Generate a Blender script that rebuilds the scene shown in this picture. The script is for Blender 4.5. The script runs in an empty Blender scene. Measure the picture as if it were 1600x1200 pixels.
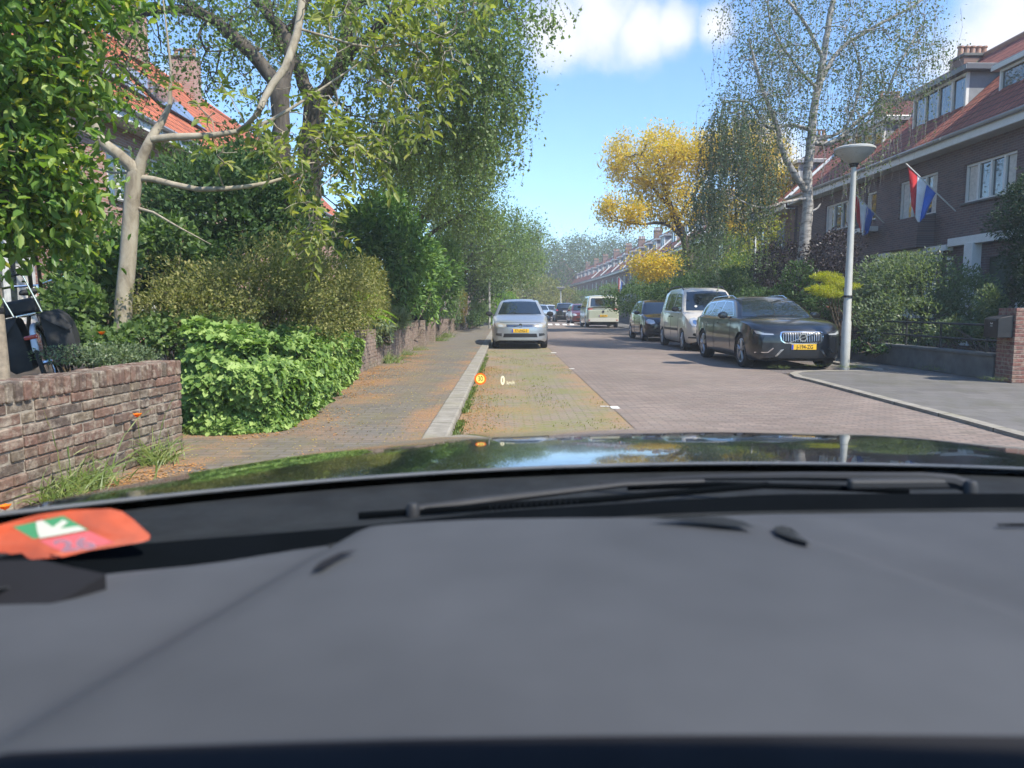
import bpy, bmesh, math, random
import numpy as np
from mathutils import Vector, Matrix, noise
from mathutils.bvhtree import BVHTree
R = math.radians
scene = bpy.context.scene
COL = scene.collection

# ---------------------------------------------------------------- camera, sky, sun, exposure
F = 1150.0                       # focal length in pixels of the 1600x1200 photograph
YAW, PITCH = R(-0.5), R(5.908)
CAM = Vector((0, 0, 1.2))
cam_d = bpy.data.cameras.new("camera"); cam = bpy.data.objects.new("camera", cam_d); COL.objects.link(cam)
cam.location = CAM
cam.rotation_euler = (R(90) - PITCH, 0, YAW)
cam_d.sensor_width = 36; cam_d.lens = F / 1600 * 36
cam_d.clip_start = 0.02; cam_d.clip_end = 3000
cam_d.dof.use_dof = True; cam_d.dof.focus_distance = 15; cam_d.dof.aperture_fstop = 5.6
scene.camera = cam
RM = cam.rotation_euler.to_matrix()

def ray(px, py):
    return (RM @ Vector(((px - 800) / F, (600 - py) / F, -1))).normalized()
def gp(px, py, z=0.0):           # where the sight line meets the level z
    d = ray(px, py); t = (z - CAM.z) / d.z
    return CAM + d * t
def pt(px, py, Y):               # where the sight line reaches the depth Y
    d = ray(px, py); return CAM + d * (Y / d.y)

SUN_EL, SUN_AZ = R(50), R(130)    # azimuth clockwise from +Y
sun_dir = Vector((math.sin(SUN_AZ) * math.cos(SUN_EL), math.cos(SUN_AZ) * math.cos(SUN_EL), math.sin(SUN_EL)))
sd = bpy.data.lights.new("sun", 'SUN'); sun = bpy.data.objects.new("sun", sd); COL.objects.link(sun)
sd.energy = 4.3; sd.angle = R(0.6); sd.color = (1.0, 0.93, 0.82)
sun.rotation_euler = sun_dir.to_track_quat('Z', 'Y').to_euler(); sun.location = (20, -10, 40)

world = bpy.data.worlds.new("World"); scene.world = world; world.use_nodes = True
def build_world():
    nt = world.node_tree; nt.nodes.clear(); N = nt.nodes.new; L = nt.links.new
    out = N('ShaderNodeOutputWorld'); bg = N('ShaderNodeBackground'); bg.inputs[1].default_value = 0.15
    sky = N('ShaderNodeTexSky'); sky.sky_type = 'NISHITA'; sky.sun_disc = False
    sky.sun_elevation = SUN_EL; sky.sun_rotation = SUN_AZ; sky.air_density = 1.0; sky.dust_density = 0.25; sky.ozone_density = 2.0
    tc = N('ShaderNodeTexCoord')
    nrm = N('ShaderNodeVectorMath'); nrm.operation = 'NORMALIZE'; L(tc.outputs['Generated'], nrm.inputs[0])
    no = N('ShaderNodeTexNoise'); no.inputs['Scale'].default_value = 9.0; no.inputs['Detail'].default_value = 9; no.inputs['Roughness'].default_value = 0.6
    L(nrm.outputs[0], no.inputs['Vector'])
    acc = None
    blobs = [(870, 40, .085), (940, 20, .10), (1000, 50, .075), (1055, 45, .06), (1120, 40, .05), (1570, 60, .12), (1700, 40, .2), (1215, 245, .07), (1560, 130, .09),
             (450, -260, .25), (1300, -420, .3), (-300, -200, .25), (250, 150, .07)]
    for (px, py, r) in blobs:
        d = ray(px, py)
        ds = N('ShaderNodeVectorMath'); ds.operation = 'DISTANCE'; L(nrm.outputs[0], ds.inputs[0]); ds.inputs[1].default_value = d
        mr = N('ShaderNodeMapRange'); mr.inputs[1].default_value = 0; mr.inputs[2].default_value = r; mr.inputs[3].default_value = 1; mr.inputs[4].default_value = 0
        L(ds.outputs['Value'], mr.inputs[0])
        if acc is None: acc = mr.outputs[0]
        else:
            mx = N('ShaderNodeMath'); mx.operation = 'MAXIMUM'; L(acc, mx.inputs[0]); L(mr.outputs[0], mx.inputs[1]); acc = mx.outputs[0]
    ad = N('ShaderNodeMath'); ad.operation = 'MULTIPLY_ADD'; L(acc, ad.inputs[0]); ad.inputs[1].default_value = 0.75; L(no.outputs['Fac'], ad.inputs[2])
    cr = N('ShaderNodeMapRange'); cr.inputs[1].default_value = 0.70; cr.inputs[2].default_value = 1.16; L(ad.outputs[0], cr.inputs[0]); cr.interpolation_type = 'SMOOTHSTEP'
    mix = N('ShaderNodeMix'); mix.data_type = 'RGBA'; L(cr.outputs[0], mix.inputs[0])
    tint = N('ShaderNodeMix'); tint.data_type = 'RGBA'; tint.blend_type = 'MULTIPLY'; tint.inputs[0].default_value = 1
    L(sky.outputs[0], tint.inputs[6]); tint.inputs[7].default_value = (.72, .90, 1.08, 1)
    L(tint.outputs[2], mix.inputs[6]); mix.inputs[7].default_value = (3.9, 4.0, 4.2, 1)
    L(mix.outputs[2], bg.inputs[0]); L(bg.outputs[0], out.inputs[0])
build_world()
scene.view_settings.view_transform = 'Standard'; scene.view_settings.look = 'None'
scene.view_settings.exposure = 0.85; scene.view_settings.gamma = 1
scene.render.engine = 'CYCLES'
cy = scene.cycles
cy.use_denoising = True; cy.max_bounces = 7; cy.diffuse_bounces = 3; cy.glossy_bounces = 4; cy.transmission_bounces = 3; cy.transparent_max_bounces = 6
cy.caustics_reflective = False; cy.caustics_refractive = False; cy.use_adaptive_sampling = True; cy.adaptive_threshold = 0.02
cy.sample_clamp_indirect = 4.0

# ---------------------------------------------------------------- materials
MATS = {}
class Nt:
    """small node-tree writer"""
    def __init__(s, name, rough=0.6, col=(.5, .5, .5), metal=0, spec=None, coat=0):
        s.m = bpy.data.materials.new(name); s.m.use_nodes = True; s.t = s.m.node_tree
        s.b = s.t.nodes['Principled BSDF']; s.o = s.t.nodes['Material Output']
        s.b.inputs['Base Color'].default_value = (*col, 1); s.b.inputs['Roughness'].default_value = rough; s.b.inputs['Metallic'].default_value = metal
        if spec is not None: s.b.inputs['Specular IOR Level'].default_value = spec
        if coat: s.b.inputs['Coat Weight'].default_value = coat; s.b.inputs['Coat Roughness'].default_value = 0.03
        MATS[name] = s.m
    def n(s, typ, **kw):
        x = s.t.nodes.new('ShaderNode' + typ)
        for k, v in kw.items():
            if k[0] == '_': x.inputs[k[1:].replace('_', ' ')].default_value = v
            else: setattr(x, k, v)
        return x
    def l(s, a, b): s.t.links.new(a, b)
    def ramp(s, fac, stops):
        r = s.n('ValToRGB'); e = r.color_ramp.elements
        while len(e) < len(stops): e.new(0.5)
        for i, (p, c) in enumerate(stops): e[i].position = p; e[i].color = (*c, 1)
        s.l(fac, r.inputs[0]); return r.outputs[0]
    def noise(s, scale, detail=4, rough=.55, vec=None, dist=0):
        x = s.n('TexNoise'); x.inputs['Scale'].default_value = scale; x.inputs['Detail'].default_value = detail; x.inputs['Roughness'].default_value = rough; x.inputs['Distortion'].default_value = dist
        s.l(vec if vec is not None else s.coord(), x.inputs['Vector']); return x.outputs['Fac']
    def coord(s, kind='Object'):
        if not hasattr(s, '_c'): s._c = s.n('TexCoord')
        return s._c.outputs[kind]
    def mapping(s, vec, scale=(1, 1, 1), rot=(0, 0, 0), loc=(0, 0, 0)):
        m = s.n('Mapping'); m.inputs['Scale'].default_value = scale; m.inputs['Rotation'].default_value = rot; m.inputs['Location'].default_value = loc
        s.l(vec, m.inputs[0]); return m.outputs[0]
    def mix(s, fac, a, b, mode='MIX'):
        m = s.n('Mix', data_type='RGBA', blend_type=mode)
        for i, v in ((0, fac), (6, a), (7, b)):
            if isinstance(v, (int, float)): m.inputs[i].default_value = v
            elif isinstance(v, tuple): m.inputs[i].default_value = (*v, 1)
            else: s.l(v, m.inputs[i])
        return m.outputs[2]
    def rng(s, v, a, b, c=0, d=1, smooth=False):
        m = s.n('MapRange'); 
        if smooth: m.interpolation_type = 'SMOOTHSTEP'
        for i, x in enumerate((a, b, c, d)): m.inputs[i + 1].default_value = x
        s.l(v, m.inputs[0]); return m.outputs[0]
    def math(s, op, a, b=0):
        m = s.n('Math', operation=op)
        for i, v in enumerate((a, b)):
            if isinstance(v, (int, float)): m.inputs[i].default_value = v
            else: s.l(v, m.inputs[i])
        return m.outputs[0]
    def col(s, c): s.l(c, s.b.inputs['Base Color'])
    def rough(s, c): s.l(c, s.b.inputs['Roughness'])
    def bump(s, h, strength=.4, dist=.01):
        b = s.n('Bump'); b.inputs['Strength'].default_value = strength; b.inputs['Distance'].default_value = dist
        s.l(h, b.inputs['Height']); s.l(b.outputs[0], s.b.inputs['Normal'])
    def island(s):
        g = s.n('NewGeometry'); return g.outputs['Random Per Island']

def plain(name, col, rough=.5, metal=0, coat=0, var=.12, scale=6, spec=None, bump=0):
    s = Nt(name, rough, col, metal, spec, coat)
    f = s.noise(scale, 5)
    a = tuple(max(0, c * (1 - var)) for c in col); b = tuple(min(1, c * (1 + var)) for c in col)
    s.col(s.ramp(f, [(.3, a), (.7, b)]))
    s.rough(s.rng(s.noise(scale * 2.3, 3), .3, .7, rough * .85, min(1, rough * 1.15)))
    if bump: s.bump(s.noise(scale * 20, 4), bump, .003)
    return s.m

def leafmat(name, c1, c2, c3, trans=.38, rough=.42, spec=.35):
    s = Nt(name, rough, c2, 0, spec)
    f = s.ramp(s.island(), [(0, c1), (.5, c2), (1, c3)])
    g = s.noise(1.1, 2)
    c = s.mix(s.rng(g, .3, .7, 0, .5), f, s.mix(1.0, f, (1.15, 1.1, .9), 'MULTIPLY'))
    s.col(c)
    tr = s.n('BsdfTranslucent'); s.l(s.mix(1.0, c, (1.45, 1.6, .7), 'MULTIPLY'), tr.inputs[0])
    mx = s.n('MixShader'); mx.inputs[0].default_value = trans
    s.l(s.b.outputs[0], mx.inputs[1]); s.l(tr.outputs[0], mx.inputs[2]); s.l(mx.outputs[0], s.o.inputs[0])
    return s.m

def brickmat(name, cols, mortar, plane='yz', bw=.21, bh=.065, ms=.008, bumpy=.5, grime=.3):
    s = Nt(name, .85)
    c = s.coord(); sep = s.n('SeparateXYZ'); s.l(c, sep.inputs[0]); cb = s.n('CombineXYZ')
    s.l(sep.outputs[{'x': 0, 'y': 1, 'z': 2}[plane[0]]], cb.inputs[0]); s.l(sep.outputs[{'x': 0, 'y': 1, 'z': 2}[plane[1]]], cb.inputs[1])
    br = s.n('TexBrick'); s.l(cb.outputs[0], br.inputs['Vector'])
    br.inputs['Scale'].default_value = 1; br.inputs['Brick Width'].default_value = bw; br.inputs['Row Height'].default_value = bh; br.inputs['Mortar Size'].default_value = ms
    br.inputs['Color1'].default_value = (0, 0, 0, 1); br.inputs['Color2'].default_value = (1, 1, 1, 1); br.inputs['Mortar'].default_value = (.5, .5, .5, 1); br.inputs['Bias'].default_value = 0
    n = len(cols) - 1
    bc = s.ramp(br.outputs['Color'], [(i / n, k) for i, k in enumerate(cols)])
    bc = s.mix(s.rng(s.noise(35, 3), .35, .7, 0, .35), bc, s.mix(1.0, bc, (.6, .6, .62), 'MULTIPLY'))
    cc = s.mix(br.outputs['Fac'], bc, mortar)
    cc = s.mix(s.rng(s.noise(1.3, 5), .4, .75, 0, grime), cc, s.mix(1.0, cc, (.5, .48, .45), 'MULTIPLY'))
    s.col(cc)
    h = s.math('ADD', s.math('MULTIPLY', br.outputs['Fac'], -1), s.math('MULTIPLY', s.noise(60, 3), .5))
    s.bump(h, bumpy, .008)
    return s.m

# ---------------------------------------------------------------- object helpers
def tag(o, label=None, cat=None, group=None, kind=None):
    if label: o['label'] = label
    if cat: o['category'] = cat
    if group: o['group'] = group
    if kind: o['kind'] = kind
    return o
def empty(name, loc=(0, 0, 0), rz=0, parent=None):
    o = bpy.data.objects.new(name, None); COL.objects.link(o); o.location = loc; o.rotation_euler = (0, 0, rz); o.empty_display_size = .3
    if parent: o.parent = parent
    return o
def link(name, me, mat=None, parent=None, loc=None, rot=None):
    o = bpy.data.objects.new(name, me); COL.objects.link(o)
    if mat is not None:
        me.materials.clear()
        for m in (mat if isinstance(mat, (list, tuple)) else [mat]): me.materials.append(MATS[m] if isinstance(m, str) else m)
    if parent: o.parent = parent
    if loc is not None: o.location = loc
    if rot is not None: o.rotation_euler = rot
    return o
def copy_tree(o, parent=None):
    c = o.copy(); COL.objects.link(c); c.parent = parent
    for ch in [k for k in o.children]: copy_tree(ch, c)
    return c
def npmesh(name, V, Fc, smooth=False, mat_idx=None):
    """V (n,3) floats; Fc (m,k) ints, or list of such arrays"""
    V = np.asarray(V, np.float32); Fs = Fc if isinstance(Fc, list) else [Fc]
    Fs = [np.asarray(f, np.int32) for f in Fs if len(f)]
    me = bpy.data.meshes.new(name)
    me.vertices.add(len(V)); me.vertices.foreach_set('co', V.ravel())
    loops = np.concatenate([f.ravel() for f in Fs]); tot = np.concatenate([np.full(len(f), f.shape[1], np.int32) for f in Fs])
    st = np.concatenate([[0], np.cumsum(tot)[:-1]]).astype(np.int32)
    me.loops.add(len(loops)); me.loops.foreach_set('vertex_index', loops)
    me.polygons.add(len(tot)); me.polygons.foreach_set('loop_start', st)
    try: me.polygons.foreach_set('loop_total', tot)
    except Exception: pass
    if smooth: me.polygons.foreach_set('use_smooth', np.ones(len(tot), bool))
    if mat_idx is not None: me.polygons.foreach_set('material_index', np.asarray(mat_idx, np.int32))
    me.update(calc_edges=True)
    return me

class MB:
    """collects solid shapes and links them as ONE mesh object"""
    def __init__(s): s.v = []; s.f = []; s.mi = []; s.cur = 0
    def add(s, vs, fs):
        b = len(s.v); s.v += [tuple(v) for v in vs]
        for f in fs: s.f.append([i + b for i in f]); s.mi.append(s.cur)
        return s
    def mat(s, i): s.cur = i; return s
    def box(s, c, d, rz=0, M=None, taper=1.0):
        x, y, z = d[0] / 2, d[1] / 2, d[2] / 2
        vs = [Vector((sx * x * (taper if sz > 0 else 1), sy * y * (taper if sz > 0 else 1), sz * z)) for sz in (-1, 1) for sx, sy in ((-1, -1), (1, -1), (1, 1), (-1, 1))]
        if rz: vs = [Matrix.Rotation(rz, 3, 'Z') @ v for v in vs]
        if M is not None: vs = [M @ v for v in vs]
        vs = [v + Vector(c) for v in vs]
        return s.add(vs, [(3, 2, 1, 0), (4, 5, 6, 7), (0, 1, 5, 4), (1, 2, 6, 5), (2, 3, 7, 6), (3, 0, 4, 7)])
    def box2(s, a, b):
        a, b = Vector(a), Vector(b); return s.box((a + b) / 2, [abs(x) for x in (b - a)])
    def tube(s, path, r, n=8, cap=True):
        P = [Vector(p) for p in path]; rs = r if isinstance(r, (list, tuple)) else [r] * len(P)
        vs = []; up = Vector((0, 0, 1)); prev = None
        for i, p in enumerate(P):
            t = (P[min(i + 1, len(P) - 1)] - P[max(i - 1, 0)]).normalized()
            a = prev if prev is not None else (up if abs(t.z) < .9 else Vector((1, 0, 0)))
            a = (a - t * a.dot(t)); a = a.normalized() if a.length > 1e-5 else t.orthogonal().normalized(); prev = a; b = t.cross(a)
            for k in range(n): w = 2 * math.pi * k / n; vs.append(p + (a * math.cos(w) + b * math.sin(w)) * rs[i])
        fs = [(i * n + k, i * n + (k + 1) % n, (i + 1) * n + (k + 1) % n, (i + 1) * n + k) for i in range(len(P) - 1) for k in range(n)]
        if cap: fs += [tuple(range(n - 1, -1, -1)), tuple((len(P) - 1) * n + k for k in range(n))]
        return s.add(vs, fs)
    def lathe(s, prof, c=(0, 0, 0), n=24, axis='Z', cap=False):
        vs = []
        for (r, h) in prof:
            for k in range(n):
                w = 2 * math.pi * k / n; a, b = r * math.cos(w), r * math.sin(w)
                v = {'Z': (a, b, h), 'X': (h, a, b), 'Y': (b, h, a)}[axis]
                vs.append(Vector(v) + Vector(c))
        m = len(prof)
        fs = [(i * n + k, i * n + (k + 1) % n, (i + 1) * n + (k + 1) % n, (i + 1) * n + k) for i in range(m - 1) for k in range(n)]
        if cap: fs += [tuple(range(n - 1, -1, -1)), tuple((m - 1) * n + k for k in range(n))]
        return s.add(vs, fs)
    def prism(s, poly, a, b, axis='Z'):
        """extrude a 2D outline from a to b along the axis: Z (x,y), X (y,z), Y (x,z)"""
        f = {'Z': lambda p, h: (p[0], p[1], h), 'X': lambda p, h: (h, p[0], p[1]), 'Y': lambda p, h: (p[0], h, p[1])}[axis]
        n = len(poly); vs = [f(p, a) for p in poly] + [f(p, b) for p in poly]
        return s.add(vs, [tuple(range(n - 1, -1, -1)), tuple(range(n, 2 * n))] + [(k, (k + 1) % n, n + (k + 1) % n, n + k) for k in range(n)])
    def grid(s, pts):
        """pts[i][j] -> sheet"""
        m, n = len(pts), len(pts[0]); vs = [p for row in pts for p in row]
        return s.add(vs, [(i * n + j, i * n + j + 1, (i + 1) * n + j + 1, (i + 1) * n + j) for i in range(m - 1) for j in range(n - 1)])
    def build(s, name, mat, parent=None, loc=None, rot=None, smooth=False, bevel=0, angle=35, fix=True, sub=0, seg=2):
        me = bpy.data.meshes.new(name); me.from_pydata([tuple(v) for v in s.v], [], s.f)
        if any(s.mi): me.polygons.foreach_set('material_index', s.mi)
        if fix:
            bm = bmesh.new(); bm.from_mesh(me); bmesh.ops.recalc_face_normals(bm, faces=bm.faces); bm.to_mesh(me); bm.free()
        if smooth:
            me.polygons.foreach_set('use_smooth', [True] * len(me.polygons))
            if angle < 180: me.set_sharp_from_angle(angle=R(angle))
        o = link(name, me, mat, parent, loc, rot)
        if bevel: b = o.modifiers.new('b', 'BEVEL'); b.width = bevel; b.segments = seg; b.limit_method = 'ANGLE'; b.angle_limit = R(40)
        if sub: b = o.modifiers.new('s', 'SUBSURF'); b.levels = b.render_levels = sub
        return o

def text(name, body, size, mat, parent=None, M=None, extrude=.001, align='CENTER', bold=0, xs=1.0):
    cu = bpy.data.curves.new(name, 'FONT'); cu.body = body; cu.size = size; cu.extrude = extrude; cu.align_x = align; cu.align_y = 'CENTER'; cu.offset = bold; cu.resolution_u = 3
    tmp = bpy.data.objects.new(name, cu); COL.objects.link(tmp)
    me = bpy.data.meshes.new_from_object(tmp.evaluated_get(bpy.context.evaluated_depsgraph_get()))
    bpy.data.objects.remove(tmp); me.transform(Matrix.Diagonal((xs, 1, 1, 1)))
    if M is not None: me.transform(M)
    return link(name, me, mat, parent)

# ---------------------------------------------------------------- foliage helpers (numpy)
SH = {
    'rhomb': ([(0, 0, 0), (.5, .5, .10), (1, 0, 0), (.5, -.5, .10)], [[0, 1, 2, 3]]),
    'oval': ([(0, 0, 0), (.28, .42, .10), (.70, .38, .10), (1, 0, -.08), (.70, -.38, .10), (.28, -.42, .10)], [[0, 1, 2, 3], [0, 3, 4, 5]]),
    'ivy': ([(0, 0, 0), (-.12, .34, .02), (.16, .56, .05), (.38, .30, .09), (.62, .36, .06), (1, 0, -.10), (.62, -.36, .06), (.38, -.30, .09), (.16, -.56, .05), (-.12, -.34, .02)],
            [[0, 1, 2, 3, 4, 5], [0, 5, 6, 7, 8, 9]]),
    'blade': ([(0, .5, 0), (0, -.5, 0), (.5, -.42, .12), (1, 0, -.1), (.5, .42, .12)], [[0, 1, 2, 3, 4]]),
}
def unit(a): return a / np.maximum(np.linalg.norm(a, axis=1, keepdims=True), 1e-6)
def leaves(P, D, Nn, Ln, asp=.6, shape='rhomb'):
    """P (n,3) base points, D leaf axis, Nn rough normal, Ln lengths -> verts, faces"""
    T, Fc = SH[shape]; T = np.array(T); n = len(P)
    D = unit(D); S = unit(np.cross(D, Nn)); N2 = np.cross(S, D)
    Ln = np.broadcast_to(np.asarray(Ln, float).reshape(-1, 1) if np.ndim(Ln) else np.full((n, 1), Ln), (n, 1))
    V = (P[:, None, :] + D[:, None, :] * (T[None, :, 0:1] * Ln[:, None, :]) + S[:, None, :] * (T[None, :, 1:2] * Ln[:, None, :] * asp) + N2[:, None, :] * (T[None, :, 2:3] * Ln[:, None, :]))
    k = len(T); base = (np.arange(n) * k)[:, None, None]
    Fa = (base + np.array(Fc)[None]).reshape(-1, len(Fc[0]))
    return V.reshape(-1, 3), Fa
def twigs(P0, P1, R0, R1, n=4):
    """cone frusta for every edge"""
    T = unit(P1 - P0); A = np.where(np.abs(T[:, 2:3]) < .9, [[0, 0, 1.]], [[1., 0, 0]]); A = unit(np.cross(T, A)); B = np.cross(T, A)
    w = 2 * np.pi * np.arange(n) / n; c = np.cos(w)[None, :, None]; s = np.sin(w)[None, :, None]
    ring = A[:, None] * c + B[:, None] * s
    V = np.concatenate([P0[:, None] + ring * R0[:, None, None], P1[:, None] + ring * R1[:, None, None]], 1)
    k = np.arange(n); q = np.stack([k, (k + 1) % n, n + (k + 1) % n, n + k], 1)
    Fa = ((np.arange(len(P0)) * 2 * n)[:, None, None] + q[None]).reshape(-1, 4)
    return V.reshape(-1, 3), Fa
def merge(parts):
    vs, by = [], {}
    o = 0
    for v, f in parts:
        vs.append(v)
        for ff in (f if isinstance(f, list) else [f]): by.setdefault(ff.shape[1], []).append(ff + o)
        o += len(v)
    return np.concatenate(vs), [np.concatenate(x) for x in by.values()]

def in_ell(rng, c, r, n, shell=.0):
    d = unit(rng.normal(size=(n, 3))); q = rng.random(n) ** (1 / 3)
    if shell: q = 1 - (1 - q) * (1 - shell)
    return np.array(c) + d * q[:, None] * np.array(r), d

def resample(pts, rad, step=.25, wob=.0, rng=None):
    """smooth a hand-set limb into a finer polyline"""
    P = np.array([tuple(p) for p in pts], float); rad = np.array(rad, float)
    t = np.arange(len(P)); seg = np.linalg.norm(np.diff(P, axis=0), axis=1).sum(); m = max(4, int(seg / step))
    tt = np.linspace(0, len(P) - 1, m)
    out = []
    for k in tt:
        i = min(int(k), len(P) - 2); u = k - i
        p0, p1, p2, p3 = P[max(i - 1, 0)], P[i], P[i + 1], P[min(i + 2, len(P) - 1)]
        out.append(.5 * ((2 * p1) + (-p0 + p2) * u + (2 * p0 - 5 * p1 + 4 * p2 - p3) * u * u + (-p0 + 3 * p1 - 3 * p2 + p3) * u ** 3))
    out = np.array(out); rr = np.interp(tt, t, rad)
    if wob and rng is not None: out[1:-1] += rng.normal(size=out[1:-1].shape) * wob * rr[1:-1, None]
    return out, rr

class Tree:
    """limbs set by hand, finer branches grown from them to points spread through the crown"""
    def __init__(s, seed): s.rng = np.random.default_rng(seed); s.limbs = []; s.edges = []; s.tipP = []; s.tipD = []; s.tipR = []
    def limb(s, pts, rad, wob=.12, step=.22):
        P, r = resample(pts, rad, step, wob, s.rng); s.limbs.append((P, r)); return s
    def grow(s, targets, r_tip=.006, bow=.12, expo=.42, mid=2, up=0.0, lowcost=.0, rmax=.05):
        rng = s.rng; A = np.concatenate([P for P, _ in s.limbs]); nA = len(A)
        T = np.asarray(targets); d0 = np.min(np.linalg.norm(T[:, None] - A[None, ::2], axis=2), axis=1) if len(T) < 6000 else rng.random(len(T))
        T = T[np.argsort(d0)]
        cap = nA + len(T) * (mid + 1); N = np.zeros((cap, 3)); par = -np.ones(cap, int); N[:nA] = A; cost = np.zeros(cap); n = nA
        tips = []
        for t in T:
            dd = np.linalg.norm(N[:n] - t, axis=1) + .25 * cost[:n] + lowcost * np.maximum(0, t[2] - N[:n, 2] < 0)
            j = int(np.argmin(dd)); p = N[j]; v = t - p; L = np.linalg.norm(v)
            if L < .02: continue
            side = rng.normal(size=3) * bow * L; side[2] += up * L
            prev = j
            for k in range(1, mid + 2):
                u = k / (mid + 1); N[n] = p + v * u + side * math.sin(math.pi * u) + (rng.normal(size=3) * .03 * L if k <= mid else 0)
                par[n] = prev; cost[n] = cost[prev] + L / (mid + 1); prev = n; n += 1
            tips.append(prev)
        cnt = np.zeros(n)
        cnt[tips] += 1
        for i in range(n - 1, nA - 1, -1):
            cnt[par[i]] += cnt[i] if par[i] >= 0 else 0
        idx = np.arange(nA, n); rad = np.minimum(r_tip * np.maximum(cnt, 1) ** expo, rmax)
        pr = par[idx]; r0 = np.where(pr >= nA, rad[pr], rad[idx]); r0 = np.minimum(r0, rad[idx] * 1.6)
        s.edges.append((N[pr], N[idx], r0, rad[idx]))
        low = cnt[idx] <= 3
        s.tw = (N[pr][low], N[idx][low]); s.tips = N[tips]; s.tipdir = unit(N[tips] - N[par[tips]])
        return s
    def wood(s, name, mat, parent, sides=4, minr=.0):
        parts = []
        for P, r in s.limbs:
            mb = MB(); mb.tube([tuple(p) for p in P], list(r), 12)
            parts.append((np.array([tuple(v) for v in mb.v]), np.array([f for f in mb.f if len(f) == 4])))
        o1 = npmesh(name, *merge(parts), smooth=True)
        trunk = link(name, o1, mat, parent)
        if s.edges:
            parts = []
            for a, b, ra, rb in s.edges:
                parts.append(twigs(a, b, ra, rb, sides))
            link('branch_sprays', npmesh('branch_sprays', *merge(parts), smooth=True), mat, parent)
        return trunk
    def foliage(s, per=10, spread=.18, L=.05, asp=.6, shape='rhomb', droop=.3, lvar=.35, along=True):
        rng = s.rng; a, b = s.tw; w = np.linalg.norm(b - a, axis=1); w = w / w.sum(); n = int(per * len(s.tips))
        i = rng.choice(len(a), n, p=w); u = rng.random((n, 1)); P = a[i] * (1 - u) + b[i] * u + rng.normal(size=(n, 3)) * spread * .5
        D = unit(rng.normal(size=(n, 3)) + unit(b[i] - a[i]) * .6 + np.array([0, 0, -droop]))
        Nn = unit(rng.normal(size=(n, 3)) * .7 + np.array([0, 0, 1.0]))
        return leaves(P, D, Nn, L * (1 - lvar + 2 * lvar * rng.random(n)), asp, shape)
    def pinnate(s, per=3, leaflets=7, frond=.3, L=.1, asp=.42, droop=.5):
        """compound leaves: a stalk with paired leaflets"""
        rng = s.rng; n = int(per * len(s.tips)); i = rng.integers(0, len(s.tips), n)
        P = s.tips[i] + rng.normal(size=(n, 3)) * .05; D = unit(s.tipdir[i] * .5 + rng.normal(size=(n, 3)) * .8 + np.array([0, 0, -.1]))
        Sd = unit(np.cross(D, unit(rng.normal(size=(n, 3)) * .5 + np.array([0, 0, 1.]))))
        out = []; e0 = []; e1 = []
        fl = frond * (.6 + .7 * rng.random((n, 1))); last = P
        for k in range(leaflets):
            u = (k + 1) / leaflets; pos = P + D * fl * u + np.array([0, 0, -1.]) * (droop * fl * u * u)
            e0.append(last); e1.append(pos); last = pos
            for sg in ((-1, 1) if k < leaflets - 1 else (0,)):
                dd = unit(Sd * sg + D * (.55 if sg else 1) + rng.normal(size=(n, 3)) * .22 + np.array([0, 0, -.35]))
                out.append(leaves(pos, dd, unit(rng.normal(size=(n, 3)) * .35 + np.array([0, 0, 1.])), L * (.75 + .5 * rng.random(n)) * (1 if k > 0 else .8), asp, 'oval'))
        e0 = np.concatenate(e0); e1 = np.concatenate(e1)
        s.edges.append((e0, e1, np.full(len(e0), .0022), np.full(len(e0), .0018)))
        return merge(out)
    def weep(s, starts, length=(.6, 1.8), step=.14, per=2, L=.04, asp=.62, r=.0022, sway=.05, wind=(0, 0, 0), bare=.0):
        """hanging strands with small leaves"""
        rng = s.rng; n = len(starts); ln = length[0] + (length[1] - length[0]) * rng.random(n)
        out_d = unit(rng.normal(size=(n, 3)) * np.array([1, 1, 0]) + 1e-6)
        e0, e1, LP, LD = [], [], [], []
        p = starts.copy(); m = int(length[1] / step) + 1; leafy = rng.random(n) > bare
        ph = rng.random((n, 3)) * 6.28
        for k in range(m):
            al = (k * step) < ln
            if not al.any(): break
            q = p + np.array([0, 0, -step]) + out_d * step * max(0, .75 - k * .22) + sway * step * 3 * np.sin(ph + k * .9) * np.array([1, 1, .2]) + np.array(wind) * step
            e0.append(p[al]); e1.append(q[al])
            a2 = al & leafy
            for _ in range(per):
                u = rng.random((a2.sum(), 1)); LP.append(p[a2] * (1 - u) + q[a2] * u); LD.append(rng.normal(size=(a2.sum(), 3)) + np.array([0, 0, -1.1]))
            p = q
        e0 = np.concatenate(e0); e1 = np.concatenate(e1)
        s.edges.append((e0, e1, np.full(len(e0), r), np.full(len(e0), r * .8)))
        LP = np.concatenate(LP); LD = np.concatenate(LD)
        return leaves(LP, LD, rng.normal(size=LP.shape), L * (.6 + .8 * rng.random(len(LP))), asp, 'rhomb')
def crown(parts, mat, parent, name='crown'):
    return link(name, npmesh(name, *merge(parts)), mat, parent)

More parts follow.
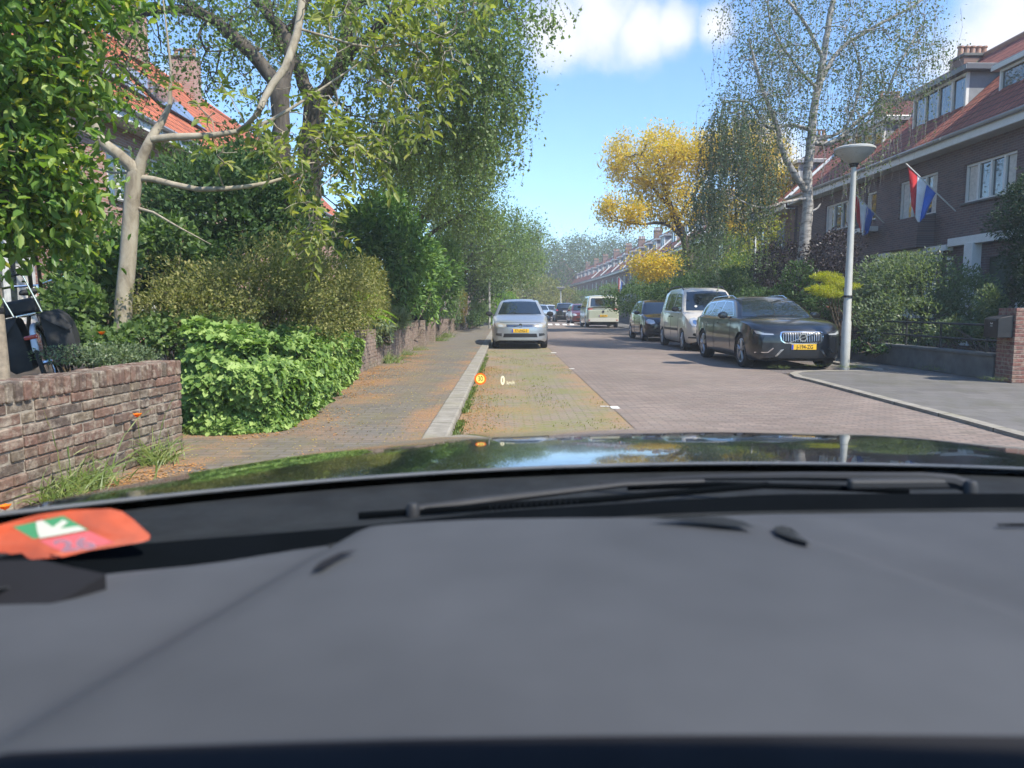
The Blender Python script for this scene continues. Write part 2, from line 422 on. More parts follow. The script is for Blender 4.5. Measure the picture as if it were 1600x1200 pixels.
def bush(name, label, vols, n, L, mat, seed, cat='shrub', group=None, asp=.6, shape='rhomb', lump=.5, lumpf=1.6, base=None, shell=.45, up=.3, stems=18, stemmat='twig_wood', stemr=.012, outw=.9, extra=None, shoots=0):
    """foliage through a union of ellipsoids, lumpy at its surface, on real stems. vols: (centre, radii)"""
    rng = np.random.default_rng(seed)
    C = [Vector(c) for c, r in vols]; b = base or Vector((sum(c.x for c in C) / len(C), sum(c.y for c in C) / len(C), .1))
    root = empty(name, b); tag(root, label, cat, group)
    vol = np.array([abs(r[0] * r[1] + r[1] * r[2] + r[0] * r[2]) for _, r in vols]); vol = vol / vol.sum(); P, D = [], []
    for (c, r), w in zip(vols, vol):
        m = int(n * w); d = unit(rng.normal(size=(m, 3)))
        q = shell + (1 - shell) * rng.random(m) ** .5
        nz = np.array([noise.noise(Vector((x * lumpf * r[0] + c[0] * 3 + seed, y * lumpf * r[1] + c[1], z * lumpf * r[2] + c[2]))) + .5 * noise.noise(Vector((x * lumpf * 2.7 * r[0] + seed, y * lumpf * 2.7 * r[1], z * lumpf * 2.7 * r[2] + c[2]))) for x, y, z in d])
        P.append(np.array(c) + d * (q * (1 + lump * nz))[:, None] * np.array(r)); D.append(d)
    P = np.concatenate(P); D = np.concatenate(D)
    keep = P[:, 2] > .05; P = P[keep]; D = D[keep]; m = len(P)
    dirs = unit(D * outw + rng.normal(size=(m, 3)) * .75 + np.array([0, 0, up])); nn = unit(rng.normal(size=(m, 3)) * .6 + D * .5 + np.array([0, 0, .8]))
    P = P - np.array(b)
    parts = [leaves(P, dirs, nn, L * (.6 + .8 * rng.random(m)), asp, shape)]
    if shoots:
        k = rng.choice(m, shoots); sp = P[k]; sdv = unit(D[k] + rng.normal(size=(shoots, 3)) * .3 + np.array([0, 0, 1.0])); sl = (.15 + .45 * rng.random((shoots, 1))) * (L * 5)
        for j in range(9):
            u = (j + 1) / 9; parts.append(leaves(sp + sdv * sl * u, unit(rng.normal(size=(shoots, 3)) + sdv * .6), rng.normal(size=(shoots, 3)), L * (1 - .4 * u), asp, shape))
    if extra is not None: parts += extra(rng, P, D)
    crown(parts, mat, root, 'foliage')
    if stems:
        ends = P[rng.choice(m, stems)]; a = np.zeros_like(ends); a[:, :2] = ends[:, :2] * .25 + rng.normal(size=(stems, 2)) * .05; mids = (a + ends) / 2 + rng.normal(size=ends.shape) * .12
        link('stems', npmesh('stems', *merge([twigs(a, mids, np.full(stems, stemr * 1.3), np.full(stems, stemr), 5), twigs(mids, ends, np.full(stems, stemr), np.full(stems, stemr * .35), 5)]), smooth=True), stemmat, root)
    return root

# ================================================================ THE SETTING
plain('soil', (.055, .042, .028), .95, var=.4, scale=3)
plain('twig_wood', (.10, .075, .05), .85, var=.3, scale=20)
plain('galvanised', (.50, .50, .48), .5, .15, var=.12, scale=5)
plain('black_plastic', (.012, .012, .013), .5)
plain('rubber', (.018, .018, .019), .75)
plain('dark_under', (.008, .008, .009), .9)
plain('white_paint', (.72, .73, .71), .45, var=.06, scale=3)
plain('off_white', (.62, .62, .58), .55, var=.1, scale=3)

def mat_pavers(name, cols, mortar, bw, bh, ms, rotz, moss, mosscol, littercol, litter, xbias=None, off=.5, worn=.25):
    s = Nt(name, .88)
    c = s.coord(); m = s.mapping(c, rot=(0, 0, rotz))
    wob = s.n('TexNoise'); wob.inputs['Scale'].default_value = 3; s.l(c, wob.inputs['Vector'])
    va = s.n('VectorMath', operation='MULTIPLY_ADD'); s.l(wob.outputs['Color'], va.inputs[0]); va.inputs[1].default_value = (.02, .02, 0); s.l(m, va.inputs[2])
    br = s.n('TexBrick'); br.offset = off; s.l(va.outputs[0], br.inputs['Vector']); br.inputs['Scale'].default_value = 1
    br.inputs['Brick Width'].default_value = bw; br.inputs['Row Height'].default_value = bh; br.inputs['Mortar Size'].default_value = ms
    br.inputs['Color1'].default_value = (0, 0, 0, 1); br.inputs['Color2'].default_value = (1, 1, 1, 1); br.inputs['Mortar'].default_value = (.5, .5, .5, 1)
    n = len(cols) - 1; bc = s.ramp(br.outputs['Color'], [(i / n, k) for i, k in enumerate(cols)])
    n1 = s.noise(1.1, 6, .6); n2 = s.noise(9, 5, .6); n3 = s.noise(55, 3)
    cc = s.mix(br.outputs['Fac'], bc, mortar)
    cc = s.mix(s.rng(s.noise(.45, 4), .35, .65, 0, worn), cc, s.mix(1.0, cc, (.62, .6, .6), 'MULTIPLY'))
    # moss and dirt sit in the joints first and spread from them in patches
    mk = s.math('ADD', s.math('MULTIPLY', s.rng(n1, .38, .72, 0, 1), moss), s.math('MULTIPLY', br.outputs['Fac'], .35 * min(1, moss * 1.4)))
    mk = s.math('MULTIPLY', mk, s.rng(n2, .3, .6, .2, 1.0))
    cc = s.mix(s.rng(mk, .12, .75, 0, .85), cc, mosscol)
    if litter:
        lk = s.math('MULTIPLY', s.rng(s.noise(.9, 5, .65), .42, .66, 0, 1), litter)
        if xbias:
            sp = s.n('SeparateXYZ'); s.l(c, sp.inputs[0])
            xb = None
            for (x0, w) in xbias:
                d = s.rng(s.math('ABSOLUTE', s.math('SUBTRACT', sp.outputs[0], x0)), 0, w, 1, 0)
                xb = d if xb is None else s.math('MAXIMUM', xb, d)
            lk = s.math('ADD', s.math('MULTIPLY', lk, s.rng(xb, 0, 1, .35, 1.3)), s.math('MULTIPLY', xb, .25))
        sp2 = s.n('SeparateXYZ'); s.l(c, sp2.inputs[0])
        lk = s.math('MULTIPLY', lk, s.rng(sp2.outputs[1], 12, 24, 1, .25))
        lk = s.math('MULTIPLY', lk, s.rng(s.noise(70, 3), .42, .56, 0, 1.1))
        cc = s.mix(s.rng(lk, .1, .9, 0, .9), cc, s.ramp(s.noise(120, 2), [(.35, littercol), (.6, tuple(x * .6 for x in littercol)), (.75, (.42, .33, .2))]))
    s.col(s.mix(s.rng(n3, .3, .7, 0, .22), cc, s.mix(1.0, cc, (.5, .5, .5), 'MULTIPLY')))
    s.bump(s.math('ADD', s.math('MULTIPLY', br.outputs['Fac'], -1), s.math('MULTIPLY', n3, .35)), .5, .006)
    return s.m
mat_pavers('road_clinker', [(.20, .155, .13), (.285, .215, .175), (.235, .19, .162), (.33, .255, .21)], (.12, .105, .085), .2, .065, .007, R(0), .4, (.15, .14, .095), None, 0, worn=.55)
mat_pavers('bay_clinker', [(.23, .18, .145), (.31, .24, .195), (.26, .21, .17)], (.13, .12, .07), .2, .065, .010, R(0), 1.25, (.185, .19, .06), (.44, .25, .11), 1.5, [(-.5, .9), (1.3, .45)])
mat_pavers('right_bay_clinker', [(.15, .125, .12), (.20, .165, .155), (.17, .15, .145)], (.08, .075, .06), .2, .1, .01, R(0), .5, (.11, .11, .06), None, 0)
mat_pavers('pavement_tiles', [(.135, .118, .10), (.195, .17, .142), (.16, .142, .12)], (.085, .078, .058), .2, .1, .009, 0, .8, (.16, .14, .07), (.46, .23, .09), 1.3, [(-2.5, 1.2), (-.75, .3)])
mat_pavers('right_pavement', [(.12, .112, .102), (.17, .158, .145), (.14, .132, .122)], (.09, .085, .07), .3, .3, .007, 0, .8, (.105, .10, .07), None, 0)
def kerbmat():
    s = Nt('kerb_stone', .85); c = s.coord(); sp = s.n('SeparateXYZ'); s.l(c, sp.inputs[0])
    j = s.math('FRACT', s.math('MULTIPLY', sp.outputs[1], 1.0))
    jj = s.rng(s.math('ABSOLUTE', s.math('SUBTRACT', j, .5)), .486, .494, 0, 1)
    base = s.ramp(s.noise(6, 6, .65), [(.3, (.19, .17, .135)), (.55, (.28, .255, .21)), (.75, (.35, .325, .275))])
    base = s.mix(s.rng(s.noise(2.2, 5), .5, .75, 0, .6), base, (.24, .22, .13))
    s.col(s.mix(jj, base, (.09, .08, .05))); s.bump(s.noise(90, 3), .3, .004)
kerbmat()

def sheet(name, poly, z, mat, kind='structure', z0=None, cuts=None):
    mb = MB()
    if z0 is None: mb.add([(x, y, z) for x, y in poly], [tuple(range(len(poly)))])
    else: mb.prism(poly, z0, z)
    o = mb.build(name, mat); tag(o, kind=kind); return o

sheet('ground', [(-500, -60), (500, -60), (500, 900), (-500, 900)], 0, 'soil')
sheet('garden_ground', [(-9, 0), (-3.0, 0), (-2.84, 6.2), (-3.35, 6.3), (-3.35, 7.4), (-2.8, 7.6), (-2.7, 43), (-9, 43)], .28, 'soil', z0=0)
# street surface: one sheet of clinker, bending left far ahead; parking lanes laid beside it
sheet('road', [(1.28, -20), (4.75, -20), (5.05, 14), (5.05, 60), (4.2, 110), (1.5, 170), (-2.2, 170), (.6, 110), (1.28, 60)], .008, 'road_clinker')
sheet('parking_lane', [(-.5, -20), (1.28, -20), (1.28, 60), (.6, 110), (-1.1, 110), (-.5, 60)], .004, 'bay_clinker')
sheet('parking_bays', [(5.05, 13.4), (7.2, 13.4), (7.2, 60), (6.3, 110), (4.2, 110), (5.05, 60)], .004, 'right_bay_clinker')
tag(MB().prism([(-2.9, -20), (-.72, -20), (-.72, 60), (-1.5, 110), (-3.6, 110), (-2.9, 60)], 0, .098).build('pavement', 'pavement_tiles'), kind='structure')
tag(MB().prism([(-.722, -20), (-.5, -20), (-.5, 60), (-.72, 60)], 0, .104).build('kerb', 'kerb_stone', bevel=.02), kind='structure')
KR = [(4.40, -20), (4.46, 2), (4.54, 6.45), (4.60, 7.4), (4.66, 9.0), (4.77, 11.4), (4.86, 12.4), (5.0, 13.0), (5.25, 13.4), (5.6, 13.6), (6.9, 13.7), (7.0, 13.75)]
def offset_path(P, w):
    out = []
    for i, p in enumerate(P):
        a = Vector(P[max(i - 1, 0)]); b = Vector(P[min(i + 1, len(P) - 1)]); t = (b - a).normalized(); out.append((p[0] + t.y * w, p[1] - t.x * w))
    return out
KR = [(x * (1.035 if y < 12 else 1.01), y * (1.035 if 0 < y < 12 else 1)) for x, y in KR]
KI = offset_path(KR, .14)
mb = MB(); n = len(KR)
vs = [(x, y, z) for z in (0, .045) for P in (KR, KI) for x, y in P]
# top and outer face of the kerb stones
mb.add([(x, y, .045) for x, y in KR] + [(x, y, .045) for x, y in KI] + [(x, y, 0) for x, y in KR] + [(x, y, 0) for x, y in KI],
       [(i, i + 1, n + i + 1, n + i) for i in range(n - 1)] + [(2 * n + i, 2 * n + i + 1, i + 1, i) for i in range(n - 1)] + [(n + i, n + i + 1, 3 * n + i + 1, 3 * n + i) for i in range(n - 1)])
tag(mb.build('kerb', 'kerb_stone', fix=True), kind='structure')
sheet('pavement', KI + [(7.2, 13.75), (7.2, 60), (8.6, 60), (8.6, -20)], .041, 'right_pavement', z0=0)
tag(MB().box2((7.0, 13.9, 0), (7.19, 60, .05)).build('kerb', 'kerb_stone', bevel=.01), kind='structure')
# painted blocks that mark the bays
plain('road_paint', (.62, .60, .55), .8, var=.25, scale=30)
def marking(label, boxes):
    mb = MB()
    for x, y, w, l in boxes: mb.box((x, y, .0105), (w, l, .004))
    tag(mb.build('road_marking', 'road_paint'), label, 'marking', 'white marks on the road', 'structure')
marking('white T mark beside the mossy parking lane', [(1.31, 8.75, .1, .20), (1.20, 8.86, .1, .05)])
marking('faint white bar at the edge of the parking lane', [(1.3, 14.4, .1, .1)])
marking('white block just in front of the silver hatchback', [(1.28, 19.6, .14, .2)])
tag(MB().prism([(50.6, .003), (51.8, .09), (54.2, .09), (55.4, .003)], 1.3, 5.0, 'X').build('speed_hump', 'road_clinker'), kind='structure')
plain('hump_paint', (.8, .79, .75), .7)
mb = MB()
for k in range(7):
    x = 1.6 + k * .5; mb.add([(x - .14, 50.75, .020), (x + .14, 50.75, .020), (x + .14, 51.65, .088), (x - .14, 51.65, .088)], [(0, 1, 2, 3)])
tag(mb.build('road_marking', 'hump_paint'), 'row of white piano teeth on the speed hump', 'marking', None, 'structure')

# ---------------------------------------------------------------- brick walls laid brick by brick
def brickisland(name, cols, grime=(.3, .3, .25), moss=.4):
    s = Nt(name, .88); b = s.ramp(s.island(), [(i / (len(cols) - 1), c) for i, c in enumerate(cols)])
    n = s.noise(26, 6, .65); b = s.mix(s.rng(n, .36, .66, 0, .8), b, s.mix(1.0, b, (.42, .40, .38), 'MULTIPLY'))
    b = s.mix(s.rng(s.noise(14, 6, .7), .48, .66, 0, .75), b, (.36, .31, .24))
    sp = s.n('SeparateXYZ'); s.l(s.coord(), sp.inputs[0])
    b = s.mix(s.math('MULTIPLY', s.rng(sp.outputs[2], 0, .35, 1, 0), s.rng(s.noise(5, 4), .4, .65, 0, moss)), b, (.15, .15, .08))
    s.col(b); s.bump(s.math('ADD', s.noise(70, 5, .7), s.math('MULTIPLY', s.noise(180, 3), .5)), .75, .006)
brickisland('old_brick', [(.185, .105, .075), (.13, .088, .066), (.22, .128, .092), (.165, .122, .088), (.20, .112, .082), (.11, .085, .068), (.20, .158, .108)])
brickisland('pale_brick', [(.30, .21, .165), (.24, .17, .14), (.34, .25, .20), (.27, .22, .18)])
plain('mortar', (.29, .255, .20), .95, var=.3, scale=30, bump=.6)
plain('moss', (.09, .11, .03), .95, var=.5, scale=40)
def weather(o):
    tx = bpy.data.textures.get('chips') or bpy.data.textures.new('chips', 'CLOUDS'); tx.noise_scale = .035; tx.noise_depth = 3
    s_ = o.modifiers.new('s', 'SUBSURF'); s_.subdivision_type = 'SIMPLE'; s_.levels = s_.render_levels = 3
    d_ = o.modifiers.new('d', 'DISPLACE'); d_.texture = tx; d_.strength = .008; d_.mid_level = .5; d_.texture_coords = 'LOCAL'
def brick_wall(A, B, z0, z1, label, seed, mat='old_brick', th=.21, cop=.105, bl=.205, rows=None, jit=.004, bevel=.006, coping=True, group=None, name='garden_wall', rough=False):
    A = Vector((*A, 0)); B = Vector((*B, 0)); L = (B - A).length; rz = math.atan2(B.y - A.y, B.x - A.x)
    root = empty(name, (A.x, A.y, z0), rz); tag(root, label, 'wall', group)
    rg = random.Random(seed); H = z1 - z0 - (cop if coping else 0); rows = rows or max(2, round(H / .065)); rh = H / rows
    m = MB()
    for r in range(rows):
        x = -.5 * bl * (r % 2) * 1.0; zc = rh * (r + .5)
        while x < L - .02:
            w = bl if rg.random() < .72 else bl * .5
            a, b = max(x, 0), min(x + w, L)
            if b - a > .03:
                d = rg.uniform(-jit, jit) * 1.4; hh = rh - rg.uniform(.006, .010)
                M = Matrix.Rotation(rg.uniform(-.006, .006), 3, 'Z') @ Matrix.Rotation(rg.uniform(-.012, .012), 3, 'Y')
                m.box(((a + b) / 2, d, zc + rg.uniform(-.0015, .0015)), (b - a - rg.uniform(.006, .010), th + rg.uniform(-jit, jit), hh), M=M)
            x += w
    wb = m.build('brickwork', mat, root, bevel=bevel, smooth=False, seg=1)
    if rough: weather(wb)
    MB().box((L / 2, 0, H / 2), (L - .012, th - .024, H - .002)).build('mortar', 'mortar', root)
    if coping:
        m = MB(); x = 0
        while x < L - .03:
            w = .066 + rg.uniform(-.002, .003); hh = cop + rg.uniform(-.006, .008)
            M = Matrix.Rotation(rg.uniform(-.025, .025), 3, 'Y') @ Matrix.Rotation(rg.uniform(-.02, .02), 3, 'Z')
            m.box((x + w / 2, rg.uniform(-.006, .006), H + hh / 2), (w - .011, th + .018, hh), M=M); x += w
        cb = m.build('coping', mat, root, bevel=bevel * 1.6, seg=2)
        if rough: weather(cb)
        MB().box((L / 2, 0, H + cop * .42), (L - .02, th - .02, cop * .84)).build('coping_mortar', 'mortar', root)
    return root
brick_wall((-2.93, 2.0), (-2.625, 5.72), .1, .795, 'weathered brick garden wall with upright coping bricks beside the own car', 3, bevel=.006, jit=.007, rough=True)
brick_wall((-2.60, 6.75), (-2.56, 13.2), .1, .80, 'brick garden wall partly buried under the bright ivy', 4, bevel=0, mat='pale_brick')
brick_wall((-2.56, 13.2), (-2.50, 20.2), .1, .80, 'brick garden wall with trailing plant hanging over it', 5, bevel=0, mat='pale_brick')
brick_wall((-2.50, 20.75), (-2.48, 23.0), .1, .78, 'short brick garden wall between two brick pillars', 6, bevel=0, mat='pale_brick')
brick_wall((-2.48, 23.5), (-2.5, 31), .1, .74, 'brick garden wall beyond the second brick pillar', 7, bevel=0, mat='pale_brick')
brick_wall((-2.5, 32.5), (-2.6, 44), .1, .70, 'farthest brick garden wall along the left pavement', 8, bevel=0, mat='pale_brick')
def pillar(x, y, w, z1, label, mat='pale_brick', seed=1, z0=.09, capm=None, rows=None):
    root = empty('brick_pillar', (x, y, z0)); tag(root, label, 'pillar'); rg = random.Random(seed); H = z1 - z0; rows = round(H / .065); rh = H / rows
    m = MB()
    for r in range(rows):
        k = 2 if w < .45 else 3
        for i in range(k):
            bl = w / k
            for sx in (-1, 1):
                if r % 2: m.box((-w / 2 + bl * (i + .5), sx * w / 4, rh * (r + .5)), (bl - .011, w / 2 - .01, rh - .011))
                else: m.box((sx * w / 4, -w / 2 + bl * (i + .5), rh * (r + .5)), (w / 2 - .01, bl - .011, rh - .011))
    m.build('brickwork', mat, root, bevel=.004, seg=1)
    MB().box((0, 0, H / 2), (w - .02, w - .02, H - .004)).build('mortar', 'mortar', root)
    return root
pillar(-2.43, 20.47, .42, .86, 'first brick pillar in the left garden wall', seed=2)
pillar(-2.43, 23.25, .42, .86, 'second brick pillar in the left garden wall', seed=3)
# right-hand low rendered wall, rail and pillar with letterbox
plain('cement', (.13, .13, .12), .9, var=.25, scale=4, bump=.4)
plain('rail_iron', (.025, .03, .03), .55)
brickisland('red_brick', [(.25, .10, .075), (.20, .085, .07), (.29, .13, .10), (.23, .10, .085)])
root = empty('low_wall', (7.95, 14.7, .041)); tag(root, 'low grey rendered garden wall behind the lamp post', 'wall')
MB().box((0, 0, .19), (.2, 5.9, .38)).build('body', 'cement', root, bevel=.012)
MB().box((0, 0, .40), (.26, 5.9, .05)).build('coping', 'cement', root, bevel=.012)
root = empty('railing', (7.95, 14.7, .041 + .425)); tag(root, 'black iron two-bar railing on the low rendered wall', 'railing')
for z, nm in ((.455, 'top_rail'), (.20, 'lower_rail')): MB().tube([(0, -2.88, z), (0, 2.9, z)], .02, 8).build(nm, 'rail_iron', root, smooth=True)
for y in (-2.6, -1.3, -.15, 1.35, 2.8):
    MB().box((0, y, .235), (.03, .03, .47)).build('post', 'rail_iron', root)
pillar(8.02, 11.45, .42, 1.2, 'red brick gate pillar carrying the black letterbox', 'red_brick', 5, .041)
pillar(8.35, 19.0, .45, 1.25, 'brick gate pillar behind the dark estate car', 'red_brick', 6, .041)
pillar(8.35, 17.9, .45, 1.15, 'brick gate pillar nearer the lamp post', 'red_brick', 7, .041)
root = empty('letterbox', (7.69, 11.45, .74), R(-90)); tag(root, 'black metal letterbox with a small house number on the red pillar', 'letterbox')
mb = MB(); mb.prism([(-.12, 0), (.12, 0), (.12, .35), (-.08, .31), (-.12, .29)], -.17, .17, 'X'); mb.build('box', 'black_plastic', root, bevel=.008)
MB().box((0, -.128, .27), (.24, .01, .03)).build('flap', 'rail_iron', root)
text('house_number', '31', .08, 'white_paint', root, Matrix.Translation((.02, -.126, .20)) @ Matrix.Rotation(R(90), 4, 'X') @ Matrix.Rotation(R(-90), 4, 'Z'))

# ---------------------------------------------------------------- street lamps
plain('lamp_grey', (.40, .40, .36), .45, .05, var=.08)
plain('lamp_bowl', (.34, .345, .32), .3, 0, var=.08)
def street_lamp(loc, H, label, r0=.085, r1=.045, head=True, hr=.35):
    root = empty('street_lamp', loc); tag(root, label, 'street lamp', 'street lamps')
    MB().tube([(0, 0, 0), (0, 0, .9), (0, 0, .92), (0, 0, H - .30)], [r0, r0 * .97, r0 * .85, r1], 14).build('pole', 'lamp_grey', root, smooth=True)
    MB().lathe([(r0 * 1.02, 1.35), (r0 * 1.03, 1.37), (r0 * .98, 1.39)], n=14).build('band', 'black_plastic', root)
    if head:
        MB().lathe([(.001, H - .36), (.06, H - .36), (.085, H - .30), (.075, H - .27), (.001, H - .27)], n=16).build('socket', 'black_plastic', root, smooth=True)
        MB().lathe([(.085, H - .295), (.16, H - .25), (hr * .93, H - .10), (hr, H - .05), (hr * .97, H - .045)], n=32).build('lamp_bowl', 'lamp_bowl', root, smooth=True)
        MB().lathe([(hr * 1.02, H - .06), (hr * 1.02, H - .03), (hr * .9, H - .005), (.001, H + .01)], n=32).build('lid', 'lamp_grey', root, smooth=True)
    return root
lp = Vector((6.40, 13.8, .041))
street_lamp((lp.x, lp.y, .041), 4.09, 'pale conical bowl street lamp on the right corner before the dark estate car')
l2 = gp(765, 513, .1); street_lamp((l2.x, l2.y, .1), 4.3, 'thin grey lamp post on the left pavement beside the silver hatchback', .06, .05)
street_lamp((pt(876, 500, 75).x, 75, .05), 3.25, 'far street lamp standing above the black people carrier', .08, .06, hr=.45)
street_lamp((pt(836, 500, 96).x, 96, .05), 3.3, 'farthest street lamp where the street bends', .08, .06, hr=.5)

# ================================================================ CARS
def paint(name, col, metal=.4, rough=.3):
    s = Nt(name, rough, col, metal, None, 1.0); s.b.inputs['Coat Roughness'].default_value = .04
    s.col(s.mix(s.rng(s.noise(2.5, 5), .45, .75, 0, .18), col, tuple(c * .8 + .008 for c in col)))
    return s.m
def carglass():
    s = Nt('car_glass', .03, (.012, .018, .022), 0, .9); s.b.inputs['IOR'].default_value = 1.6; s.b.inputs['Coat Weight'].default_value = .6
carglass()
plain('chrome', (.75, .76, .78), .12, 1.0, var=.03)
plain('rim_silver', (.45, .46, .47), .3, .8)
plain('rim_dark', (.10, .10, .11), .35, .7)
plain('grille_black', (.01, .01, .011), .45)
Nt('lamp_glass', .05, (.55, .58, .60), .35, .8, 1.0)
Nt('lamp_dark', .08, (.06, .07, .08), .3, .8, 1.0)
Nt('lamp_amber', .12, (.42, .39, .33), .3, .6, 1.0)
Nt('tail_red', .12, (.35, .012, .01), 0, .7, 1.0)
plain('plate_yellow', (.78, .46, .02), .5, var=.05)
plain('plate_blue', (.02, .06, .42), .5)
plain('plate_ink', (.015, .015, .015), .6)

def pch(xs, ys):
    """monotone cubic through key points"""
    xs = np.array(xs, float); ys = np.array(ys, float); h = np.diff(xs); d = np.diff(ys) / h; m = np.zeros(len(xs)); m[0] = d[0]; m[-1] = d[-1]
    for i in range(1, len(xs) - 1): m[i] = 0 if d[i - 1] * d[i] <= 0 else 2 * d[i - 1] * d[i] / (d[i - 1] + d[i])
    def f(x):
        x = min(max(x, xs[0]), xs[-1]); i = min(int(np.searchsorted(xs, x, 'right')) - 1, len(h) - 1); t = (x - xs[i]) / h[i]
        return float(ys[i] * (1 + 2 * t) * (1 - t) ** 2 + m[i] * h[i] * t * (1 - t) ** 2 + ys[i + 1] * t * t * (3 - 2 * t) + m[i + 1] * h[i] * t * t * (t - 1))
    return f

class Car:
    """front looks along -Y; y runs 0 (nose) .. L (tail); z up from the road"""
    def __init__(s, name, label, S, group='parked cars'):
        s.S = S; s.root = empty(name); tag(s.root, label, 'car', group)
        L, W = S['L'], S['W'] / 2; s.L = L; s.W = W
        deck = pch(*zip(*S['deck'])); sill = pch(*zip(*S['sill'])); plan = pch(*zip(*S['plan'])); s.deck = deck
        ax = S['axles']; ra = S['arch']; rw = S['wheel']
        ys = sorted(set([0, .015, .05, .1, .16, .24, L, L - .015, L - .05, L - .1, L - .18] + list(np.linspace(.3, L - .25, 40)) + [a + k * ra / 7 for a in ax for k in range(-8, 9)]))
        ys = [y for y in ys if 0 <= y <= L]; bow = S.get('bow', .22); bowr = S.get('bowr', .12); zb = S.get('zb', .5)
        def section(y):
            e = min(y / .24, 1) if y < L / 2 else min((L - y) / .2, 1); e = math.sqrt(max(0, 1 - (1 - e) ** 2)); w = W * plan(y) * (.86 + .14 * e)
            zt = deck(y); z0 = sill(y); zm = z0 + (zt - z0) * .45; zt2 = zm + (zt - zm) * (.80 + .20 * e); z02 = zm - (zm - z0) * (.85 + .15 * e)
            sh = S.get('shoulder', .10)
            pr = [(w * .90, z02), (w * .965, z02 + .05), (w * .985, z02 + .14), (w * 1.0, zm - .02), (w * .995, zm + .12), (w * .985, zt2 - sh - .03), (w * .965, zt2 - sh * .45), (w * .90, zt2 - sh * .12), (w * .80, zt2 - .0), (w * .5, zt2 + .018), (0, zt2 + .025)]
            out = []
            for i, (x, z) in enumerate(pr):
                if i < 7:
                    for a in ax:
                        if abs(y - a) < ra: z = max(z, rw + math.sqrt(ra * ra - (y - a) ** 2))
                out.append(tf(x, y, z))
            return out
        def tf(x, y, z):
                f = max(0, 1 - y / 1.1); g = max(0, 1 - (L - y) / .7)
                yy = y + bow * f * f * (x / W) ** 2 * abs(x / W) - bowr * g * g * (x / W) ** 2
                yy += f * f * S.get('rake', .35) * max(0, z - zb) ** 2 * 1.0 + f * f * .5 * max(0, zb - .12 - z) ** 2
                yy -= g * g * S.get('raker', .2) * max(0, z - .55) ** 2
                return (x, yy, z)
        mb = MB(); rows = []
        for y in ys:
            h = section(y); rows.append([(-x, yy, z) for x, yy, z in h] + [h[i] for i in range(len(h) - 2, -1, -1)])
        mb.grid(rows); n = len(rows[0])
        for r, rr in ((0, rows[0]), (len(rows) - 1, rows[-1])):     # close nose and tail in strips
            y_ = 0 if r == 0 else L; half = rr[n // 2:][::-1]; cap = []          # bottom -> top centre, right side
            for i in range(9):
                x_, z_ = half[i][0], half[i][2]; row = []
                for t_ in (-1, -.8125, -.625, -.4, -.2, 0, .2, .4, .625, .8125, 1):
                    zz = z_
                    if i == 8:
                        a_ = abs(t_); zz = z_ + (.018 * (1 - a_) / .375 if a_ > .625 else .018 + .007 * (1 - a_ / .625))
                    row.append(tf(x_ * t_, y_, zz))
                cap.append(row)
            cap2 = []
            for i in range(8):
                for q_ in range(3): cap2.append([tuple(cap[i][j][c_] * (1 - q_ / 3) + cap[i + 1][j][c_] * q_ / 3 for c_ in range(3)) for j in range(11)])
            cap2.append(cap[8]); mb.grid(cap2)
        s.nlow = len(mb.f)
        # greenhouse
        G = S['gh']; top = pch(*zip(*G['top'])); y0, y1 = G['top'][0][0], G['top'][-1][0]
        gy = sorted(set(list(np.linspace(y0, y1, 44)) + [y for y, _ in G['top']])); gr = []
        for y in gy:
            zt = top(y); zbelt = deck(y) - .035; wb = W * G.get('wb', .90) * plan(y); tum = G.get('tum', .32)
            pr = []
            for u in (0, .25, .5, .75, .92):
                z = zbelt + max(0, zt - .05 - zbelt) * u; pr.append((wb - tum * max(0, z - zbelt) - .10 * max(0, z - zbelt) ** 2, z))
            xe = pr[-1][0]
            pr += [(xe - .035, zt - .03), (xe - .10, zt - .008), (xe * .55, zt + .018), (0, zt + .026)]
            f = max(0, 1 - (y - y0) / 1.3); g = max(0, 1 - (y1 - y) / .6)
            h = [(x, y + .20 * f * (x / W) ** 2 - .12 * g * (x / W) ** 2, z) for x, z in pr]
            gr.append([(-x, yy, z) for x, yy, z in h] + [h[i] for i in range(len(h) - 2, -1, -1)])
        mb.grid(gr)
        s.body = mb.build('body', S['paint'], s.root, smooth=True, angle=38)
        me = s.body.data; s.bvh = BVHTree.FromPolygons([v.co for v in me.vertices], [p.vertices[:] for p in me.polygons])
        u = MB(); u.box2((-W * .80, .22, S.get('under', .17)), (W * .80, L - .2, .62)); u.box2((-W * .6, .12, .2), (W * .6, .4, .5)); u.build('underbody', 'dark_under', s.root)
        for a in ax:
            for sx in (-1, 1): s.wheel(sx, a, rw, S)
    def wheel(s, sx, y, r, S):
        w = S.get('tw', .2); x = sx * (s.W * .975 - w / 2)
        e = empty('wheel', (x, y, 0), 0, s.root); rm = S.get('rim', 'rim_silver'); q = S.get('rimr', .68) * r
        MB().lathe([(q, -w * .42), (q + .02, -w * .5), (r - .03, -w * .5), (r - .004, -w * .38), (r, 0), (r - .004, w * .38), (r - .03, w * .5), (q + .02, w * .5), (q, w * .42), (q, -w * .42)], (0, 0, r), 30, 'X').build('tyre', 'rubber', e, smooth=True, angle=50)
        m = MB(); m.lathe([(q, sx * w * .42), (q - .012, sx * w * .46), (q - .03, sx * w * .40), (q - .04, sx * w * .1)], (0, 0, r), 30, 'X')
        k = S.get('spokes', 5)
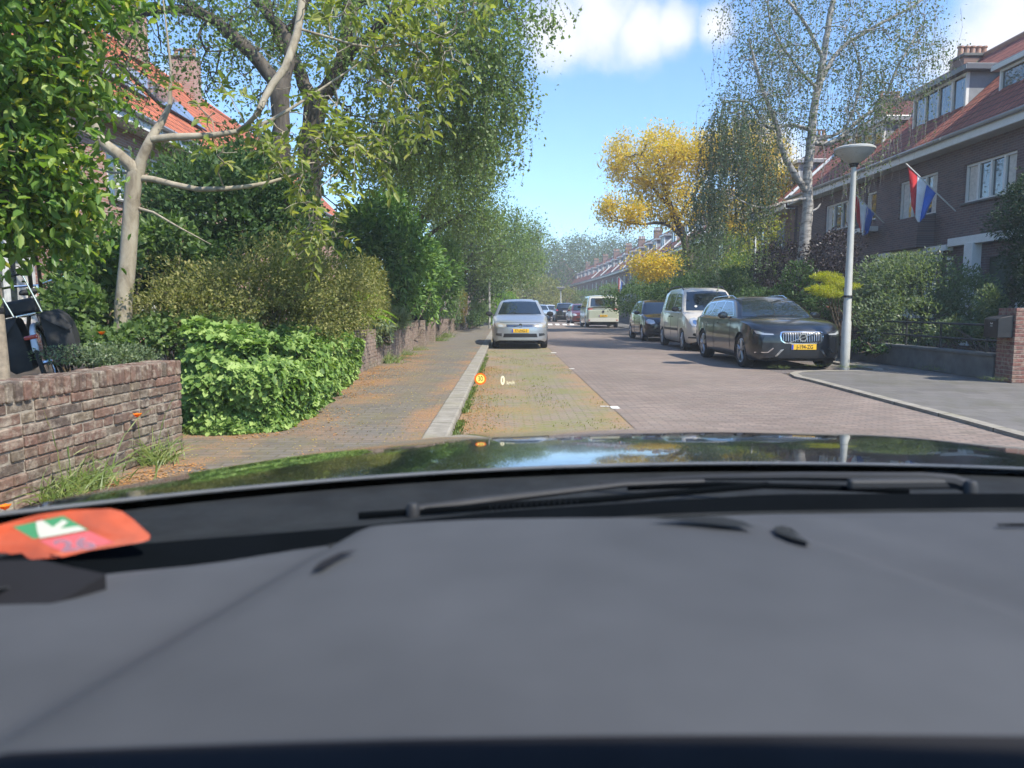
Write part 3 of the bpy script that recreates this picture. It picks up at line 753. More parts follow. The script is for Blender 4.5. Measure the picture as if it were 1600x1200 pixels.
        for i in range(k):
            a = 2 * math.pi * i / k + .3
            for da in ((-.13, .13) if S.get('twin') else (0,)):
                c0, c1 = a + da * .3, a + da; ww = S.get('sw', .055)
                m.tube([(sx * w * .40, math.cos(c0) * .03, r + math.sin(c0) * .03), (sx * w * .44, math.cos(c1) * (q - .02), r + math.sin(c1) * (q - .02))], [ww * .8, ww * .45], 5)
        m.lathe([(.055, sx * w * .36), (.05, sx * w * .46), (.001, sx * w * .47)], (0, 0, r), 14, 'X'); m.build('rim', rm, e, smooth=True)
        MB().lathe([(q - .03, sx * w * .05), (.001, sx * w * .06)], (0, 0, r), 20, 'X').build('brake', 'rim_dark' if S.get('brake') else 'dark_under', e)
    def hit(s, a, b, ax):
        if ax == 'F': o, d = Vector((a, -2, b)), Vector((0, 1, 0))
        elif ax == 'B': o, d = Vector((a, s.L + 2, b)), Vector((0, -1, 0))
        elif ax == 'L': o, d = Vector((-3, a, b)), Vector((1, 0, 0))
        elif ax == 'R': o, d = Vector((3, a, b)), Vector((-1, 0, 0))
        else: o, d = Vector((a, b, 4)), Vector((0, 0, -1))
        h = s.bvh.ray_cast(o, d); return h[0], d
    def patch(s, name, poly, ax, mat, off=.004, parent=None, cell=.035, th=.02, mesh_only=False, extra=0):
        """a panel that follows the body: outline in the plane seen along ax, laid on the surface"""
        bm = bmesh.new(); vs = [bm.verts.new((p[0], p[1], 0)) for p in poly]; bm.faces.new(vs)
        xs = [p[0] for p in poly]; ys = [p[1] for p in poly]
        for k, (lo, hi) in enumerate(((min(xs), max(xs)), (min(ys), max(ys)))):
            c = lo + cell
            while c < hi:
                no = (1, 0, 0) if k == 0 else (0, 1, 0); co = (c, 0, 0) if k == 0 else (0, c, 0)
                bmesh.ops.bisect_plane(bm, geom=bm.verts[:] + bm.edges[:] + bm.faces[:], plane_co=co, plane_no=no); c += cell
        last = None; edge = {v for e in bm.edges if e.is_boundary for v in e.verts}
        for v in bm.verts:
            h, d = s.hit(v.co.x, v.co.y, ax)
            if h is None:
                best = None
                for q in range(1, 12):
                    cx = sum(xs) / len(xs); cyy = sum(ys) / len(ys); h, d = s.hit(v.co.x + (cx - v.co.x) * q * .03, v.co.y + (cyy - v.co.y) * q * .03, ax)
                    if h is not None: break
            if h is None: continue
            v.co = h - d * (off + .002)
        _, d = s.hit(0, 0, ax)
        be = [e for e in bm.edges if e.is_boundary]; r = bmesh.ops.extrude_edge_only(bm, edges=be)
        for v in [g for g in r['geom'] if isinstance(g, bmesh.types.BMVert)]: v.co += d * th
        bmesh.ops.recalc_face_normals(bm, faces=bm.faces)
        me = bpy.data.meshes.new(name); bm.to_mesh(me); bm.free()
        c = sum((p.normal * p.area for p in me.polygons), Vector())
        me.polygons.foreach_set('use_smooth', [True] * len(me.polygons)); me.set_sharp_from_angle(angle=R(40))
        return link(name, me, mat, parent or s.root)
    def both(s, name, poly, mat, **k):
        """same front-view patch on the left and the right"""
        return [s.patch(name, poly, 'F', mat, **k), s.patch(name, [(-x, z) for x, z in poly][::-1], 'F', mat, **k)]
    def sides(s, name, poly, mat, **k): return [s.patch(name, poly, 'L', mat, **k), s.patch(name, poly, 'R', mat, **k)]
    def line(s, name, pts, ax, w, mat, off=.003, parent=None, th=.006):
        poly = []; P = [Vector(p) for p in pts]; lft, rgt = [], []
        for i, p in enumerate(P):
            t = (P[min(i + 1, len(P) - 1)] - P[max(i - 1, 0)]).normalized(); n = Vector((-t.y, t.x)); lft.append(p + n * w / 2); rgt.append(p - n * w / 2)
        return s.patch(name, lft + rgt[::-1], ax, mat, off, parent, .12, th)
    def plate(s, ax, z, body, w=.46, h=.10, mat='plate_yellow', x0=0):
        hpt, d = s.hit(x0, z, ax); y = hpt.y + (-.012 if ax == 'F' else .012); sg = 1 if ax == 'F' else -1
        e = MB().box((x0, y, z), (w, .012, h)).build('number_plate', mat, s.root, bevel=.004)
        MB().box((x0 - sg * (w / 2 - .022), y - sg * .0072, z), (.036, .004, h - .012)).build('blue_strip', 'plate_blue', e)
        M = Matrix.Translation((x0 + sg * .018, y - sg * .0075, z - .002)) @ Matrix.Rotation(0 if ax == 'F' else math.pi, 4, 'Z') @ Matrix.Rotation(R(90), 4, 'X')
        text('lettering', body, h * .98, 'plate_ink', e, M, bold=.0012, xs=.82)
    def mirror(s, y, z, mat, x=None):
        for sx in (-1, 1):
            X = x or s.W; h, _ = s.hit(y, z - .03, 'L' if sx < 0 else 'R'); xb = h.x if h else sx * s.W * .9
            m = MB(); m.lathe([(.001, -.05), (.05, -.045), (.075, -.01), (.078, .03), (.06, .045), (.001, .045)], (0, 0, 0), 16, 'Y')
            o = m.build('wing_mirror', mat, s.root, smooth=True); o.scale = (1.35, 1, .95); o.location = (sx * (X + .09), y - .01, z)
            MB().tube([(xb - sx * .02, y + .02, z - .05), (sx * (X + .03), y, z - .03)], .02, 8).build('mirror_arm', 'black_plastic', s.root, smooth=True)
    def rails(s, y0, y1, mat, x=.50, h=.045, r=.013):
        for sx in (-1, 1):
            pts = []
            for k in range(9):
                y = y0 + (y1 - y0) * k / 8; hp, _ = s.hit(sx * x, y, 'T'); pts.append((sx * x, y, hp.z + (h if 0 < k < 8 else -.004)))
            MB().tube(pts, r, 8).build('roof_rail', mat, s.root, smooth=True)
    def vw(s, ax, x, z, r, mat='chrome'):
        h, d = s.hit(x, z, ax); y = h.y - d.y * .014; m = MB(); m.lathe([(r, -.008), (r, .008), (r * .84, .008), (r * .84, -.008), (r, -.008)], (x, y, z), 24, 'Y')
        def st(a, b): m.tube([(x + a[0] * r, y, z + a[1] * r), (x + b[0] * r, y, z + b[1] * r)], r * .075, 5)
        for a in (-1, 1): st((a * .38, .78), (0, .08)); st((a * .80, .30), (a * .36, -.72)); st((a * .36, -.72), (0, -.05))
        m.build('emblem', mat, s.root); 
        MB().lathe([(r * .9, 0), (.001, 0)], (x, h.y - d.y * .006, z), 20, 'Y').build('emblem_disc', 'grille_black', s.root)
    def place(s, x, y, rz=0, z=.004): s.root.location = (x, y, z); s.root.rotation_euler = (0, 0, rz); return s

def plan_std(L, nose=.90, tail=.92): return [(0, nose), (.35, .965), (.9, 1.0), (L * .5, 1.0), (L - .8, .985), (L - .3, .955), (L, tail)]

# --- silver hatchback (left lane)
paint('silver_paint', (.40, .43, .45), .6, .32)
L = 3.97
c = Car('parked_car', 'small silver hatchback parked facing us at the left kerb, yellow number plate', dict(L=L, W=1.68, paint='silver_paint',
    deck=[(0, .70), (.12, .78), (.55, .89), (1.05, .985), (1.6, .99), (2.8, 1.02), (3.5, 1.05), (3.85, 1.0), (3.97, .9)],
    sill=[(0, .22), (.4, .19), (1.0, .20), (3.2, .22), (3.97, .3)], plan=plan_std(L, .93), axles=(.79, 3.25), arch=.335, wheel=.30, bow=.20, rake=.5,
    gh=dict(top=[(.93, .97), (1.15, 1.12), (1.62, 1.395), (1.9, 1.445), (2.4, 1.46), (3.2, 1.42), (3.55, 1.35), (3.86, 1.03)], wb=.92, tum=.36), spokes=9, sw=.03))
c.patch('windscreen', [(-.66, 1.005), (.66, 1.005), (.62, 1.10), (.50, 1.385), (0, 1.40), (-.50, 1.385), (-.62, 1.10)], 'F', 'car_glass')
for ax in 'LR': 
    c.patch('side_window', [(1.30, 1.04), (1.75, 1.345), (2.20, 1.375), (2.22, 1.05)], ax, 'car_glass'); c.patch('side_window', [(2.30, 1.05), (2.28, 1.375), (2.85, 1.36), (3.12, 1.27), (3.1, 1.07)], ax, 'car_glass')
c.patch('bonnet_edge', [(-.60, .765), (.60, .765), (.60, .772), (-.60, .772)], 'F', 'grille_black', off=.002)
c.patch('grille', [(-.40, .645), (.40, .645), (.41, .70), (.40, .715), (-.40, .715), (-.41, .70)], 'F', 'grille_black', off=.003)
for z in (.664, .682): c.line('grille_bar', [(-.38, z), (.38, z)], 'F', .008, 'chrome', .006)
c.both('headlight', [(.40, .66), (.50, .62), (.70, .625), (.75, .68), (.735, .78), (.62, .765), (.48, .735), (.41, .71)], 'lamp_amber', off=.006)
c.both('headlight_reflector', [(.52, .65), (.60, .64), (.66, .67), (.64, .72), (.56, .72), (.51, .69)], 'lamp_glass', off=.010)
c.patch('lower_intake', [(-.50, .345), (.50, .345), (.47, .455), (-.47, .455)], 'F', 'grille_black', off=.003)
c.both('fog_lamp', [(.54, .37), (.72, .40), (.70, .46), (.54, .46)], 'lamp_dark', off=.004)
c.line('lower_lip', [(-.6, .285), (.6, .285)], 'F', .03, 'silver_paint', .012)
for sx in (-1, 1): c.line('wiper', [(sx * .05 - .28, 1.02), (sx * .05 + .28, 1.035)], 'F', .012, 'black_plastic', .012)
c.vw('F', 0, .685, .062); c.plate('F', .535, '57-LNG-3', .50, .11); c.mirror(1.22, 1.02, 'black_plastic', .84); c.rails(1.75, 3.4, 'black_plastic', .47)
for y in (1.22, 2.25, 3.15): c.line('door_seam', [(y, .30), (y + .02, .98)], 'L', .008, 'grille_black'); c.line('door_seam', [(y, .30), (y + .02, .98)], 'R', .008, 'grille_black')
for y in (1.95, 2.95): c.sides('door_handle', [(y, .86), (y + .16, .865), (y + .16, .89), (y, .885)], 'silver_paint', off=.022)
MB().tube([(0, 1.9, 1.46), (0, 2.05, 1.64)], .006, 6).build('aerial', 'black_plastic', c.root)
# dark roof box edge seen over the roof
c.place(.43, 21.35, 0)
polo = c

# --- dark grey estate with upright-bar grille (right, nearest)
paint('slate_paint', (.010, .012, .016), .1, .3)
L = 4.76
c = Car('parked_car', 'dark grey estate car with chrome bar grille and plate J-194-ZG by the lamp post', dict(L=L, W=1.85, paint='slate_paint',
    deck=[(0, .74), (.1, .82), (.5, .925), (1.1, .985), (1.7, 1.0), (3.0, 1.01), (4.2, 1.03), (4.6, 1.0), (4.76, .86)],
    sill=[(0, .20), (.4, .17), (1.0, .20), (4.0, .22), (4.76, .3)], plan=plan_std(L, .90), axles=(.88, 3.75), arch=.375, wheel=.345, bow=.30, rake=.45, shoulder=.12, zb=.5,
    gh=dict(top=[(1.22, .98), (1.5, 1.13), (2.05, 1.36), (2.35, 1.42), (2.8, 1.435), (3.9, 1.41), (4.3, 1.35), (4.66, 1.04)], wb=.885, tum=.42), spokes=5, twin=True, sw=.035, rim='rim_silver', rimr=.72, tw=.235))
c.patch('windscreen', [(-.72, 1.015), (.72, 1.015), (.68, 1.10), (.53, 1.355), (0, 1.378), (-.53, 1.355), (-.68, 1.10)], 'F', 'car_glass')
for ax in 'LR':
    c.patch('window_trim', [(1.72, 1.025), (2.22, 1.335), (3.0, 1.365), (3.95, 1.335), (4.28, 1.20), (4.22, 1.045)], ax, 'chrome', off=.002)
    for q in ([(1.80, 1.045), (2.25, 1.32), (2.72, 1.345), (2.74, 1.05)], [(2.80, 1.05), (2.78, 1.347), (3.42, 1.335), (3.50, 1.05)], [(3.56, 1.055), (3.48, 1.332), (3.92, 1.315), (4.22, 1.19), (4.18, 1.06)]): c.patch('side_window', q, ax, 'car_glass', off=.005)
    for y in (1.55, 2.78, 3.40): c.line('door_seam', [(y, .30), (y + .02, .62), (y + .02, .97)], ax, .008, 'grille_black')
    for y in (2.45, 3.30): c.patch('door_handle', [(y, .86), (y + .2, .865), (y + .2, .89), (y, .885)], ax, 'slate_paint', off=.024)
    c.line('sill_trim', [(1.35, .255), (3.3, .265)], ax, .05, 'black_plastic', .006)
c.patch('grille_frame', [(-.40, .57), (-.33, .515), (0, .50), (.33, .515), (.40, .57), (.42, .66), (.40, .735), (.34, .748), (-.34, .748), (-.40, .735), (-.42, .66)], 'F', 'chrome', off=.006)
c.patch('grille', [(-.375, .575), (-.31, .535), (0, .522), (.31, .535), (.375, .575), (.395, .66), (.375, .722), (.33, .733), (-.33, .733), (-.375, .722), (-.395, .66)], 'F', 'grille_black', off=.010)
for k in range(-8, 9):
    x = k * .045; zt = .722 if abs(k) < 8 else .70; c.line('grille_bar', [(x, .545 + abs(k) * .003), (x, zt)], 'F', .009, 'rim_silver', .024, th=.02)
hp, _ = c.hit(0, .63, 'F'); m = MB(); m.lathe([(.078, -.01), (.078, .01), (.056, .012), (.056, -.01), (.078, -.01)], (0, hp.y - .040, .632), 26, 'Y'); m.tube([(-.27, hp.y - .034, .532), (.27, hp.y - .034, .732)], .011, 6); m.build('emblem', 'chrome', c.root)
MB().lathe([(.056, 0), (.001, -.002)], (0, hp.y - .038, .632), 20, 'Y').build('emblem_disc', 'grille_black', c.root)
c.both('headlight', [(.50, .665), (.66, .64), (.82, .66), (.86, .70), (.85, .79), (.74, .762), (.60, .725), (.50, .70)], 'lamp_dark', off=.006)
c.both('headlight_bar', [(.53, .685), (.70, .68), (.80, .70), (.83, .76), (.76, .745), (.68, .71), (.53, .700)], 'lamp_glass', off=.012)
c.patch('lower_intake', [(-.60, .235), (.60, .235), (.36, .37), (.30, .44), (-.30, .44), (-.36, .37)], 'F', 'grille_black', off=.003)
c.both('intake_blade', [(.46, .27), (.50, .27), (.40, .40), (.34, .41)], 'chrome', off=.010)
for sx in (-1, 1): c.line('bumper_trim', [(sx * .53, .43), (sx * .62, .345), (sx * .82, .335)], 'F', .022, 'chrome', .010)
c.both('bumper_recess', [(.58, .31), (.80, .30), (.82, .33), (.62, .345)], 'grille_black', off=.004)
c.both('bonnet_seam', [(.62, .80), (.63, .80), (.64, .93), (.63, .93)], 'grille_black', off=.002)
c.plate('F', .452, 'J-194-ZG', .48, .105, x0=0.03); c.mirror(1.85, 1.04, 'slate_paint', .90); c.rails(2.3, 4.25, 'chrome', .56)
for sx in (-1, 1): c.line('wiper', [(sx * .1 - .34, 1.03), (sx * .1 + .30, 1.045)], 'F', .014, 'black_plastic', .012)
for x, y in ((.25, 2.3), (-.05, 2.32)): pass
c.place(5.66, 14.0, 0)

# --- pale gold people carrier
paint('beige_paint', (.58, .53, .44), .12, .33)
L = 4.13
c = Car('parked_car', 'tall pale beige van-like car with round headlights, parked behind the dark estate', dict(L=L, W=1.74, paint='beige_paint',
    deck=[(0, .72), (.12, .84), (.5, 1.0), (.95, 1.09), (1.5, 1.10), (3.6, 1.12), (4.0, 1.10), (4.13, 1.0)],
    sill=[(0, .24), (.4, .21), (3.4, .23), (4.13, .3)], plan=plan_std(L, .90, .95), axles=(.83, 3.52), arch=.34, wheel=.305, bow=.24, rake=.55, zb=.48,
    gh=dict(top=[(.80, 1.06), (1.1, 1.28), (1.52, 1.66), (1.8, 1.755), (2.4, 1.79), (3.6, 1.77), (3.95, 1.70), (4.10, 1.15)], wb=.93, tum=.22), spokes=7, sw=.035))
c.patch('windscreen', [(-.70, 1.12), (.70, 1.12), (.67, 1.25), (.57, 1.66), (0, 1.69), (-.57, 1.66), (-.67, 1.25)], 'F', 'car_glass')
for ax in 'LR':
    for q in ([(1.16, 1.13), (1.62, 1.60), (2.15, 1.63), (2.17, 1.13)], [(2.28, 1.13), (2.26, 1.63), (3.02, 1.62), (3.04, 1.13)], [(3.12, 1.14), (3.10, 1.62), (3.74, 1.60), (3.85, 1.16)]): c.patch('side_window', q, ax, 'car_glass')
    for y in (1.28, 2.22, 3.08): c.line('door_seam', [(y, .32), (y, 1.08)], ax, .008, 'grille_black')
    c.line('rub_strip', [(1.3, .58), (3.1, .58)], ax, .07, 'black_plastic', .012)
    for y in (1.95, 2.35): c.patch('door_handle', [(y, .93), (y + .15, .93), (y + .15, .96), (y, .96)], ax, 'black_plastic', off=.02)
c.both('headlight', [(.50, .76), (.56, .70), (.66, .685), (.75, .72), (.78, .80), (.74, .90), (.62, .93), (.52, .88), (.49, .82)], 'lamp_glass', off=.010)
c.both('headlight_lens', [(.56, .77), (.64, .74), (.70, .78), (.69, .85), (.62, .87), (.57, .84)], 'chrome', off=.016)
c.patch('grille', [(-.36, .72), (.36, .72), (.38, .78), (-.38, .78)], 'F', 'grille_black'); c.line('grille_bar', [(-.34, .755), (0, .77), (.34, .755)], 'F', .012, 'chrome', .01)
c.both('fog_lamp', [(.52, .43), (.62, .41), (.72, .45), (.70, .50), (.58, .51)], 'grille_black', off=.004)
c.patch('bumper', [(-.80, .36), (.80, .36), (.80, .40), (-.80, .40)], 'F', 'black_plastic', off=.008); c.patch('lower_intake', [(-.42, .42), (.42, .42), (.40, .52), (-.40, .52)], 'F', 'grille_black')
c.plate('F', .60, '60-JR-XP', .46, .10); c.mirror(1.25, 1.16, 'black_plastic', .87); c.rails(1.75, 3.8, 'black_plastic', .60, .07, .018)
MB().lathe([(.04, 0), (.001, 0)], (0, 0, 0), 14, 'Y').build('sticker', 'off_white', c.root, loc=(-.42, 1.03, 1.24), rot=(R(-35), 0, 0))
c.place(5.84, 20.0, 0)

# --- small black hatchback
paint('black_paint', (.012, .013, .018), .3, .25)
L = 3.8
def small_hatch(name, label, pm, glass='car_glass'):
    c = Car(name, label, dict(L=L, W=1.66, paint=pm,
        deck=[(0, .66), (.12, .78), (.5, .90), (1.0, .985), (1.6, 1.0), (3.3, 1.04), (3.68, 1.0), (3.8, .9)],
        sill=[(0, .22), (.4, .19), (3.2, .22), (3.8, .3)], plan=plan_std(L, .92), axles=(.78, 3.24), arch=.33, wheel=.295, bow=.22, rake=.45,
        gh=dict(top=[(.88, .96), (1.15, 1.14), (1.58, 1.40), (1.9, 1.47), (2.4, 1.485), (3.1, 1.45), (3.4, 1.38), (3.7, 1.04)], wb=.92, tum=.34), spokes=7, sw=.035))
    c.patch('windscreen', [(-.65, 1.01), (.65, 1.01), (.61, 1.12), (.50, 1.40), (0, 1.42), (-.50, 1.40), (-.61, 1.12)], 'F', glass)
    for ax in 'LR':
        for q in ([(1.28, 1.04), (1.75, 1.36), (2.20, 1.39), (2.22, 1.05)], [(2.30, 1.05), (2.28, 1.39), (2.80, 1.375), (3.02, 1.28), (3.0, 1.07)]): c.patch('side_window', q, ax, glass)
        c.line('door_seam', [(2.26, .3), (2.26, .98)], ax, .008, 'grille_black'); c.line('door_seam', [(1.22, .3), (1.22, .98)], ax, .008, 'grille_black')
    c.both('headlight', [(.46, .66), (.60, .62), (.74, .65), (.76, .76), (.66, .80), (.50, .76)], 'lamp_glass', off=.006)
    c.patch('grille', [(-.40, .64), (.40, .64), (.42, .70), (-.42, .70)], 'F', 'grille_black'); c.patch('lower_intake', [(-.52, .34), (.52, .34), (.50, .46), (-.50, .46)], 'F', 'grille_black')
    c.vw('F', 0, .69, .055); c.plate('F', .54, '21-XKB-8', .46, .10); c.mirror(1.2, 1.02, pm, .83)
    return c
small_hatch('parked_car', 'small black hatchback with clear oval headlights, parked behind the beige car', 'black_paint').place(5.72, 25.8, 0)

# --- pale green electric van, seen from behind
paint('mint_paint', (.44, .47, .36), .1, .3)
paint('van_white', (.60, .60, .54), .05, .3)
L = 4.71
c = Car('parked_van', 'pale green and white van seen from behind, wide dark rear window', dict(L=L, W=1.985, paint='mint_paint',
    deck=[(0, .86), (.15, 1.0), (.45, 1.13), (.9, 1.17), (2, 1.17), (4.4, 1.18), (4.62, 1.17), (4.71, 1.12)],
    sill=[(0, .26), (.4, .22), (4, .24), (4.71, .30)], plan=[(0, .88), (.35, .96), (.9, 1), (4.2, 1), (4.55, .985), (4.71, .97)], axles=(.88, 3.86), arch=.39, wheel=.355, bow=.22, rake=.2, raker=.04, bowr=.05,
    gh=dict(top=[(.55, 1.14), (.95, 1.45), (1.5, 1.84), (1.9, 1.915), (2.6, 1.93), (4.2, 1.92), (4.5, 1.87), (4.66, 1.22)], wb=.965, tum=.13), spokes=5, sw=.06, rim='rim_silver'))
c.patch('rear_band', [(-.86, 1.20), (.86, 1.20), (.80, 1.80), (.74, 1.855), (-.74, 1.855), (-.80, 1.80)], 'B', 'van_white', off=.003)
c.patch('rear_window', [(-.76, 1.27), (.76, 1.27), (.72, 1.72), (.67, 1.77), (-.67, 1.77), (-.72, 1.72)], 'B', 'car_glass', off=.006)
c.patch('tail_light_strip', [(-.92, 1.10), (.92, 1.10), (.92, 1.15), (-.92, 1.15)], 'B', 'lamp_dark', off=.006)
for sx in (-1, 1): c.patch('tail_light', [(sx * .92, 1.085), (sx * .92, 1.16), (sx * .62, 1.15), (sx * .62, 1.105)], 'B', 'tail_red', off=.009)
c.patch('bumper', [(-.93, .38), (.93, .38), (.93, .55), (.70, .60), (-.70, .60), (-.93, .55)], 'B', 'van_white', off=.006)
c.patch('bumper_skirt', [(-.90, .30), (.90, .30), (.90, .36), (-.90, .36)], 'B', 'black_plastic', off=.008)
for sx in (-1, 1): c.patch('rear_reflector', [(sx * .88, .44), (sx * .88, .50), (sx * .78, .49), (sx * .78, .44)], 'B', 'tail_red', off=.010)
for ax in 'LR':
    c.patch('roof_band', [(.9, 1.22), (1.55, 1.80), (2.0, 1.86), (4.45, 1.85), (4.56, 1.22)], ax, 'van_white', off=.002)
    for q in ([(1.25, 1.23), (1.72, 1.74), (2.25, 1.78), (2.25, 1.23)], [(2.33, 1.23), (2.33, 1.78), (3.4, 1.78), (3.4, 1.23)], [(3.48, 1.23), (3.48, 1.78), (4.35, 1.77), (4.42, 1.23)]): c.patch('side_window', q, ax, 'car_glass', off=.005)
    c.line('door_seam', [(2.29, .4), (2.29, 1.17)], ax, .009, 'grille_black'); c.line('door_seam', [(3.44, .4), (3.44, 1.17)], ax, .009, 'grille_black')
c.patch('windscreen', [(-.78, 1.22), (.78, 1.22), (.70, 1.78), (-.70, 1.78)], 'F', 'car_glass')
c.vw('B', 0, .98, .075, 'chrome'); c.plate('B', .72, 'R-482-FN', .50, .11); c.mirror(1.2, 1.25, 'black_plastic', 1.0)
c.place(5.82, 44.0 + L, math.pi)

# --- black people carrier far ahead, seen from behind
L = 4.6
def mpv(label, pm, x, y, rz, L=4.6, plate=True, rear=True, H=0.0, loc_z=.004):
    c = Car('parked_car', label, dict(L=L, W=1.80, paint=pm,
        deck=[(0, .74), (.12, .86), (.6, 1.0), (1.1, 1.07), (2, 1.09), (4.1, 1.11), (4.48, 1.10), (4.6, 1.0)],
        sill=[(0, .24), (.4, .2), (4, .24), (4.6, .32)], plan=plan_std(L, .90, .94), axles=(.9, 3.62), arch=.35, wheel=.32, bow=.24, rake=.4, raker=.08,
        gh=dict(top=[(.95, 1.04), (1.3, 1.26), (1.8, 1.53), (2.1, 1.60), (2.6, 1.62), (3.9, 1.58), (4.2, 1.53), (4.52, 1.12)], wb=.92, tum=.30), spokes=7, sw=.04))
    c.patch('rear_window', [(-.66, 1.16), (.66, 1.16), (.58, 1.49), (-.58, 1.49)], 'B', 'car_glass', off=.005)
    for sx in (-1, 1): c.patch('tail_light', [(sx * .84, .92), (sx * .80, 1.14), (sx * .68, 1.12), (sx * .62, .95)], 'B', 'tail_red', off=.008)
    c.patch('windscreen', [(-.70, 1.09), (.70, 1.09), (.55, 1.53), (-.55, 1.53)], 'F', 'car_glass'); c.both('headlight', [(.5, .70), (.78, .70), (.80, .82), (.55, .80)], 'lamp_glass', off=.006)
    c.patch('grille', [(-.40, .66), (.40, .66), (.42, .76), (-.42, .76)], 'F', 'grille_black'); c.patch('lower_intake', [(-.52, .34), (.52, .34), (.50, .46), (-.50, .46)], 'F', 'grille_black')
    for ax in 'LR':
        for q in ([(1.5, 1.12), (2.0, 1.48), (2.5, 1.51), (2.5, 1.12)], [(2.6, 1.12), (2.6, 1.51), (3.4, 1.50), (3.45, 1.13)], [(3.55, 1.13), (3.5, 1.49), (4.0, 1.46), (4.2, 1.2)]): c.patch('side_window', q, ax, 'car_glass')
    c.plate('B', .90, '19-PTD-6', .5, .11, 'plate_yellow' if plate else 'off_white'); c.mirror(1.45, 1.1, pm, .9)
    c.line('rear_bumper_strip', [(-.8, .55), (.8, .55)], 'B', .03, 'chrome', .006)
    return c.place(x, y, rz, loc_z)
mpv('black people carrier far ahead, seen from behind with a pale number plate', 'black_paint', 5.05, 62 + 4.6, math.pi, plate=False)
paint('maroon_paint', (.16, .03, .025), .3, .3); paint('white_car', (.62, .66, .70), .2, .3); paint('pale_blue', (.36, .46, .55), .3, .3)
small_hatch('parked_car', 'dark red hatchback just showing past the pale green van', 'maroon_paint').place(5.55, 52.5, R(2))
small_hatch('parked_car', 'white hatchback facing us left of the black people carrier', 'white_car').place(4.35, 70, R(3))
small_hatch('parked_car', 'bluish hatchback showing just past the silver hatchback roof edge', 'pale_blue').place(3.3, 66, R(3))

# ================================================================ OUR OWN CAR (seen from the driver's seat)
s = Nt('gloss_black', .12, (.006, .007, .008), 0, .6, 1.0); s.b.inputs['Coat Roughness'].default_value = .02
s.rough(s.rng(s.noise(30, 4), .4, .7, .10, .22))
s = Nt('dash_grain', .72, (.10, .105, .118), 0, .35)
s.col(s.ramp(s.noise(4, 4), [(.3, (.043, .046, .051)), (.7, (.066, .070, .077))])); s.bump(s.noise(420, 3), .35, .0006)
plain('cowl_plastic', (.016, .018, .019), .75, var=.3, scale=14, spec=.2)
plain('wiper_grey', (.02, .021, .023), .6, var=.2)
plain('lit_edge_metal', (.12, .125, .13), .3, .3)
plain('frit_black', (.002, .003, .004), .95, spec=.05)
plain('dark_trim', (.012, .012, .014), .8, spec=.2)
plain('sticker_orange', (.30, .042, .008), .45, var=.3, scale=30); plain('sticker_green', (.02, .16, .06), .45); plain('sticker_white', (.36, .37, .31), .45); plain('sticker_red', (.38, .06, .07), .45); plain('sticker_pink', (.45, .25, .30), .45)
OC = Vector((.38, 1.0, 0))
own = empty('own_car', OC); tag(own, 'own car seen from inside: grey dashboard, wipers and glossy black bonnet', 'car')
OM = Matrix.Translation(-OC)
def opart(mb, name, mat, **k):
    mb.v = [tuple(Vector(v) - OC) for v in mb.v]; return mb.build(name, mat, k.pop('parent', own), **k)
CX = .38; HW = .99
def bon_rear(v):
    s = abs(v); return 1.135 - .285 * s ** 2.1
def bon_front(v):
    s = min(abs(v), 1); return .83 + 1.45 * (1 - s ** 4) ** .85
def bon_z(X, Y):
    s = abs((X - CX) / HW); t = (Y - bon_rear(s)) / 1.15
    z = .957 - .03 * t - .12 * max(t, 0) ** 2 - .035 * s ** 3 * min(1, max(0, t) * 2)
    z += .006 * math.exp(-((abs(X - CX) - .46) / .08) ** 2) * min(1, max(0, t * 3)) * max(0, 1 - max(0, t - .2))
    return z
rows = []
NV = 60
for i in range(36):
    u = i / 35; row = []
    for j in range(NV + 1):
        v = math.sin((j / NV - .5) * math.pi); v = -1 + 2 * j / NV if False else v
        Yr, Yf = bon_rear(v), bon_front(v); Y = Yr + (Yf - Yr) * u; X = CX + HW * v
        z = bon_z(X, Y); e = max(0, (u - .86) / .14); z -= .07 * e * e + .10 * e ** 6
        row.append((X, Y, z))
    rows.append(row)
edge = rows[-1]
for k, (dz, sc) in enumerate(((.10, 1.02), (.25, 1.045), (.42, 1.05), (.60, 1.03), (.68, .99))):
    rows.append([(CX + (x - CX) * sc, 1.0 + (y - 1.0) * (1 + (sc - 1) * 1.5), z - dz) for x, y, z in edge])
mb = MB(); mb.grid(rows); bonnet = opart(mb, 'bonnet', 'gloss_black', smooth=True, angle=180)
# paler tube at the back of the bonnet, coloured as its lit metal edge
mb = MB(); path = [(CX + HW * v, bon_rear(v) - .004, bon_z(CX + HW * v, bon_rear(v)) + .0005) for v in np.linspace(-1, 1, 41)]
opart(mb.tube(path, .003, 8), 'bonnet_rear_edge', 'lit_edge_metal', smooth=True)
# cowl, dark channel at the foot of the glass
def pxcurve(lst, n=40):
    xs = [a[0] for a in lst]; fy = pch(xs, [a[1] for a in lst]); fd = pch(xs, [a[2] for a in lst])
    return [pt(x, fy(x), fd(x)) for x in np.linspace(xs[0], xs[-1], n)]
Cc = pxcurve([(-260, 925, .52), (-60, 885, .60), (0, 868, .64), (235, 848, .74), (537, 824, .80), (762, 801, .86), (912, 790, .88), (1096, 779, .90), (1225, 772, .91), (1600, 771, .90), (1900, 790, .86)])
Dc = pxcurve([(-260, 985, .47), (-60, 930, .55), (158, 899, .62), (316, 883, .66), (500, 855, .70), (800, 823, .75), (1100, 804, .80), (1300, 800, .82), (1600, 797, .80), (1900, 820, .76)])
def side_x(c, k): return CX + HW * .995 * (-1 + 2 * k / 39)
Br = [(CX + HW * v * .995, bon_rear(v) - .006, bon_z(CX + HW * v, bon_rear(v)) - .012) for v in np.linspace(-1, 1, 40)]
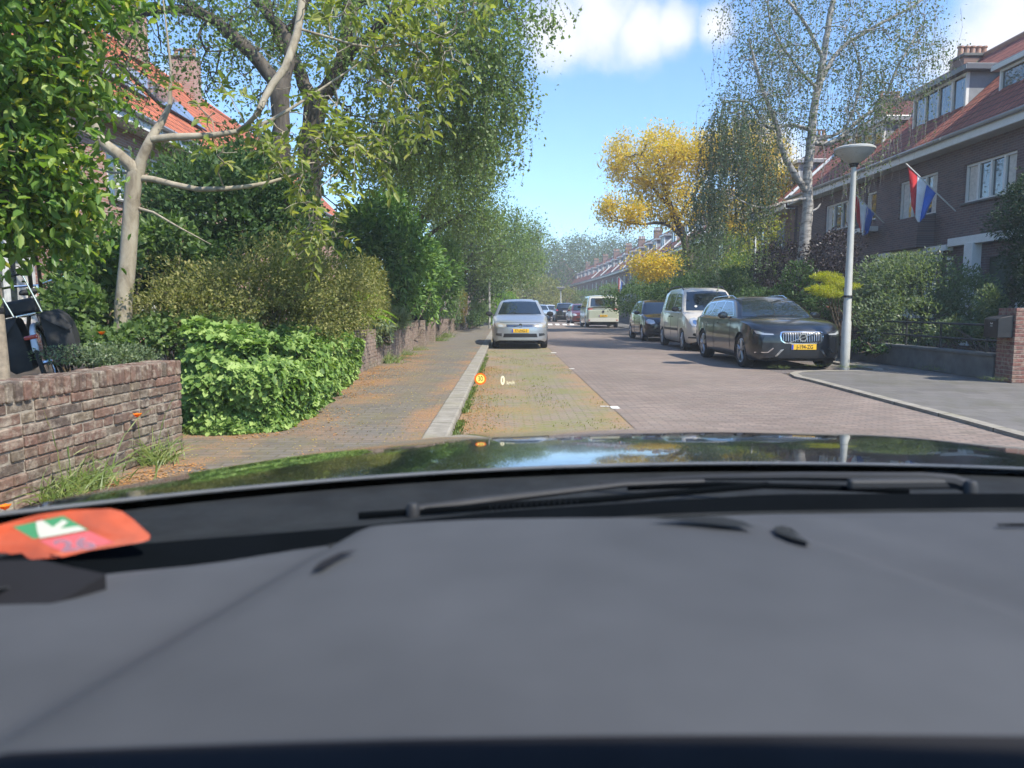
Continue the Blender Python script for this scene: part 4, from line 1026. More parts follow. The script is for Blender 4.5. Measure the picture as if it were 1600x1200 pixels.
Bm = [Vector(b).lerp(c, .5) - Vector((0, 0, .018)) for b, c in zip(Br, Cc)]
opart(MB().grid([[(b[0], b[1], b[2] - .05) for b in Br], Br, Bm, [c for c in Cc]]), 'cowl', 'cowl_plastic', smooth=True, fix=True)
opart(MB().grid([Cc, [c.lerp(d, .5) - Vector((0, 0, .02)) for c, d in zip(Cc, Dc)], Dc, [d - Vector((0, 0, .06)) for d in Dc]]), 'windscreen_foot', 'frit_black', smooth=True)
for k in range(16):      # vent slots moulded in the cowl
    x = 765 + k * 9; a = pt(x, 797 - k * .7, .885); b = pt(x + 4, 789 - k * .7, .90)
    opart(MB().tube([a, b], .0016, 5), 'cowl_slot', 'frit_black')
# dashboard: flat top with the instrument hood swelling out of it
def sstep(x, a, b): t = min(1, max(0, (x - a) / (b - a))); return t * t * (3 - 2 * t)
def dash_z(X, Y):
    z = .972 - .02 * max(0, .75 - Y)
    xl = -.15 - (.667 - Y) * .36; xr = .30 + (.64 - Y) * .55
    yb = .71 - .35 * max(0, abs(X - .08) - .08) ** 1.6
    b = sstep(X, xl - .035, xl + .03) * (1 - sstep(X, xr - .06, xr + .05)) * (1 - sstep(Y, yb - .035, yb + .028))
    z += .032 * b * (1 - .25 * ((X - .1) / .35) ** 2)
    z += .004 * math.exp(-((X - (.40 + (.62 - Y) * .55)) / .035) ** 2)
    e = 0
    return z
rows = []
for i in range(90):
    u = i / 89; row = []
    for j in range(130):
        a = j / 129; d = Dc[0].lerp(Dc[0], 0); k = a * 39; k0 = min(int(k), 38); d = Dc[k0].lerp(Dc[k0 + 1], k - k0)
        Y = d.y + .002 + (.332 - d.y) * u ** .85; X = d.x - .9 * u * max(0, .0 - d.x)
        z = dash_z(X, Y); w = sstep(u, 0, .06); row.append((X, Y, d.z * (1 - w) + z * w))
    rows.append(row)
dash = opart(MB().grid(rows), 'dashboard', 'dash_grain', smooth=True, angle=180)
lip = rows[-1]
curl = [lip] + [[(x, y - .03 * math.sin(k * R(15)), z - .03 * (1 - math.cos(k * R(15)))) for x, y, z in lip] for k in range(1, 7)] + [[(x, y - .03, z - .30) for x, y, z in lip]]
opart(MB().grid(curl), 'dashboard_front', 'dark_trim', smooth=True, angle=180)  # black front trim, its colour also standing in for the unlit dashboard front
# unseen cabin round the driver: roof added to shade the dashboard, pillars, door panels
plain('headliner', (.22, .21, .20), .95); 
opart(MB().grid([[(x, y, 1.57 + .07 * (1 - ((x - CX) / .62) ** 2) - .02 * max(0, (y + .5) / .6) ** 2) for x in np.linspace(-.24, 1.0, 9)] for y in np.linspace(-1.3, -.045, 12)]), 'roof_lining', 'headliner', smooth=True)
opart(MB().grid([[(x, y, 1.60 + .08 * (1 - ((x - CX) / .66) ** 2) - .02 * max(0, (y + .5) / .6) ** 2) for x in np.linspace(-.30, 1.06, 9)] for y in np.linspace(-1.3, -.03, 12)]), 'roof', 'gloss_black', smooth=True)  # unseen; front edge set back to place the shadow line on the dashboard
for sg in (-1, 1):
    opart(MB().tube([(CX + sg * 1.04, .86, .97), (CX + sg * .92, .50, 1.28), (CX + sg * .66, .04, 1.58)], [.05, .045, .045], 8), 'windscreen_pillar', 'black_plastic', smooth=True)
    opart(MB().box2((CX + sg * .98, -1.2, .35), (CX + sg * 1.06, .55, .93)), 'door_panel', 'dark_trim', bevel=.02)
opart(MB().box2((CX - .95, -1.3, .35), (CX + .95, -1.25, 1.1)), 'rear_bulkhead', 'dark_trim')
dl = [(p.x, p.y - .004, p.z + .001) for p in Dc[14:]]
opart(MB().tube(dl, .0022, 6), 'dashboard_edge', 'off_white' if False else 'cowl_plastic', smooth=True)
def dash_poly(name, pix, mat, lift=.0012, th=.0):
    mb = MB(); P = []
    for (x, y) in pix:
        d = ray(x, y); t = .25
        while t < 1.1:
            p = CAM + d * t
            if p.z <= dash_z(p.x, p.y) + .0015: break
            t += .001
        P.append(p)
    c = sum(P, Vector()) / len(P)
    n = len(P); up = Vector((0, 0, lift)); mb.add([p + up for p in P] + [c + up], [(i, (i + 1) % n, n) for i in range(n)])
    return opart(mb, name, mat)
dash_poly('hood_gap', [(1020, 817), (1080, 813), (1130, 814), (1160, 821), (1180, 831), (1140, 828), (1080, 822)], 'cowl_plastic', .004)
dash_poly('dash_slot', [(1208, 829), (1222, 826), (1238, 830), (1266, 855), (1240, 848), (1215, 838)], 'cowl_plastic', .003)
dash_poly('hood_gap', [(487, 897), (500, 884), (530, 869), (560, 864), (532, 876), (505, 893)], 'dark_trim', .003)
# speaker grille on the far right, dark corner panel at the left
mb = MB()
g = [pt(x, y, .74) for x, y in ((1555, 806), (1690, 806), (1700, 850), (1620, 838))]
for p in g: p.z = dash_z(p.x, p.y) + .003
opart(mb.add(g, [(0, 1, 2, 3)]), 'speaker_grille', 'dark_trim')
mb = MB()
for i in range(9):
    for j in range(14):
        a = g[0].lerp(g[1], (j + .5) / 14); b = g[3].lerp(g[2], (j + .5) / 14); p = a.lerp(b, (i + .5) / 9)
        mb.box((p.x, p.y, p.z + .0012), (.0035, .0035, .002))
opart(mb, 'speaker_mesh', 'cowl_plastic')
def corner_panel():
    pix = [(-260, 900), (-60, 878), (60, 874), (165, 897), (120, 925), (60, 952), (0, 978), (-260, 1100)]
    mb = MB(); P = [pt(x, y, .60 - (y - 880) * .0006) for x, y in pix]; n = len(P)
    mb.add(P + [p - Vector((0, 0, .03)) for p in P], [tuple(range(n))] + [(i, (i + 1) % n, n + (i + 1) % n, n + i) for i in range(n)])
    opart(mb, 'pillar_foot', 'dark_trim')
corner_panel()
# wipers
def wiper(pts, rad, cap, label):
    P = [pt(*p) for p in pts]; e = opart(MB().tube(P, rad, 8), 'wiper_arm', 'wiper_grey', smooth=True)
    c = pt(*cap); m = MB(); m.lathe([(.001, .008), (.006, .007), (.0085, .002), (.0088, -.012)], (0, 0, 0), 16, 'Z'); m.v = [tuple(Vector(v) + c) for v in m.v]
    o = opart(m, 'wiper_pivot', 'wiper_grey', smooth=True)
wiper([(645, 797, .90), (760, 782, .93), (975, 757, .97), (1100, 752, .99)], [.006, .006, .004, .003], (645, 795, .895), '')
opart(MB().tube([pt(560, 806, .89), pt(760, 792, .91), pt(930, 781, .92), pt(1200, 758, .96)], .0045, 6), 'wiper_blade', 'frit_black', smooth=True)
wiper([(1515, 762, .92), (1490, 752, .93), (1440, 746, .94), (1250, 744, .97), (1100, 746, 1.0), (935, 755, 1.03)], [.008, .009, .007, .006, .004, .003], (1517, 760, .915), '')
opart(MB().tube([pt(1420, 768, .92), pt(1300, 762, .94), pt(1120, 757, .97), pt(980, 762, .98)], .004, 6), 'wiper_blade', 'frit_black', smooth=True)
opart(MB().box(pt(1420, 756, .93), (.16, .012, .014), rz=.02), 'wiper_bracket', 'wiper_grey', bevel=.004)
# permit sticker low on the windscreen
def sticker():
    D = lambda x, y: .665 - (y - 835) * .0005 + x * .0002
    def poly(pix, k): return [pt(x, y, D(x, y) - k) for x, y in pix]
    def mk(name, pix, mat, k, par=None):
        P = poly(pix, k); n = len(P); b = [p + Vector((0, .0006, 0)) for p in P]
        mb = MB().add(P + b, [tuple(range(n))] + [tuple(range(2 * n - 1, n - 1, -1))] + [(i, (i + 1) % n, n + (i + 1) % n, n + i) for i in range(n)])
        o = opart(mb, name, mat, parent=own if par is None else par, fix=True); return o
    st = mk('permit_sticker', [(-40, 848), (-30, 828), (0, 820), (60, 804), (110, 797), (172, 795), (190, 799), (208, 812), (234, 836), (233, 843), (222, 847), (140, 860), (100, 870), (50, 874), (10, 864), (-40, 862)], 'sticker_orange', 0)
    mk('green_field', [(20, 823), (98, 806), (118, 817), (138, 828), (92, 836), (52, 842)], 'sticker_green', .001, st)
    mk('white_field', [(56, 815), (66, 813), (82, 824), (98, 812), (106, 816), (94, 826), (122, 822), (134, 828), (92, 836), (62, 841), (58, 830)], 'sticker_white', .002, st)
    mk('red_field', [(62, 845), (138, 830), (178, 848), (150, 854), (104, 863), (84, 857)], 'sticker_red', .001, st)
    o = pt(122, 851, .66); ux = (pt(172, 846, .66) - o).normalized(); uy = (pt(108, 835, .66) - o).normalized(); nz = ux.cross(uy).normalized()
    M = Matrix((( ux.x, uy.x, nz.x, o.x), (ux.y, uy.y, nz.y, o.y - .004), (ux.z, uy.z, nz.z, o.z + .001), (0, 0, 0, 1)))
    text('year_digits', '26', .018, 'sticker_pink', st, Matrix.Translation(-OC) @ M, .0003, bold=.0006, xs=1.9)
sticker()
# head-up display: light thrown by the windscreen, focused beyond the wheel
def glow(name, col, st=1.0):
    m = bpy.data.materials.new(name); m.use_nodes = True; t = m.node_tree; t.nodes.clear(); e = t.nodes.new('ShaderNodeEmission'); o = t.nodes.new('ShaderNodeOutputMaterial')
    e.inputs[0].default_value = (*col, 1); e.inputs[1].default_value = st; t.links.new(e.outputs[0], o.inputs[0]); MATS[name] = m
glow('hud_red', (.75, .14, .02), .9); glow('hud_yellow', (.95, .75, .18), .9); glow('hud_white', (.95, .88, .62), .9)
hud = empty('head_up_display', (0, 0, 0), 0, own); tag(hud, 'projected read-out showing a 30 limit and 0 km/h')
HD = 2.3; pxm = HD / F
cA = pt(750.5, 592, HD); MB().lathe([(9.3 * pxm, 0), (6.6 * pxm, 0)], cA - OC, 32, 'Y').build('limit_ring', 'hud_red', hud)
MB().lathe([(6.6 * pxm, 0), (.0001, 0)], cA - OC, 28, 'Y').build('limit_disc', 'hud_yellow', hud)
rot = Matrix.Rotation(R(90), 4, 'X')
text('limit_digits', '30', 11.5 * pxm, 'dark_trim', hud, Matrix.Translation(cA - OC - Vector((0, .001, 0))) @ rot, .0001, xs=.75, bold=.0003)
text('speed_digit', '0', 19 * pxm, 'hud_white', hud, Matrix.Translation(pt(785.5, 595, HD) - OC) @ rot, .0001, xs=.66, bold=.0010)
text('speed_unit', 'km/h', 8 * pxm, 'hud_white', hud, Matrix.Translation(pt(798, 598, HD) - OC) @ rot, .0001, xs=.8)

# ================================================================ HOUSES
brickmat('brick_dark', [(.15, .095, .088), (.105, .075, .075), (.18, .112, .10), (.13, .098, .096)], (.19, .17, .165), 'yz')
brickmat('brick_mid', [(.22, .13, .10), (.18, .11, .09), (.26, .15, .12)], (.20, .17, .14), 'yz')
brickmat('brick_mid_xz', [(.17, .10, .08), (.14, .09, .075), (.21, .125, .10)], (.16, .14, .12), 'xz')
brickmat('brick_pink', [(.42, .20, .15), (.36, .17, .13), (.48, .25, .19), (.40, .22, .17)], (.42, .36, .30), 'yz')
brickmat('brick_pink_xz', [(.42, .20, .15), (.36, .17, .13), (.48, .25, .19)], (.42, .36, .30), 'xz')
def roofmat(name, cols):
    s = Nt(name, .8); c = s.coord('UV'); br = s.n('TexBrick'); br.offset = 0.0; s.l(c, br.inputs['Vector']); br.inputs['Scale'].default_value = 1
    br.inputs['Brick Width'].default_value = .26; br.inputs['Row Height'].default_value = .33; br.inputs['Mortar Size'].default_value = .035; br.inputs['Mortar Smooth'].default_value = .6
    br.inputs['Color1'].default_value = (0, 0, 0, 1); br.inputs['Color2'].default_value = (1, 1, 1, 1); br.inputs['Mortar'].default_value = (.5, .5, .5, 1)
    b = s.ramp(br.outputs['Color'], [(0, cols[0]), (.5, cols[1]), (1, cols[2])])
    b = s.mix(br.outputs['Fac'], b, tuple(x * .3 for x in cols[0]))
    b = s.mix(s.rng(s.noise(1.1, 5), .42, .7, 0, .5), b, s.mix(1.0, b, (.5, .5, .45), 'MULTIPLY'))
    s.col(b); sp = s.n('SeparateXYZ'); s.l(c, sp.inputs[0]); w = s.math('SINE', s.math('MULTIPLY', sp.outputs[0], 2 * math.pi / .26))
    s.bump(s.math('SUBTRACT', s.math('MULTIPLY', w, .6), br.outputs['Fac']), .9, .03); return s.m
roofmat('roof_orange', [(.50, .13, .055), (.58, .17, .07), (.44, .11, .05)])
roofmat('roof_red', [(.34, .095, .065), (.40, .13, .085), (.29, .085, .06)])
plain('window_white', (.70, .71, .68), .4, var=.05)
plain('lead_grey', (.22, .24, .26), .5, var=.2, scale=2); plain('lead_dark', (.08, .09, .11), .6)
plain('chimney_pot', (.35, .20, .14), .8); plain('zinc', (.30, .31, .32), .4, .4)
s = Nt('house_glass', .04, (.035, .045, .05), 0, .9); s.b.inputs['Coat Weight'].default_value = 1
plain('curtain', (.62, .60, .54), .9, var=.15, scale=12)
Nt('solar_cell', .08, (.015, .025, .06), .2, .9, 1.0)
plain('solar_frame', (.02, .02, .025), .4)
plain('door_green', (.03, .06, .04), .4); plain('stripe_black', (.02, .02, .02), .6); plain('lattice_white', (.66, .66, .62), .6)

def slope_mesh(name, p0, along, up, mat, parent, th=.08):
    """roof slope with UV in metres; p0 corner, along/up vectors (world, relative to parent)"""
    n = along.cross(up).normalized(); n = n if n.z > 0 else -n
    P = [p0, p0 + along, p0 + along + up, p0 + up]; Q = [p - n * th for p in P]
    me = bpy.data.meshes.new(name); me.from_pydata([tuple(v) for v in P + Q], [], [(0, 1, 2, 3), (7, 6, 5, 4), (0, 4, 5, 1), (1, 5, 6, 2), (2, 6, 7, 3), (3, 7, 4, 0)])
    uv = me.uv_layers.new(name='UVMap'); a, u = along.length, up.length; q = [(0, 0), (a, 0), (a, u), (0, u)] * 2
    for p in me.polygons:
        for li in p.loop_indices: uv.data[li].uv = q[me.loops[li].vertex_index]
    return link(name, me, mat, parent)

def window(parent, fx, y0, y1, z0, z1, sgn, panes=2, name='window', depth=.09, mat='window_white', curtain=True, transom=0, fw=.06):
    """window in a facade at x=fx, facing sgn*x. parent frame coordinates"""
    xo = fx - sgn * depth; m = MB()
    H, W = z1 - z0, y1 - y0
    for z in (z0 + fw / 2, z1 - fw / 2): m.box((xo, (y0 + y1) / 2, z), (.07, W, fw))
    for y in (y0 + fw / 2, y1 - fw / 2): m.box((xo, y, (z0 + z1) / 2), (.066, fw, H - 2 * fw))
    for k in range(1, panes):
        y = y0 + W * k / panes; m.box((xo + sgn * .003, y, (z0 + z1) / 2), (.062, fw * 1.3, H - 2 * fw))
    if transom: m.box((xo + sgn * .002, (y0 + y1) / 2, z0 + H * transom), (.055, W - 2 * fw, fw * .8))
    w = m.build(name, mat, parent)
    MB().box((xo - sgn * .025, (y0 + y1) / 2, (z0 + z1) / 2), (.01, W - fw, H - fw)).build('pane', 'house_glass', w)
    MB().box((fx - sgn * (depth / 2 - .04), (y0 + y1) / 2, z0 - .025), (depth + .08, W + .04, .045)).build('sill', 'cement', w)
    if curtain:
        for y, ww in ((y0 + W * .12, W * .16), (y1 - W * .12, W * .16)): MB().box((xo - sgn * .018, y, (z0 + z1) / 2), (.004, ww, H - fw * 2)).build('curtain', 'curtain', w)
    return w

def facade(parent, fx, y0, y1, z0, z1, holes, sgn, mat, th=.3, name='wall'):
    """brick face at x=fx with real openings"""
    ys = sorted({y0, y1, *[h[0] for h in holes], *[h[1] for h in holes]}); zs = sorted({z0, z1, *[h[2] for h in holes], *[h[3] for h in holes]}); m = MB()
    for a, b in zip(ys, ys[1:]):
        for c, d in zip(zs, zs[1:]):
            if any(a >= h[0] - 1e-6 and b <= h[1] + 1e-6 and c >= h[2] - 1e-6 and d <= h[3] + 1e-6 for h in holes): continue
            m.add([(fx, a, c), (fx, b, c), (fx, b, d), (fx, a, d)], [(0, 1, 2, 3)] if sgn > 0 else [(3, 2, 1, 0)])
    for (a, b, c, d) in holes:
        xi = fx - sgn * .16
        m.add([(fx, a, c), (fx, b, c), (fx, b, d), (fx, a, d), (xi, a, c), (xi, b, c), (xi, b, d), (xi, a, d)], [(0, 4, 5, 1), (1, 5, 6, 2), (2, 6, 7, 3), (3, 7, 4, 0)])
    return m.build(name, mat, parent, fix=False)

def dormer(parent, sgn, fx, y0, y1, z0, z1, depth, panes, roofc='lead_dark', cheek='lead_grey', over=.18):
    """flat-roofed dormer whose face is at x=fx looking along sgn*x"""
    d = MB().box2((fx - sgn * .02, y0, z0), (fx - sgn * depth, y1, z1)).build('dormer', cheek, parent)
    m = MB().box(((fx + sgn * over - sgn * (depth + over) / 2), (y0 + y1) / 2, z1 + .09), (depth + over, y1 - y0 + over * 2, .18)); m.build('dormer_roof', roofc, d, bevel=.02)
    MB().box((fx + sgn * (over + .012), (y0 + y1) / 2, z1 + .075), (.02, y1 - y0 + over * 2 + .02, .13)).build('fascia', 'window_white' if roofc != 'lead_dark' else 'lead_grey', d)
    w = MB()
    H, W = z1 - z0, y1 - y0; fw = .07; x = fx + sgn * .03
    for z in (z0 + fw / 2, z1 - fw / 2): w.box((x, (y0 + y1) / 2, z), (.09, W, fw))
    for y in (y0 + fw / 2, y1 - fw / 2): w.box((x, y, (z0 + z1) / 2), (.086, fw, H - 2 * fw))
    for k in range(1, panes): w.box((x, y0 + W * k / panes, (z0 + z1) / 2), (.08, fw, H - 2 * fw))
    w.build('window_frame', 'window_white', d)
    MB().box((fx + sgn * .012, (y0 + y1) / 2, (z0 + z1) / 2), (.01, W - fw, H - fw)).build('pane', 'house_glass', d)
    return d

def chimney(parent, x, y, z0, z1, w=.9, d=.6, pots=4, brick='brick_mid'):
    c = MB().box2((x - w / 2, y - d / 2, z0), (x + w / 2, y + d / 2, z1)).build('chimney', brick, parent)
    MB().box((x, y, z1 + .05), (w + .1, d + .1, .1)).build('chimney_cap', 'cement', c, bevel=.02)
    for k in range(pots): MB().lathe([(.09, 0), (.08, .28), (.11, .30), (.11, .34), (.07, .34), (.06, .1)], (x - w / 2 + w * (k + .5) / pots, y, z1 + .1), 10).build('chimney_pot', 'chimney_pot', c, smooth=True)
    return c

def house(label, x, y0, y1, sgn, wallm, sidem, roofm, eave=6.05, ridge=9.45, run=3.6, wins=(), ground=(), dorm=(), chim=(), depth=8.0, over=.42, soffit=True, gable=(False, False), rz=0, name='terraced_house', fascia='window_white', base=.0, solar=None, verge=False, group=None):
    """facade plane at x, house extends away from the street on -sgn*x. Local origin on the facade line at y0"""
    root = empty(name, (x, y0, base), rz); tag(root, label, 'house', group); W = y1 - y0
    holes = [(a, b, c, d) for (a, b, c, d, *_) in wins] + [(a, b, c, d) for (a, b, c, d, *_) in ground]
    facade(root, 0, 0, W, 0, eave, holes, sgn, wallm)
    X1 = -sgn * depth
    m = MB(); m.add([(0, 0, 0), (X1, 0, 0), (X1, 0, eave), (-sgn * run, 0, ridge), (0, 0, eave)] , [(0, 1, 2, 3, 4)]); m.add([(0, W, 0), (X1, W, 0), (X1, W, eave), (-sgn * run, W, ridge), (0, W, eave)], [(4, 3, 2, 1, 0)])
    m.add([(X1, 0, 0), (X1, W, 0), (X1, W, eave), (X1, 0, eave)], [(0, 1, 2, 3)]); m.build('side_wall', sidem, root, fix=False)
    k = (ridge - eave) / run; ez = eave + .12
    slope_mesh('roof', Vector((sgn * over, -.02, ez - k * over)), Vector((0, W + .04, 0)), Vector((-sgn * (run + over), 0, (run + over) * k)), roofm, root)
    slope_mesh('roof', Vector((X1, -.02, eave)), Vector((0, W + .04, 0)), Vector((sgn * (depth - run), 0, ridge + .12 - eave)), roofm, root)
    MB().tube([(-sgn * run, -.02, ridge + .13), (-sgn * run, W + .02, ridge + .13)], .1, 8).build('ridge_tiles', 'chimney_pot' if 'orange' not in roofm else 'ridge_orange', root, smooth=True)
    MB().box((sgn * (over + .02), W / 2, ez - k * over - .10), (.05, W, .30)).build('fascia', fascia, root)
    MB().box((sgn * over / 2, W / 2, ez - k * over - .24), (over, W - .01, .03)).build('soffit', 'off_white' if soffit else 'lead_grey', root)
    MB().tube([(sgn * (over + .10), .02, ez - k * over + .0), (sgn * (over + .10), W - .02, ez - k * over + .0)], .06, 8).build('gutter', 'zinc', root, smooth=True)
    for (a, b, c, d, p, *q) in wins: window(root, 0, a, b, c, d, sgn, p, transom=(q[0] if q else 0))
    for (a, b, c, d, typ) in ground:
        if typ == 'door':
            w = MB().box((-sgn * .12, (a + b) / 2, (c + d) / 2), (.05, b - a, d - c)).build('door', 'door_green', root); MB().lathe([(.001, 0), (.03, .02), (.03, .04), (.001, .05)], (-sgn * .09, a + .15, c + 1), 10, 'X').build('handle', 'chrome', w)
        else: window(root, 0, a, b, c, d, sgn, typ, transom=.72, fw=.08)
    for q in dorm: dormer(root, sgn, *q)
    for q in chim: chimney(root, *q)
    if verge:
        for yy in (0.0, W):
            a = Vector((sgn * over, yy, ez - k * over + .12)); b = Vector((-sgn * run, yy, ridge + .24)); MB().tube([a, b], .09, 4).build('verge_board', 'window_white', root)
    if solar:
        a0, a1, u0, u1 = solar; up = Vector((-sgn * (run + over), 0, (run + over) * k)); o = Vector((sgn * over, 0, ez - k * over)); nrm = Vector((sgn * k, 0, 1)).normalized()
        nc, nr = int((a1 - a0) / 1.02), int((u1 - u0) * up.length / 1.66); pw = (a1 - a0) / nc; ph = (u1 - u0) * up.length / nr; ud = up.normalized()
        for r in range(nr):
            for cidx in range(nc):
                p = o + Vector((0, a0 + pw * cidx, 0)) + up * u0 + ud * ph * r + nrm * .10
                f = MB().add([p + Vector((0, .01, 0)), p + Vector((0, pw - .01, 0)), p + Vector((0, pw - .01, 0)) + ud * (ph - .02), p + Vector((0, .01, 0)) + ud * (ph - .02)] + [q_ - nrm * .05 for q_ in (p + Vector((0, .01, 0)), p + Vector((0, pw - .01, 0)), p + Vector((0, pw - .01, 0)) + ud * (ph - .02), p + Vector((0, .01, 0)) + ud * (ph - .02))],
                                [(0, 1, 2, 3), (0, 4, 5, 1), (1, 5, 6, 2), (2, 6, 7, 3), (3, 7, 4, 0)]).build('solar_panel', 'solar_frame', root)
                MB().add([p + nrm * .003 + Vector((0, .04, 0)) + ud * .03, p + nrm * .003 + Vector((0, pw - .04, 0)) + ud * .03, p + nrm * .003 + Vector((0, pw - .04, 0)) + ud * (ph - .05), p + nrm * .003 + Vector((0, .04, 0)) + ud * (ph - .05)], [(0, 1, 2, 3)]).build('solar_cells', 'solar_cell', f)
    return root
plain('ridge_orange', (.50, .16, .08), .8)

# ---- right-hand terrace (facade x about 12.4)
XF = 12.4
GRP = 'terraced houses along the right side'
def wy(px, X=XF): return X * F / (px - 790)
# house with the four-light window (nearest)
h1 = house('dark brick terraced house with a four-light window and twin dormers, nearest on the right', XF, 9.0, 20.5, -1, 'brick_dark', 'brick_mid_xz', 'roof_red',
      wins=((9.2, 11.25, 4.0, 5.02, 4), (2.0, 4.2, 3.95, 5.02, 4)), ground=((6.4, 9.0, .9, 2.55, 3), (9.15, 10.1, .25, 2.5, 'door'), (1.5, 4.0, .9, 2.55, 3)),
      dorm=((-12.7 + 12.7 - .35 + .35 + .35 if False else .9, 5.4, 9.9, 6.3, 7.35, 2.2, 3, 'zinc'),) if False else (), chim=(), group=GRP)
dormer(h1, -1, .95, 7.0, 11.4, 6.72, 7.55, 2.2, 4, 'zinc', 'lead_grey')
h2 = house('dark brick terraced house with a flag, big flat dormer and chimney pots', XF, 20.5, 26.0, -1, 'brick_dark', 'brick_mid_xz', 'roof_red',
      wins=((1.0, 3.05, 3.92, 5.1, 3, .0), (4.5, 5.2, 4.15, 5.1, 1)), ground=((.8, 2.6, .9, 2.6, 3), (3.6, 4.6, .25, 2.5, 'door')), group=GRP)
dormer(h2, -1, .95, 1.35, 4.15, 6.72, 7.95, 2.6, 4, 'lead_dark', 'lead_grey', .25)
chimney(h2, 3.4, 5.3, 8.4, 9.55, 1.0, .8, 5)
h3 = house('dark brick terraced house at the end of the near row, behind the birch', XF, 26.0, 31.7, -1, 'brick_dark', 'brick_mid_xz', 'roof_red',
      wins=((1.0, 2.95, 4.1, 5.1, 3),), ground=((.8, 3.0, .9, 2.6, 3), (3.4, 4.2, .25, 2.5, 'door')), group=GRP)
dormer(h3, -1, .95, .5, 2.9, 6.7, 7.7, 2.2, 3, 'zinc', 'lead_grey'); chimney(h3, 3.4, 5.2, 8.2, 9.6, .9, .6, 4)
# white band, pilaster and chequered panel over the ground floor of the near houses
def trim_band():
    m = MB(); m.box((-.10, 5.75, 2.98), (.22, 11.5, .22)); m.build('lintel_band', 'window_white', h1, bevel=.01)
    MB().box((-.12, 10.50, 1.55), (.26, .36, 2.7)).build('pilaster', 'window_white', h1, bevel=.01)
    MB().box((-.11, 1.9, 2.86), (.24, 3.7, .16)).build('lintel_band', 'window_white', h2, bevel=.01)
    MB().box((-.11, 3.75, 1.5), (.2, .14, 2.6)).build('door_post', 'window_white', h2, bevel=.01)
    m = MB(); rg = random.Random(2)
    MB().box((-.16, .92, 2.66), (.03, 1.45, .30)).build('chequered_blind', 'stripe_black', h2)
    for r in range(3):
        for k in range(8):
            m.box((-.178, .28 + k * .18 + (.09 if r % 2 else 0), 2.56 + r * .1), (.006, .09, .09))
    m.build('white_chequers', 'lattice_white', h2)
    m = MB()
    for k in range(7): m.box((-.17, -.10, 1.6 + k * .16), (.03, .22, .08))
    m.build('striped_post', 'lattice_white', h2)
    # projecting brick bay under the flag window
    MB().box2((-.5, 1.0, 2.95), (.0, 3.0, 3.85)).build('bay', 'brick_dark', h2)
    MB().box((-.28, 4.7, 3.80), (.34, 1.3, .16)).build('flower_box', 'window_white', h2, bevel=.01)
trim_band()
tv = MB(); tv.tube([(0, 0, 0), (0, 0, 1.5)], .015, 5)
for z in (1.0, 1.2, 1.4): tv.tube([(-.3, 0, z), (.3, 0, z)], .01, 4)
tag(tv.build('tv_aerial', 'zinc', loc=(XF + 3.2, 36.2, 9.9)), 'thin rooftop television aerial beside the birch trunk', 'aerial')
# the row further on: same eaves line, each house its own roof with white verges
yy = 32.4; rg = random.Random(11); i = 0; xs = pch([30, 36, 98, 139, 160], [12.4, 12.75, 14.3, 13.6, 12.4])
descr = ['brick terraced house set just past the birch, with a small dormer', 'brick terraced house behind the yellow tree, nearer one', 'brick terraced house behind the yellow tree, farther one', 'row house with flag-coloured bunting at its front', 'far row house whose roof starts left of the yellow tree', 'far row house with twin dormers, third from the end', 'far row house with a white verge board, second from the end', 'farthest row house where the street bends', 'last roof glimpsed at the end of the right row', 'tail-end house beyond the last roof', 'brick house of the far row with a wide dormer', 'brick house of the far row with pale fascia']
while yy < 150 and i < 12:
    w = [7.6, 8, 9, 9.5, 9, 10, 10, 10, 10, 11, 10, 10][i]; ang = math.atan2(xs(yy + w) - xs(yy), w)
    h = house(descr[i], xs(yy), yy, yy + w, -1, 'brick_mid', 'brick_mid_xz', 'roof_red', eave=6.0, ridge=9.3, wins=((1.2, 2.8, 3.9, 5.1, 3), (w - 3.2, w - 1.5, 3.9, 5.1, 2)), ground=((1.2, 3.4, .9, 2.5, 3), (w - 2.6, w - 1.6, .3, 2.5, 'door')),
              rz=-ang, verge=(i in (0, 2, 4, 6, 8)), group=GRP)
    for (a, b) in ((1.2, 3.1), (w - 3.6, w - 1.6)) if w > 7.7 else ((2.2, 4.4),): dormer(h, -1, .9, a, b, 6.6, 7.8, 2.3, 2, 'zinc', 'lead_grey')
    chimney(h, 3.4, w - .4, 8.2, 10.0, .9, .6, 4); yy += w + (0 if i % 2 == 0 else .6); i += 1

# ---- left-hand houses (facade x about -9, facing the sun)
XL = -9.0
GL = 'terraced houses along the left side'
hl = house('pink brick house with solar panels and white eaves behind the pale-stemmed tree', XL, 11.0, 20.6, 1, 'brick_pink', 'brick_pink_xz', 'roof_orange',
      wins=((1.0, 2.6, 3.6, 5.1, 2), (3.6, 4.7, 3.7, 5.0, 1), (6.1, 7.4, 3.7, 5.0, 2), (8.2, 9.0, 4.0, 5.0, 1)), ground=((1.0, 3.4, .9, 2.6, 3), (6.0, 8.3, .9, 2.6, 3), (4.2, 5.2, .2, 2.4, 'door')), solar=(4.2, 9.5, .26, .86), group=GL, eave=5.95, ridge=9.6)
chimney(hl, -3.6, 9.4, 9.0, 10.6, .9, .6, 4, 'brick_pink')
for x_, y_, z_ in ((-.9, 5.0, 6.8), (-.6, 4.4, 6.6)): MB().tube([(x_, y_, z_), (x_, y_, z_ + .5), (x_, y_, z_ + .52), (x_, y_, z_ + .75)], [.10, .10, .15, .15], 10).build('flue', 'lead_grey', hl)
